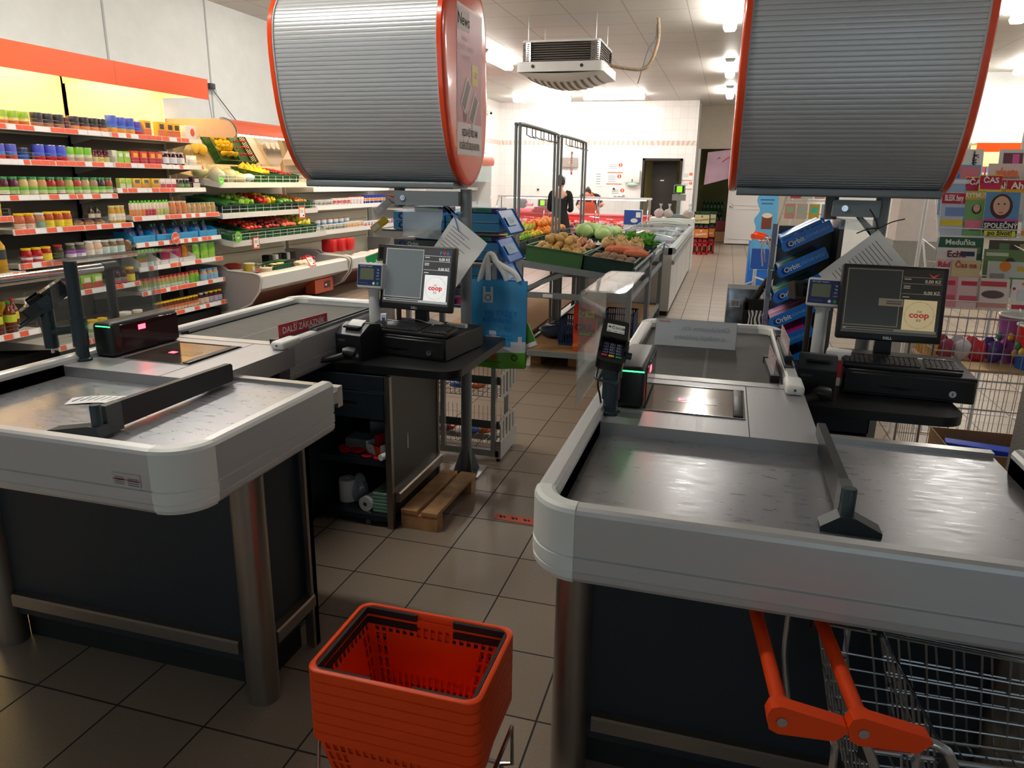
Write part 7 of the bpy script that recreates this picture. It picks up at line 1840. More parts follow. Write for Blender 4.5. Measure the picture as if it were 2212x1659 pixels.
W=[(0,0,0.95,0.13,0.1),(0,0,1.12,0.115,0.085),(0,0.0,1.30,0.14,0.09),(0,0.0,1.40,0.12,0.07),(0,0.0,1.47,0.05),(0,0.015,1.56,0.047),(0.17,0,1.39,0.05),(-0.17,0,1.39,0.05),(0.22,0.02,1.12,0.042),(-0.22,0.02,1.12,0.042),(0.14,0.22,1.08,0.032),(-0.14,0.22,1.08,0.032),(0.085,0,0.88,0.095),(-0.085,0,0.88,0.095),(0.09,0.015,0.5,0.058),(-0.09,0.015,0.5,0.058),(0.09,0,0.28,0.05),(-0.09,0,0.28,0.05),(0.09,-0.01,0.08,0.034),(-0.09,-0.01,0.08,0.034),(0.095,0.12,0.035,0.034,0.025),(-0.095,0.12,0.035,0.034,0.025)]
E=[(0,1),(1,2),(2,3),(3,4),(4,5),(3,6),(3,7),(6,8),(7,9),(8,10),(9,11),(0,12),(0,13),(12,14),(13,15),(14,16),(15,17),(16,18),(17,19),(18,20),(19,21)]
skinned('body',W,E,SKIN,t)
m=M();head(m,(0,0.03,1.635),SKIN,1);m.build('head',t)
m=M();m.ell((0,0.015,1.655),(0.087,0.10,0.108),HAIRD,16,10);m.ell((0,-0.05,1.75),(0.05,0.05,0.045),HAIRD,12,8,None,0.08,3);m.build('hair',t)
m=M();m.tube(cr([(-0.085,0.06,1.70),(-0.09,0.0,1.72),(-0.05,0.09,1.745),(0.05,0.09,1.745),(0.09,0.0,1.72),(0.085,0.06,1.70)],3),0.006,BLACK,6);m.build('sunglasses',t)
m=M()
ring=[(0.55,0.25,0.2),(0.75,0.225,0.17),(0.92,0.195,0.145),(1.06,0.15,0.115),(1.2,0.165,0.118),(1.31,0.185,0.118)]
n=20;vs=[];fs=[]
for z,a,b in ring:
 for j in range(n):
  q=2*PI*j/n;fl=1+(0.05*math.sin(5*q)if z<0.7 else 0);vs.append((a*math.cos(q)*fl,b*math.sin(q)*fl,z-(0.0)))
for j in range(n):
 q=2*PI*j/n;bk=max(0,-math.sin(q));vs.append((0.175*math.cos(q),0.112*math.sin(q),1.39-0.10*bk-(0.02 if abs(math.cos(q))<0.5 else -0.03)))
k=len(ring)+1
for i in range(k-1):
 for j in range(n):fs.append((i*n+j,i*n+(j+1)%n,(i+1)*n+(j+1)%n,(i+1)*n+j))
m.add(vs,fs,DRESS,True)
for s in (-1,1):m.tube(cr([(s*0.12,0.01,1.435),(s*0.18,0.0,1.40),(s*0.215,0.01,1.27),(s*0.228,0.025,1.11),(s*0.185,0.14,1.075),(s*0.15,0.2,1.075)],4),[0.05]*3+[0.064]*6+[0.056]*8+[0.045]*4,DRESS,12)
m.build('dress',t)
hand(t,(0.14,0.22,1.08),(-0.15,1,-0.05),-1,SKIN);hand(t,(-0.14,0.22,1.08),(0.15,1,-0.05),1,SKIN)
m=M()
for s in (-1,1):m.rbox(s*0.095-0.045,s*0.095+0.045,-0.06,0.18,0,0.07,SHOE,0.03,2)
m.build('shoes',t)
t=thing('person','person in an orange apron bending over behind the deli counter','person',(-3.12,17.75,0),0)
W=[(0,0,0.98,0.14,0.11),(0,-0.06,1.10,0.13,0.1),(0,-0.16,1.22,0.15,0.1),(0,-0.26,1.30,0.12,0.08),(0,-0.34,1.33,0.052),(0,-0.40,1.34,0.05),(0.18,-0.24,1.30,0.055),(-0.18,-0.24,1.30,0.055),(0.27,-0.30,1.10,0.045),(-0.26,-0.32,1.10,0.045),(0.30,-0.46,1.16,0.034),(-0.14,-0.52,1.02,0.034),(0.09,0,0.9,0.1),(-0.09,0,0.9,0.1),(0.095,0.01,0.5,0.065),(-0.095,0.01,0.5,0.065),(0.095,0,0.08,0.04),(-0.095,0,0.08,0.04),(0.1,-0.12,0.04,0.036,0.028),(-0.1,-0.12,0.04,0.036,0.028)]
E=[(0,1),(1,2),(2,3),(3,4),(4,5),(3,6),(3,7),(6,8),(7,9),(8,10),(9,11),(0,12),(0,13),(12,14),(13,15),(14,16),(15,17),(16,18),(17,19)]
skinned('body',W,E,SKIN,t)
m=M(T=Matrix.Translation((-0.02,-0.45,1.37))@Matrix.Rotation(R(42),4,'X'));head(m,(0,0,0.03),SKIN,-1);m.build('head',t)
m=M(T=Matrix.Translation((-0.02,-0.45,1.37))@Matrix.Rotation(R(42),4,'X'));m.ell((0,0.02,0.055),(0.086,0.098,0.105),HAIRD,16,10);m.ell((0,0.09,0.1),(0.045,0.045,0.04),HAIRD,10,8);m.build('hair',t)
m=M()
for s in (-1,1):m.tube(cr([(s*0.10,-0.25,1.34),(s*0.19,-0.24,1.31),(s*0.25,-0.27,1.18),(s*0.265,-0.30,1.11)],4),0.062,SHIRTD,12)
m.tube(cr([(0,0.0,0.97),(0,-0.06,1.10),(0,-0.16,1.22),(0,-0.25,1.29),(0,-0.30,1.31)],3),[0.16,0.158,0.156,0.155,0.156,0.158,0.162,0.165,0.16,0.15,0.14,0.12,0.09],SHIRTD,14)
m.build('shirt',t)
m=M();P=[(-0.01,0.6),(-0.09,0.97),(-0.19,1.06),(-0.28,1.14),(-0.34,1.2)]
Wd=[0.24,0.2,0.17,0.14,0.11]
vs=[];
for (y,z),w in zip(P,Wd):
 for i in range(7):
  a=(i/6-0.5)*2;vs.append((w*a,y-0.13+0.1*a*a,z))
m.add(vs,[(i*7+j,i*7+j+1,i*7+j+8,i*7+j+7)for i in range(4)for j in range(6)],APRON,True)
m.tube(cr([(-0.09,-0.44,1.2),(-0.08,-0.36,1.36),(0,-0.30,1.41),(0.08,-0.36,1.36),(0.09,-0.44,1.2)],3),0.02,APRON,8)
m.build('apron',t,normals=False)
m=M();
for s in (-1,1):m.tube([(s*0.09,0,0.95),(s*0.095,0.01,0.5),(s*0.095,0,0.1)],[0.115,0.08,0.065],SHIRTD,12)
m.build('trousers',t)
m=M();
for s in (-1,1):m.rbox(s*0.1-0.05,s*0.1+0.05,-0.19,0.06,0,0.08,SHOE,0.03,2)
m.build('shoes',t)
hand(t,(0.30,-0.46,1.16),(0.5,-0.6,0.1),1,SKIN);hand(t,(-0.14,-0.52,1.02),(0.2,-1,-0.3),1,SKIN)
# ------------------------------------------------------------------ things on the far walls
def notice(loc,w,h,name,label,mark=True,lines=3):
 t=thing(name,label,'notice',loc,0,'notices on the tiled wall')
 m=M();m.box(-w/2,w/2,-0.004,0,-h/2,h/2,PAPER);m.build('sheet',t)
 m=M();F=frame((0,-0.0046,0),(1,0,0),(0,0,1))
 for k in range(lines):m.rect(w*0.5,h*0.045,GREYINK,F@Matrix.Translation((-w*0.15,h*(0.3-0.16*k),0)))
 if mark:
  m.disc(min(w,h)*0.2,ORANGEP,F@Matrix.Translation((w*0.33,h*0.28,0.0004)),14);m.rect(w*0.05,h*0.3,WHITE,F@Matrix.Translation((w*0.33,h*0.28,0.0008)));m.rect(w,h*0.07,ORANGEP,F@Matrix.Translation((0,-h*0.44,0.0004)))
 m.build('print',t,normals=False);return t
notice((-3.04,20.795,2.03),0.42,0.27,'wall_notice','upper orange marked notice left of the towel dispenser');notice((-3.06,20.795,1.73),0.42,0.28,'wall_notice','middle orange marked notice left of the towel dispenser',True,4);notice((-2.95,20.795,1.36),0.4,0.28,'wall_notice','lowest orange marked notice below the towel dispenser')
notice((-3.46,20.795,1.74),0.24,0.4,'wall_notice','plain white notice with grey lines left of the orange notices',False,5)
notice((-1.10,20.795,1.83),0.26,0.22,'wall_notice','upper orange marked notice right of the dark doorway');notice((-1.09,20.795,1.60),0.26,0.2,'wall_notice','lower orange marked notice right of the dark doorway')
t=thing('towel_dispenser','white paper towel dispenser on the tiled wall beside the doorway','dispenser',(-2.55,20.8,1.80));m=M();m.rbox(-0.2,0.2,-0.12,0,-0.16,0.18,WHITEP,0.02,2);m.build('case',t);m=M();m.box(-0.012,0.012,-0.124,-0.12,-0.13,-0.06,BLACK);m.build('lock',t);m=M();m.ell((0,-0.07,-0.19),(0.17,0.05,0.06),mat('mint_towel',(190,222,210),0.8),12,8);m.build('towel',t)
t=thing('wall_unit','grey brown panel on the tiled wall behind the customer','wall panel',(-4.32,20.8,2.16));m=M();m.rbox(-0.24,0.24,-0.08,0,-0.13,0.13,mat('greige_panel',(156,144,138),0.5),0.008,1);m.build('panel',t);m=M();m.box(-0.02,0.02,-0.083,-0.08,-0.02,0.02,C(200,180,90));m.build('badge',t)
t=thing('wall_tap','chrome mixer tap on the tiled wall behind the glass','tap',(-2.9,20.8,1.28));m=M();m.cyl((-0.12,-0.03,0),(0.12,-0.03,0),0.025,CHROME,12);m.tube(cr([(0,-0.04,0),(0,-0.16,0.02),(0,-0.24,-0.04)],4),0.014,CHROME,8);m.build('body',t)
for s in (-1,1):
 m=M();m.cyl((s*0.13,-0.03,0),(s*0.13,-0.09,0.02),0.03,CHROME,10);m.build('handle',t)
for k,(x,z,lb)in enumerate(((-5.2,1.44,'white wall socket with a black plug left of the lime screen'),(-3.05,1.5,'white wall socket behind the bending person'))):
 t=thing('wall_socket',lb,'socket',(x,20.8,z),0,'wall sockets');m=M();m.box(-0.05,0.05,-0.012,0,-0.05,0.05,WHITEP);m.build('plate',t);m=M();m.cyl((0,-0.012,-0.02),(0,-0.06,-0.02),0.025,BLACK,10);m.build('plug',t)
t=thing('security_camera','small white security camera high on the tiled side wall','camera',(-6.36,19.6,3.42));m=M();m.cyl((0.0,0,0),(0.12,0,0),0.015,WHITEP,8);m.build('arm',t);m=M();m.cyl((0.1,0.08,-0.04),(0.16,-0.12,-0.07),0.035,WHITEP,12);m.cyl((0.16,-0.12,-0.07),(0.163,-0.13,-0.0715),0.03,BLACKG,12);m.build('case',t)
t=thing('hanging_poster','slanted pink and lilac poster across the storeroom doorway top','poster',(-0.36,22.12,2.14));m=M();m.add([(-0.34,0,-0.52),(0.34,0,-0.33),(0.34,0,0.44),(-0.3,0,0.36)],[(0,1,2,3)],mat('poster_pink',(206,170,190),0.6,var=0.15,scale=2));m.build('sheet',t,normals=False)
m=M();m.tube(cr([(-0.02,-0.006,0.18),(0.02,-0.006,0.22),(0.05,-0.006,0.2)],4),0.01,C(140,60,80),5);m.tube(cr([(0.1,-0.006,0.1),(0.2,-0.006,0.18),(0.3,-0.006,0.24)],4),0.012,C(206,50,60),5);m.build('brush_marks',t)
for k in range(18):
 r_,c_=k//6,k%6
 pr=bottle(0.05,0.34,(24,60,34),(60,90,50),(30,90,50));o=pr[0]
 c=o if id(o)not in _used else dup(o)
 _used.add(id(o));c.location=(-0.68+0.105*c_,23.4,0.1+0.36*r_+0.02);c.scale=(1,1,1)
 tag(c,'%s dark bottle from left in the %s layer of the storeroom stack'%(ORD[c_],['bottom','middle','top'][r_]),'bottle','dark bottles in the storeroom')
for r_ in range(4):
 m=M();m.box(-0.36,0.36,-0.25,0.25,0,0.1 if r_==0 else 0.02,DGREENC if r_ else WOOD);tag(m.build('stack_board',None,(-0.42,23.4,0.0 if r_==0 else 0.1+0.36*(r_-1)+(0.34 if r_<4 else 0))),['wooden pallet under the dark bottles in the storeroom','board between the bottom and middle bottle layers','board between the middle and top bottle layers','board over the top bottle layer in the storeroom'][r_],'board','boards of the bottle stack')
for k in range(2):
 m=M();m.rbox(-0.18,0.18,-0.15,0.15,0,0.3,(C(120,40,44),CARD)[k],0.01,1);tag(m.build('stock_box',None,(-0.2+0.0*k,22.95,0.31*(1-k)),0.2),['reddish stock box on the cardboard one inside the storeroom','cardboard stock box on the storeroom floor'][k],'box','stock boxes in the storeroom')
def beer(loc,c,panel,word,wc,label,bottles):
 t=thing('beer_crate',label,'crate',loc,0,'stacked beer crates')
 m=M();W_,D_,H_=0.36,0.3,0.33
 for y in (-D_/2,D_/2):m.box(-W_/2,W_/2,y-0.008,y+0.008,0,0.05,c);m.box(-W_/2,W_/2,y-0.008,y+0.008,0.2 if panel is None else 0.03,H_-0.06,c);m.box(-W_/2,W_/2,y-0.008,y+0.008,H_-0.03,H_,c)
 for x in (-W_/2,W_/2):m.box(x-0.008,x+0.008,-D_/2,D_/2,0,0.2 if panel is None else H_-0.06,c);m.box(x-0.008,x+0.008,-D_/2,D_/2,H_-0.03,H_,c)
 for x in (-0.17,-0.06,0.05,0.17):m.box(x-0.012,x+0.012,-D_/2-0.008,-D_/2+0.008,0,H_,c)
 m.box(-W_/2,W_/2,-D_/2,D_/2,0,0.01,c);m.build('shell',t)
 if panel is not None:
  m=M();F=frame((0,-D_/2-0.0085,0.17),(1,0,0),(0,0,1));m.rect(0.34,0.2,panel,F);m.text(word,0.075,wc,F@Matrix.Translation((0,-0.02,0.001))@Matrix.Rotation(R(8),4,'Z'),shear=0.2,bold=0.02,sx=0.8);m.disc(0.025,wc,F@Matrix.Translation((0,0.06,0.001)),14,0,0.012);m.build('brand_panel',t,normals=False)
 if bottles:
  for k in range(6):
   m=M();m.lathe([(0,0.012),(0.03,0.012),(0.03,0.18),(0.013,0.24),(0.013,0.3),(0,0.3)],C(90,50,20,0.2),10,(-0.12+0.12*(k%3),-0.07+0.14*(k//3),0));m.build('bottle',t)
RC=mat('crate_red',(176,26,36),0.45);GCR=mat('crate_bottle_green',(24,62,44),0.45)
for k,(x,y)in enumerate(((-0.56,18.6),(-0.42,19.0))):
 pos=('front','rear')[k]
 beer((x,y,0),RC,None,'',WHITE,'red crate at the bottom of the %s beer stack'%pos,True)
 beer((x,y,0.335),C(120,30,40),C(206,120,40),'Gambrinus',WHITE,'maroon and orange crate in the middle of the %s beer stack'%pos,True)
 beer((x,y,0.67),GCR,C(206,198,150),'Staropramen',GCR,'dark green crate with a cream panel on top of the %s beer stack'%pos,False)
# ------------------------------------------------------------------ ceiling heater unit
t=thing('ceiling_heater','square white air heater hanging from the ceiling','air heater',(-2.27,10.6,3.06))
HW_=mat('heater_white',(220,220,218),0.4)
m=M();m.box(-0.42,0.42,-0.42,0.42,0.10,0.34,mat('heater_inside',(44,42,40),0.6));m.build('core',t)
m=M();m.prism(rrect(-0.58,0.58,-0.58,0.58,0.06,4),-0.02,0.10,HW_,'z',True);m.build('drip_tray',t)
m=M();m.prism(rrect(-0.52,0.52,-0.52,0.52,0.05,4),0.345,0.37,HW_,'z',True);m.build('top_plate',t)
m=M()
for k in range(8):
 z=0.12+0.028*k
 for s in (-1,1):
  m.box(-0.40,0.40,s*0.49-0.012,s*0.49+0.012,z,z+0.012,mat('louvre_brown',(96,88,80),0.5));m.box(s*0.49-0.012,s*0.49+0.012,-0.4,0.4,z,z+0.012,mat('louvre_brown',(96,88,80),0.5))
m.build('louvres',t)
for sx in (-1,1):
 for sy in (-1,1):
  m=M();c0=[(0.40,0.52),(0.47,0.51),(0.51,0.47),(0.52,0.40)]
  m.strip([(sx*a,sy*b)for a,b in c0],0.10,0.345,CHROME,'z')
  for k in range(9):
   for q in range(3):
    a=c0[q];b=c0[q+1];mx,my=(a[0]+b[0])/2*sx,(a[1]+b[1])/2*sy
    m.box(mx-0.012,mx+0.012,my-0.012,my+0.012,0.115+0.025*k,0.128+0.025*k,mat('slot_brown',(120,108,96),0.6))
  m.build('corner_grille',t)
m=M();vs=[];fs=[];n=12
for j in range(n+1):
 for i in range(n+1):
  u,v=i/n*2-1,j/n*2-1;vs.append((0.56*u,0.56*v,-0.02-0.14*(1-u*u)*(1-v*v)**0.5-0.02*(1-u*u)))
fs=[(j*(n+1)+i,j*(n+1)+i+1,(j+1)*(n+1)+i+1,(j+1)*(n+1)+i)for j in range(n)for i in range(n)]
m.add(vs,fs,HW_,True)
for k in range(11):
 x=-0.45+0.09*k
 vs=[]
 for q in range(9):
  v=-0.75+1.5*q/8;u=x/0.56;z=-0.024-0.14*(1-u*u)*(1-v*v)**0.5-0.02*(1-u*u);vs+=[(x-0.02,0.56*v,z),(x+0.02,0.56*v,z)]
 m.add(vs,[(2*q,2*q+1,2*q+3,2*q+2)for q in range(8)],mat('slot_brown',(120,108,96),0.6),True)
m.build('outlet_grille',t,normals=False)
for sx,sy in ((-0.45,-0.45),(0.45,-0.45),(-0.45,0.45),(0.45,0.45)):
 m=M();m.cyl((sx,sy,0.37),(sx,sy,0.68),0.006,ZINC,6);m.build('hanging_rod',t)
for x in (-0.35,0.30):
 m=M();m.cyl((x,-0.581,0.045),(x,-0.59,0.045),0.022,BLACK,12);m.build('screw',t)
m=M();m.tube(cr([(0.55,0.0,0.12),(0.75,0.0,0.08),(1.0,0.0,0.06),(1.12,0.0,0.15),(1.2,0.0,0.42),(1.18,0.0,0.68)],5),0.022,mat('pipe_lagging',(150,128,106),0.8,var=0.3,scale=30),8);m.tube(cr([(1.02,0,0.08),(1.08,0,0.3),(1.16,0.0,0.42),(1.17,0,0.6)],4),0.012,GREYM,6);m.tube(cr([(1.0,0,0.05),(0.98,0,-0.05),(0.96,0,-0.12)],3),0.006,mat('wire_brown',(110,60,40),0.6),5);m.build('pipe',t)
t=thing('upright_chiller','upright chiller with an orange rounded canopy at the tiled corner','chiller',(-5.6,14.2,0));inv=Matrix.Translation((5.6,-14.2,0))
m=M(inv);m.box(-6.38,-6.3,12.6,15.6,0,2.1,CHL);m.box(-6.3,-4.95,12.6,15.6,0,0.4,CHL);m.build('body',t)
for z in (0.75,1.1,1.45,1.8):
 m=M(inv);m.box(-6.3,-5.25,12.62,15.56,z,z+0.03,CHL);s=m.build('shelf',t);m=M(inv);m.box(-5.25,-5.24,12.62,15.56,z-0.01,z+0.05,mat('rail_white',(226,226,224),0.4));m.build('price_rail',s)
m=M(inv);m.prism([(-6.38,1.98),(-6.38,2.22),(-5.1,2.22)]+[(-5.08+0.2*math.sin(R(a)),2.02+0.2*math.cos(R(a)))for a in range(10,91,16)]+[(-4.9,1.95),(-5.1,1.95)],12.6,15.6,CANO,'y',True);m.build('canopy',t)
m=M(inv);m.box(-6.3,-4.95,15.58,15.62,0.4,1.95,clear('end_glass',(226,236,236),0.05,0.2));m.build('glass_end',t)
m=M(inv);m.box(-5.5,-4.95,15.55,15.57,1.2,1.62,PAPER);m.build('notice_sheet',t)
for k in range(12):
 o,kd=cup(0.06,0.14,(214,206,196),(206,150,130),(220,214,206));c=o if id(o)not in _used else dup(o);_used.add(id(o));c.location=(-5.4,12.9+0.42*(k%6),1.131 if k<6 else 1.481);tag(c,'%s pot from left on the %s shelf of the upright chiller'%(ORD[k%6],('second','third')[k//6]),'pot','pots in the upright chiller')
# ------------------------------------------------------------------ right-hand side: magazines, wire bin, standee
t=thing('magazine_rack','white wire magazine rack with two stepped tiers at the right edge','magazine rack',(1.62,5.15,0))
inv=Matrix.Translation((-1.62,-5.15,0))
m=M(inv)
for x in (1.235,1.72,2.2):
 m.tube([(x,5.42,0.0),(x,5.42,2.0)],0.012,WIREW,6);m.tube([(x,5.42,1.86),(x,5.0,1.37),(x,5.0,1.30),(x,5.36,1.34),(x,4.94,0.955),(x,4.94,0.90),(x,5.42,0.92)],0.007,WIREW,6)
m.build('frame',t)
STEPS=[(5.02,1.385),(5.10,1.475),(5.18,1.565),(5.27,1.66)]
LSTEP=[(4.955,0.965),(5.04,1.035),(5.12,1.105),(5.2,1.17)]
for z0 in (STEPS,LSTEP):
 m=M(inv)
 for y,z in z0:
  for q in (0.0,0.045):m.tube([(1.235,y-0.03,z+q),(2.2,y-0.03,z+q)],0.0035,WIREW,5)
  for k in range(21):m.tube([(1.235+0.048*k,y-0.03,z),(1.235+0.048*k,y+0.05,z)],0.0025,WIREW,4)
 m.build('wire_shelf',t)
def mag(x,y,z,w,h,bg,title,tc,blocks,label,ts=0.05,tb=None,grp='magazines on the wire rack',rz=0.0):
 m=M();T=Matrix.Translation((x,y,z))@Matrix.Rotation(R(-14),4,'X')@Matrix.Rotation(rz,4,'Y')
 m.box(-w/2,w/2,0,0.006,0,h,PAPER,T);F=T@frame((0,-0.0006,h/2),(1,0,0),(0,0,1));m.rect(w,h,C(*bg),F)
 if tb:m.rect(w*0.98,ts*1.25,C(*tb),F@Matrix.Translation((0,h/2-ts*0.75,0)),0.0004)
 for q,(bx,bz,bw,bh,c)in enumerate(blocks):
  if bw>0:m.rect(w*bw,h*bh,C(*c),F@Matrix.Translation((bx*w,bz*h,0)),0.0006+0.0003*q)
  else:m.disc(-bw*w,C(*c),F@Matrix.Translation((bx*w,bz*h,0)),16,0.0006+0.0003*q,0,bh)
 if title:m.text(title,ts,C(*tc),F@Matrix.Translation((0,h/2-ts*0.75,0.005)),bold=0.03,sx=min(1.0,w/(ts*0.62*len(title))))
 return tag(m.build('magazine',None,None,0,False),label,'magazine',grp)
FACE=lambda x,z,s:[(x,z-0.02,-0.75*s,1.25,(70,44,34)),(x,z,-0.55*s,1.3,(226,180,156)),(x,z-1.3*s,s*1.7,s*0.7,(60,90,140)),(x-0.2*s,z+0.08*s,-0.07*s,0.8,(50,34,30)),(x+0.2*s,z+0.08*s,-0.07*s,0.8,(50,34,30)),(x,z-0.35*s,0.28*s,0.05*s,(180,70,70))]
WT=(240,240,240)
r0,r1,r2,r3=STEPS
mag(1.30,r0[0],r0[1],0.13,0.26,(190,206,226),'BLESK \u017eeny',WT,[(0.1,0.05,0.8,0.2,(120,150,206)),(0,-0.2,0.9,0.14,(226,206,60))],'leftmost magazine of the upper front row with a red title',0.05,(196,40,60))
mag(1.415,r0[0],r0[1],0.11,0.27,(120,176,110),'RYTMUS',WT,FACE(0.1,0.12,0.3)+[(0,-0.25,0.8,0.2,(226,120,150))],'green and yellow magazine second in the upper front row',0.04,(214,190,60))
mag(1.555,r0[0]-0.01,r0[1],0.18,0.265,(96,150,196),'',WT,FACE(-0.02,0.2,0.44)+[(0,-0.12,1.0,0.05,(206,70,150)),(0,-0.28,1.0,0.26,(34,34,36)),(0,-0.42,0.9,0.12,(226,222,60))],'magazine with a large dark haired portrait above a black banner')
m=M();T=Matrix.Translation((1.555,r0[0]-0.01,r0[1]))@Matrix.Rotation(R(-14),4,'X');F=T@frame((0,-0.007,0.065),(1,0,0),(0,0,1));m.text('SPOLE\u010cN\u00dd',0.042,WHITE,F,bold=0.03,sx=0.85);m.text('po \u017eivot!',0.04,INK,F@Matrix.Translation((0,-0.042,0)),bold=0.02,sx=0.9);mm=m.build('cover_lines',[o for o in COL.objects if o.name.startswith('magazine.')or o.name=='magazine'][-1],normals=False)
mag(1.80,r0[0],r0[1],0.26,0.265,(206,222,232),'BLESK',WT,[(0.1,0.22,0.75,0.17,(206,46,70)),(0.1,-0.08,-0.26,0.6,(236,232,230)),(0.1,-0.02,-0.2,0.4,(150,30,46)),(-0.36,0.0,0.22,0.16,(110,160,206)),(0,-0.38,1.0,0.14,(226,140,60)),(-0.3,-0.2,0.2,0.14,(196,60,90))],'magazine with a red cake and LETO lettering in the upper front row',0.045,(196,36,50))
m=M();T=Matrix.Translation((1.80,r0[0],r0[1]))@Matrix.Rotation(R(-14),4,'X');m.text('L\u00c9TO',0.06,C(240,220,50),T@frame((0.03,-0.007,0.19),(1,0,0),(0,0,1)),bold=0.03);m.build('cover_lines',bpy.data.objects['magazine.003'],normals=False)
mag(2.06,r0[0],r0[1],0.2,0.26,(206,90,100),'Chvilka',WT,[(0,-0.1,0.7,0.4,(236,206,120))],'red magazine cut by the right picture edge in the upper front row')
mag(1.31,r1[0],r1[1],0.16,0.25,(150,180,216),'',WT,[(0,0.42,1,0.1,(226,226,230))],'pale blue magazine at the left of the second row')
for i,x in enumerate((1.43,1.50)):mag(x,r1[0]-0.008*i,r1[1]+0.012*i,0.12,0.26,(226,206,80),'\u010cAS',WT,[(0,0.24,0.9,0.14,(196,40,90))],('left','right')[i]+' yellow and red magazine of the pair titled CAS',0.045,(186,34,60))
for i,x in enumerate((1.585,1.66)):mag(x,r1[0]-0.008*i,r1[1],0.15,0.25,(206,206,208),'Aha!',WT,[(0,0.22,1,0.08,(236,180,50))],('left','right')[i]+' grey magazine of the pair titled Aha',0.055,(190,30,40))
mag(1.86,r1[0],r1[1],0.24,0.265,(236,206,50),'Sedmi\u010dka',WT,FACE(-0.2,0.1,0.16)+FACE(0.2,0.1,0.16),'yellow magazine behind the cake cover',0.05,(206,50,50))
mag(1.36,r2[0],r2[1],0.2,0.24,(110,160,206),'',WT,[(0.2,0.25,0.5,0.4,(206,120,130)),(-0.2,0.2,-0.15,1,(60,120,190))],'blue and pink magazine at the left of the third row')
mag(1.60,r2[0],r2[1],0.2,0.25,(214,200,190),'vlasta',(236,110,60),[(0,0.1,0.7,0.2,(170,150,140))],'beige magazine with an orange title in the third row',0.075)
mag(1.85,r2[0]-0.01,r2[1],0.27,0.25,(34,50,84),'COSMOPOLITAN',WT,FACE(-0.1,0.18,0.2),'dark blue wide magazine in the third row',0.055)
mag(1.40,r3[0],r3[1],0.17,0.24,(214,212,208),'',INK,[(0.2,0.2,0.05,0.5,(60,60,60))],'grey newspaper with sideways lettering at the top left')
m=M();T=Matrix.Translation((1.40,r3[0],r3[1]))@Matrix.Rotation(R(-14),4,'X');m.text('Katolick\u00fd',0.05,INK,T@frame((0.04,-0.003,0.13),(0,0,-1),(1,0,0)),bold=0.01,sx=0.85);m.build('masthead',bpy.data.objects[[o.name for o in COL.objects if o.name.startswith('magazine.')][-1]],normals=False)
mag(1.72,r3[0],r3[1],0.3,0.24,(206,200,196),'',WT,[(-0.25,0.16,0.35,0.5,(96,60,70)),(-0.2,0.16,0.12,0.44,(206,90,150)),(0.22,0.16,0.4,0.46,(150,180,140)),(0.25,0.1,-0.08,1,(206,50,50))],'grey newspaper with pink and green panels on the top row')
mag(2.02,r3[0],r3[1],0.22,0.25,(80,120,190),'',WT,[(0,0.2,0.5,0.3,(206,206,210))],'blue newspaper at the right of the top row')
l0,l1,l2,l3=LSTEP
for i,(x,w,c,lb)in enumerate(((1.33,0.10,(226,150,166),'pink recipe booklet at the left of the lowest row'),(1.44,0.12,(232,206,206),'pale pink booklet second in the lowest row'),(1.57,0.17,(236,222,214),'recipe booklet with a dark cake in the lowest row'),(1.75,0.17,(236,232,230),'white booklet framed with red berries in the lowest row'))):
 bl=[(0,-0.2,0.8,0.2,(206,90,110)),(0,0.3,0.7,0.14,(206,50,70))]if i<2 else [(0,-0.02,-0.36,0.4,(100,84,84)),(0,0.32,0.8,0.16,(206,70,84)),(0,-0.36,0.9,0.16,(206,150,140))]if i==2 else [(0.05,0.36,-0.26,0.35,(236,140,60)),(0,-0.38,0.9,0.14,(196,50,70)),(0.42,0.1,-0.05,1,(196,40,50)),(-0.42,0.2,-0.05,1,(196,40,50)),(0,0.02,0.6,0.34,(222,222,226))]
 mag(x,l0[0],l0[1],w,0.185,c,'',WT,bl,lb)
for i,(x,w,c,tt,tc,lb)in enumerate(((1.31,0.09,(226,200,200),'R\u00e1d',(196,40,60),'pale magazine with a red title at the left of the lower second row'),(1.43,0.16,(222,206,160),'\u010cas na',(196,60,60),'beige magazine with a reddish script title in the lower second row'),(1.68,0.26,(206,212,206),'',WT,'film wrapped magazine with an orange round sticker'))):
 mag(x,l1[0],l1[1],w,0.21,c,tt,tc,[(-0.15,0.36,-0.12,1,(240,140,40)),(0.25,0.3,0.3,0.14,(226,190,60)),(0.2,-0.1,0.5,0.3,(120,160,110)),(-0.3,0,0.3,0.3,(150,156,150))]if i==2 else [(0.2,-0.2,0.4,0.3,(176,130,100))],lb,0.045)
mag(1.39,l2[0],l2[1],0.22,0.205,(226,216,212),'Echo',(110,40,44),[(0.27,0.33,0.36,0.14,(30,50,90))],'white magazine titled Echo in the lower third row',0.055)
mag(1.66,l2[0],l2[1],0.24,0.205,(110,140,90),'',WT,[(0.1,0.1,-0.12,1.2,(70,60,50)),(-0.2,0.35,0.5,0.1,(206,214,190))],'green landscape magazine in the lower third row')
mag(1.42,l3[0],l3[1],0.26,0.2,(24,84,66),'Medu\u0148ka',(206,222,206),[(0.2,0.1,0.5,0.2,(110,120,80))],'dark green magazine titled Medunka in the lower rear row',0.045)
mag(1.72,l3[0],l3[1],0.28,0.19,(70,60,50),'',WT,[(0.2,0.3,0.2,0.2,(150,140,90)),(-0.2,0.3,0.2,0.2,(90,120,80))],'dark magazine at the right of the lower rear row')
t=thing('wire_bin','folding wire bin holding buckets and sweets below the magazines','wire bin',(1.65,4.82,0))
inv=Matrix.Translation((-1.65,-4.82,0));m=M(inv);x0,x1,y0,y1=1.2,2.1,4.58,5.1
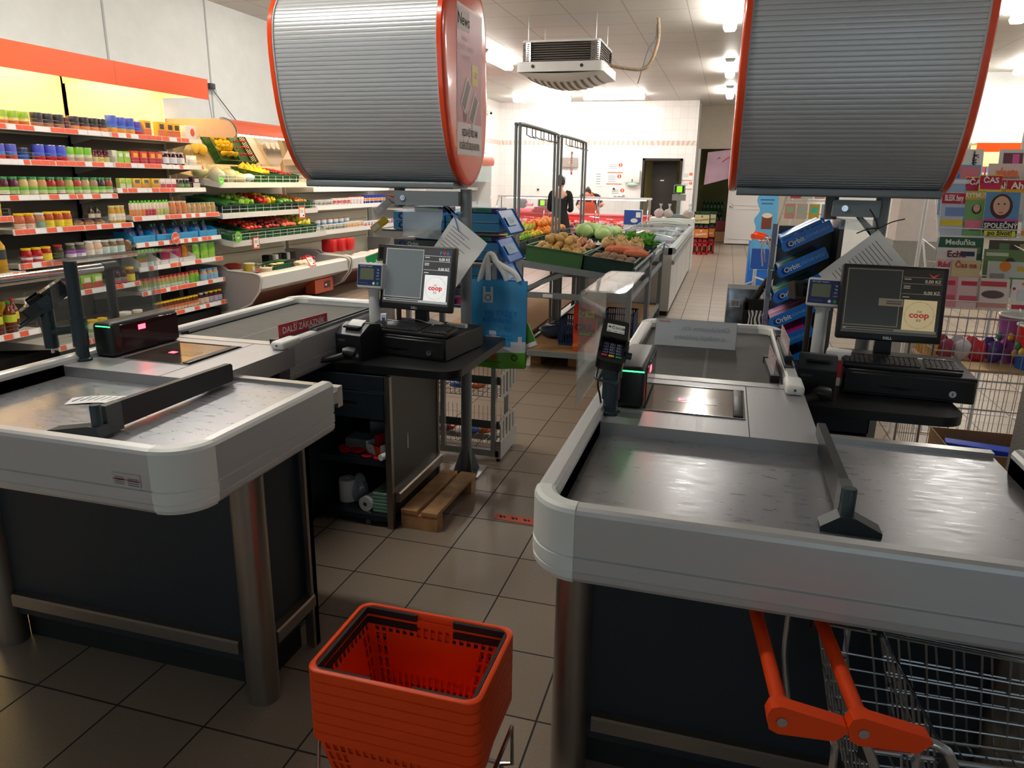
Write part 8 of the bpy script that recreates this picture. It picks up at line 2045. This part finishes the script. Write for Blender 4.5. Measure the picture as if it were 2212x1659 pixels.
for k in range(19):
 x=x0+(x1-x0)*k/18
 for y in (y0,y1):m.tube([(x,y,0.1),(x,y,0.965)],0.0022,ZINC,4)
for k in range(11):
 y=y0+(y1-y0)*k/10
 for x in (x0,x1):m.tube([(x,y,0.1),(x,y,0.965)],0.0022,ZINC,4)
for z in (0.1,0.27,0.44,0.61,0.77,0.88,0.965):m.tube([(x0,y0,z),(x1,y0,z),(x1,y1,z),(x0,y1,z)],0.0045 if z>0.9 or z in (0.44,0.61,0.77)else 0.003,CHROME,5,True)
m.build('wire_frame',t)
m=M(inv);m.box(x0+0.01,x1-0.01,y0+0.01,y1-0.01,0.655,0.67,mat('bin_card',(196,168,128),0.8));m.build('bin_shelf',t)
for x in (x0,x1):
 for y in (y0,y1):
  m=M(inv);m.cyl((x,y,0),(x,y,0.965),0.008,ZINC,8);m.build('leg',t)
def bucket(loc,r,h,c1,c2,label,blobs):
 t=thing('bucket',label,'bucket',loc,0,'printed plastic buckets');m=M();m.lathe([(0,0),(r*0.78,0,C(*c2,0.3)),(r*0.88,h*0.5,C(*c1,0.3)),(r,h)],C(*c1,0.3),24)
 rnd=random.Random(3)
 for k in range(10):
  a=-PI/2+(k-5)*0.35;z=h*rnd.uniform(0.15,0.85);q=r*(0.79+0.21*z/h);m.ell((q*math.cos(a),q*math.sin(a),z),(0.02,0.02,0.025),C(*blobs[k%len(blobs)],0.4),8,6)
 m.build('pail',t);m=M();m.tube([(r*math.cos(2*PI*j/24),r*math.sin(2*PI*j/24),h)for j in range(24)],0.006,WHITEP,6,True);m.lathe([(r*0.98,h-0.002),(r*0.8,h*0.3),(0,h*0.3)],WHITEP,24);m.build('rim',t)
bucket((1.74,4.93,0.671),0.125,0.27,(150,80,150),(150,80,150),'purple bucket with a white rim at the back of the wire bin',[(226,130,60),(60,150,130),(206,90,170),(230,190,60)])
bucket((1.76,4.715,0.671),0.115,0.25,(196,36,44),(36,90,170),'red and blue bucket in front of the purple one',[(230,160,50),(60,150,80),(236,190,60),(120,80,50)])
for k in range(10):
 m=M();c=[(226,170,60),(150,60,90),(206,206,216),(206,60,70),(90,70,150)][k%5]
 m.ell((0,0,0.06),(0.05,0.03,0.065),C(*c,0.2),10,8,None,0.12,60+k);tag(m.build('sweet_packet',None,(1.25+0.085*(k%5),4.83+0.13*(k//5),0.671)),'%s shiny sweet packet from left in the %s row of the wire bin'%(ORD[k%5],('front','rear')[k//5]),'sweets','shiny sweet packets in the wire bin')
t=thing('open_box','open cardboard box with blue packs behind the right desk','box',(1.33,3.92,0))
m=M();h=0.45
for a in ((-0.2,0.2,0.19,0.196,h),(-0.2,0.2,-0.196,-0.19,h),(-0.2,-0.194,-0.19,0.19,h),(0.194,0.2,-0.19,0.19,h)):m.box(a[0],a[1],a[2],a[3],0,a[4],CARD)
m.box(-0.2,0.2,-0.19,0.19,0,0.01,CARD);m.build('box',t)
for k,(y,z,a)in enumerate(((0.05,0.22,-12),(-0.08,0.20,-8))):
 m=M();m.rbox(-0.16,0.16,-0.045,0.045,0,0.2-0.02*k,C(36,80,206),0.005,1);m.box(-0.15,-0.1,-0.0456,-0.045,0.08,0.18,PAPER);m.box(-0.06,0.1,-0.0456,-0.045,0.1,0.125,BLACKM)
 tag(m.build('blue_pack',None,(1.33,3.92+y,z),R(a)),('rear','front')[k]+' blue pack standing in the cardboard box','pack','blue packs in the cardboard box')
m=M();m.box(-0.18,0.18,-0.16,0.16,0,0.19,PAPER);tag(m.build('packed_carton',None,(1.33,3.92,0.011)),'white carton at the bottom of the cardboard box','carton')
t=thing('cardboard_standee','tall blue cut out cardboard standee beside the white storeroom door','standee',(0.62,13.0,0),R(4))
OUT=cr([(-0.17,0.28),(-0.2,0.7),(-0.14,0.95),(-0.18,1.1),(-0.1,1.25),(-0.16,1.4),(-0.12,1.52),(0.0,1.58),(0.17,1.56),(0.17,0.28)],4)
m=M();m.prism(OUT,-0.012,0.0,C(96,170,214),'y');m.rect(0.33,0.34,C(30,76,160),frame((0.0,-0.0126,0.46),(1,0,0),(0,0,1)));m.build('board',t,normals=False)
m=M();F=frame((0.0,-0.0132,1.0),(1,0,0),(0,0,1));m.rect(0.16,0.22,C(120,60,44),F@Matrix.Translation((0.02,0.06,0)));m.disc(0.08,C(232,214,186),F@Matrix.Translation((0.02,0.17,0.0006)),16,0,0,0.5)
for k in range(5):m.rect(0.26-0.02*k,0.02,(C(206,50,60),WHITE)[k%2],F@Matrix.Translation((0.03,-0.16-0.024*k,0.0004)))
m.rect(0.22,0.02,C(40,90,150),F@Matrix.Translation((0,0.42,0)));m.rect(0.18,0.02,C(40,90,150),F@Matrix.Translation((0,0.36,0)));m.rect(0.12,0.09,C(214,60,140),F@Matrix.Translation((0.08,0.53,0)));m.text('TASTY',0.04,WHITE,F@Matrix.Translation((0.08,0.53,0.0006)),bold=0.02);m.build('print',t,normals=False)
m=M();m.box(-0.2,0.18,0.0,0.25,0.0,0.75,C(30,110,206));m.build('display_base',t)
c4=dup(CP,(0.42,11.3,0),(0,0,R(-6)),'trolley with black and white crates parked far down the aisle');c4.scale=(1.3,1.3,1.3)
for k in range(2):
 m=M();m.rbox(-0.24,0.22,-0.16,0.16,0,0.13,(BLACKM,PAPER)[k],0.01,1)
 if k:
  for q in range(12):m.ell((-0.18+0.07*(q%6),-0.08+0.16*(q//6),0.14),(0.028,0.03,0.03),PAPER,8,6)
 tag(m.build('goods_crate',None,(1.12,11.23,0.57+0.135*k)),('black crate lying in the far trolley','white egg tray on the black crate in the far trolley')[k],'crate')
for k in range(4):
 x=0.24+0.15*k;tag_o=M();tag_o.box(-0.012,0.012,-1.9,1.9,0,0.014,DGREY);o=tag_o.build('floor_rail',None,(0.50+0.16*k,11.9,0.0));tag(o,'%s dark metal parking rail from left on the aisle floor'%ORD[k],'rail','trolley parking rails')
t=thing('card_stand','white wire stand of greeting cards beside the gum stand','card stand',(0.85,8.2,0));m=M()
for x in (-0.32,0.1):
 m.tube([(x,0.25,0.0),(x,-0.1,0.02),(x-0.02,-0.1,1.25),(x+0.12,0.2,1.9),(x+0.12,0.25,0.02)],0.011,WIREW,6)
for k in range(11):z=0.2+0.1*k;m.tube([(-0.335,-0.105,z),(0.085,-0.105,z)],0.006,WIREW,5)
for k in range(6):f=k/5;m.tube([(-0.34+0.14*f,-0.1+0.3*f,1.25+0.65*f),(0.08+0.14*f,-0.1+0.3*f,1.25+0.65*f)],0.006,WIREW,5)
m.build('frame',t)
for k in range(12):
 c=[(236,180,176),(226,216,200),(236,200,90),(170,200,226),(206,90,110),(220,226,216)][k%6];f=(k//4)/3+0.1
 m=M();m.box(-0.05,0.05,-0.002,0.002,0,0.15,C(*c));m.rect(0.06,0.06,C(c[2],c[0],c[1]),frame((0,-0.0026,0.09),(1,0,0),(0,0,1)));tag(m.build('greeting_card',None,(0.60+0.115*(k%4)+0.14*f,8.08+0.3*f,1.27+0.6*f)),'%s greeting card from left in the %s row of the wire stand'%(ORD[k%4],('lower','middle','upper')[k//4]),'card','greeting cards')
t=thing('foil_bag','shiny silver and blue wrapped bag hanging at the gum stand','bag',(0.15,5.2,0.66));m=M();m.rbox(-0.1,0.12,-0.03,0.03,0.02,0.34,mat('foil',(150,160,176),0.22,0.6,var=0.5,scale=14),0.02,2);m.build('bag',t);m=M();m.box(-0.1,0.12,-0.034,-0.03,0.32,0.35,WHITEP);m.rect(0.06,0.05,PAPER,frame((-0.04,-0.0345,0.22),(1,0,0),(0,0,1)))
for q in range(7):m.rect(0.004,0.04,INK,frame((-0.062+0.0075*q,-0.035,0.22),(1,0,0),(0,0,1)))
m.build('header',t,normals=False)
ZEB=mat('zebra_print',(236,236,236),0.5);nt=ZEB.node_tree;wv=nt.nodes.new('ShaderNodeTexWave');wv.inputs['Scale'].default_value=14;wv.inputs['Distortion'].default_value=5;wv.inputs['Detail'].default_value=1;tc=nt.nodes.new('ShaderNodeTexCoord');rp=nt.nodes.new('ShaderNodeValToRGB');rp.color_ramp.elements[0].position=0.48;rp.color_ramp.elements[1].position=0.52;rp.color_ramp.elements[0].color=(0.01,0.01,0.01,1);rp.color_ramp.elements[1].color=(0.8,0.8,0.8,1);nt.links.new(tc.outputs['Object'],wv.inputs[0]);nt.links.new(wv.outputs['Fac'],rp.inputs[0]);nt.links.new(rp.outputs[0],nt.nodes['Principled BSDF'].inputs['Base Color'])
t=thing('zebra_bag','zebra striped bag with a black shoulder strap beside the foil bag','bag',(0.28,5.08,0.66));m=M();m.rbox(-0.09,0.13,-0.03,0.03,0.0,0.22,ZEB,0.012,2);m.build('body',t);m=M();m.box(-0.11,0.13,-0.033,0.033,0.2,0.27,BLACKM);m.box(-0.12,-0.09,-0.033,0.033,0.0,0.25,BLACKM);m.build('flap',t);m=M();m.tube(cr([(-0.06,0,0.26),(-0.02,0,0.33),(0.03,0.0,0.42),(0.07,0.0,0.47),(0.1,0,0.4),(0.11,0,0.27)],4),0.022,BLACKM,8);m.build('strap',t);m=M();m.box(0.05,0.1,-0.026,-0.024,0.38,0.42,PAPER);m.build('tag',t)
t=thing('bag_stand','thin white stand on which the foil and zebra bags hang','stand',(0.22,5.3,0));m=M();m.cyl((0,0,0),(0,0,1.1),0.012,WIREW,8);m.cyl((0,0,0),(0,0,0.01),0.14,WIREW,18);m.tube([(0,0,1.05),(0.1,-0.2,1.04)],0.006,WIREW,5);m.tube([(0,0,1.02),(-0.06,-0.1,1.01)],0.006,WIREW,5);m.build('frame',t)
t=thing('end_shelving','shelving with a lit orange fascia on the far right wall','shelving',(5.4,16.2,0));inv=Matrix.Translation((-5.4,-16.2,0));m=M(inv);m.box(4.35,6.7,16.44,16.48,0,2.5,CREAM);m.build('back_panel',t);m=M(inv);m.box(4.3,6.7,15.88,15.90,2.30,2.46,FASCIA);m.build('fascia',t);m=M(inv);m.box(4.3,6.7,15.9,16.44,2.44,2.46,CREAM);m.build('canopy',t);m=M(inv);m.cyl((4.45,16.1,2.41),(6.6,16.1,2.41),0.018,WARM,8);m.build('lamp_tube',t)
for z in (0.4,0.9,1.4,1.85):
 m=M(inv);m.box(4.35,6.7,15.95,16.44,z-0.03,z,SHELFM);m.build('shelf',t)
for k in range(14):
 o,kd=carton(0.14,0.1,0.2,((206,90,90),(150,150,206),(226,190,90))[k%3],(226,226,226));c=o if id(o)not in _used else dup(o);_used.add(id(o));c.location=(4.46+0.16*k,16.05,1.8505);c.rotation_euler=(0,0,-PI/2);tag(c,'%s carton from left on the lit far right shelf'%ORD[k],'carton','cartons on the far right shelf')
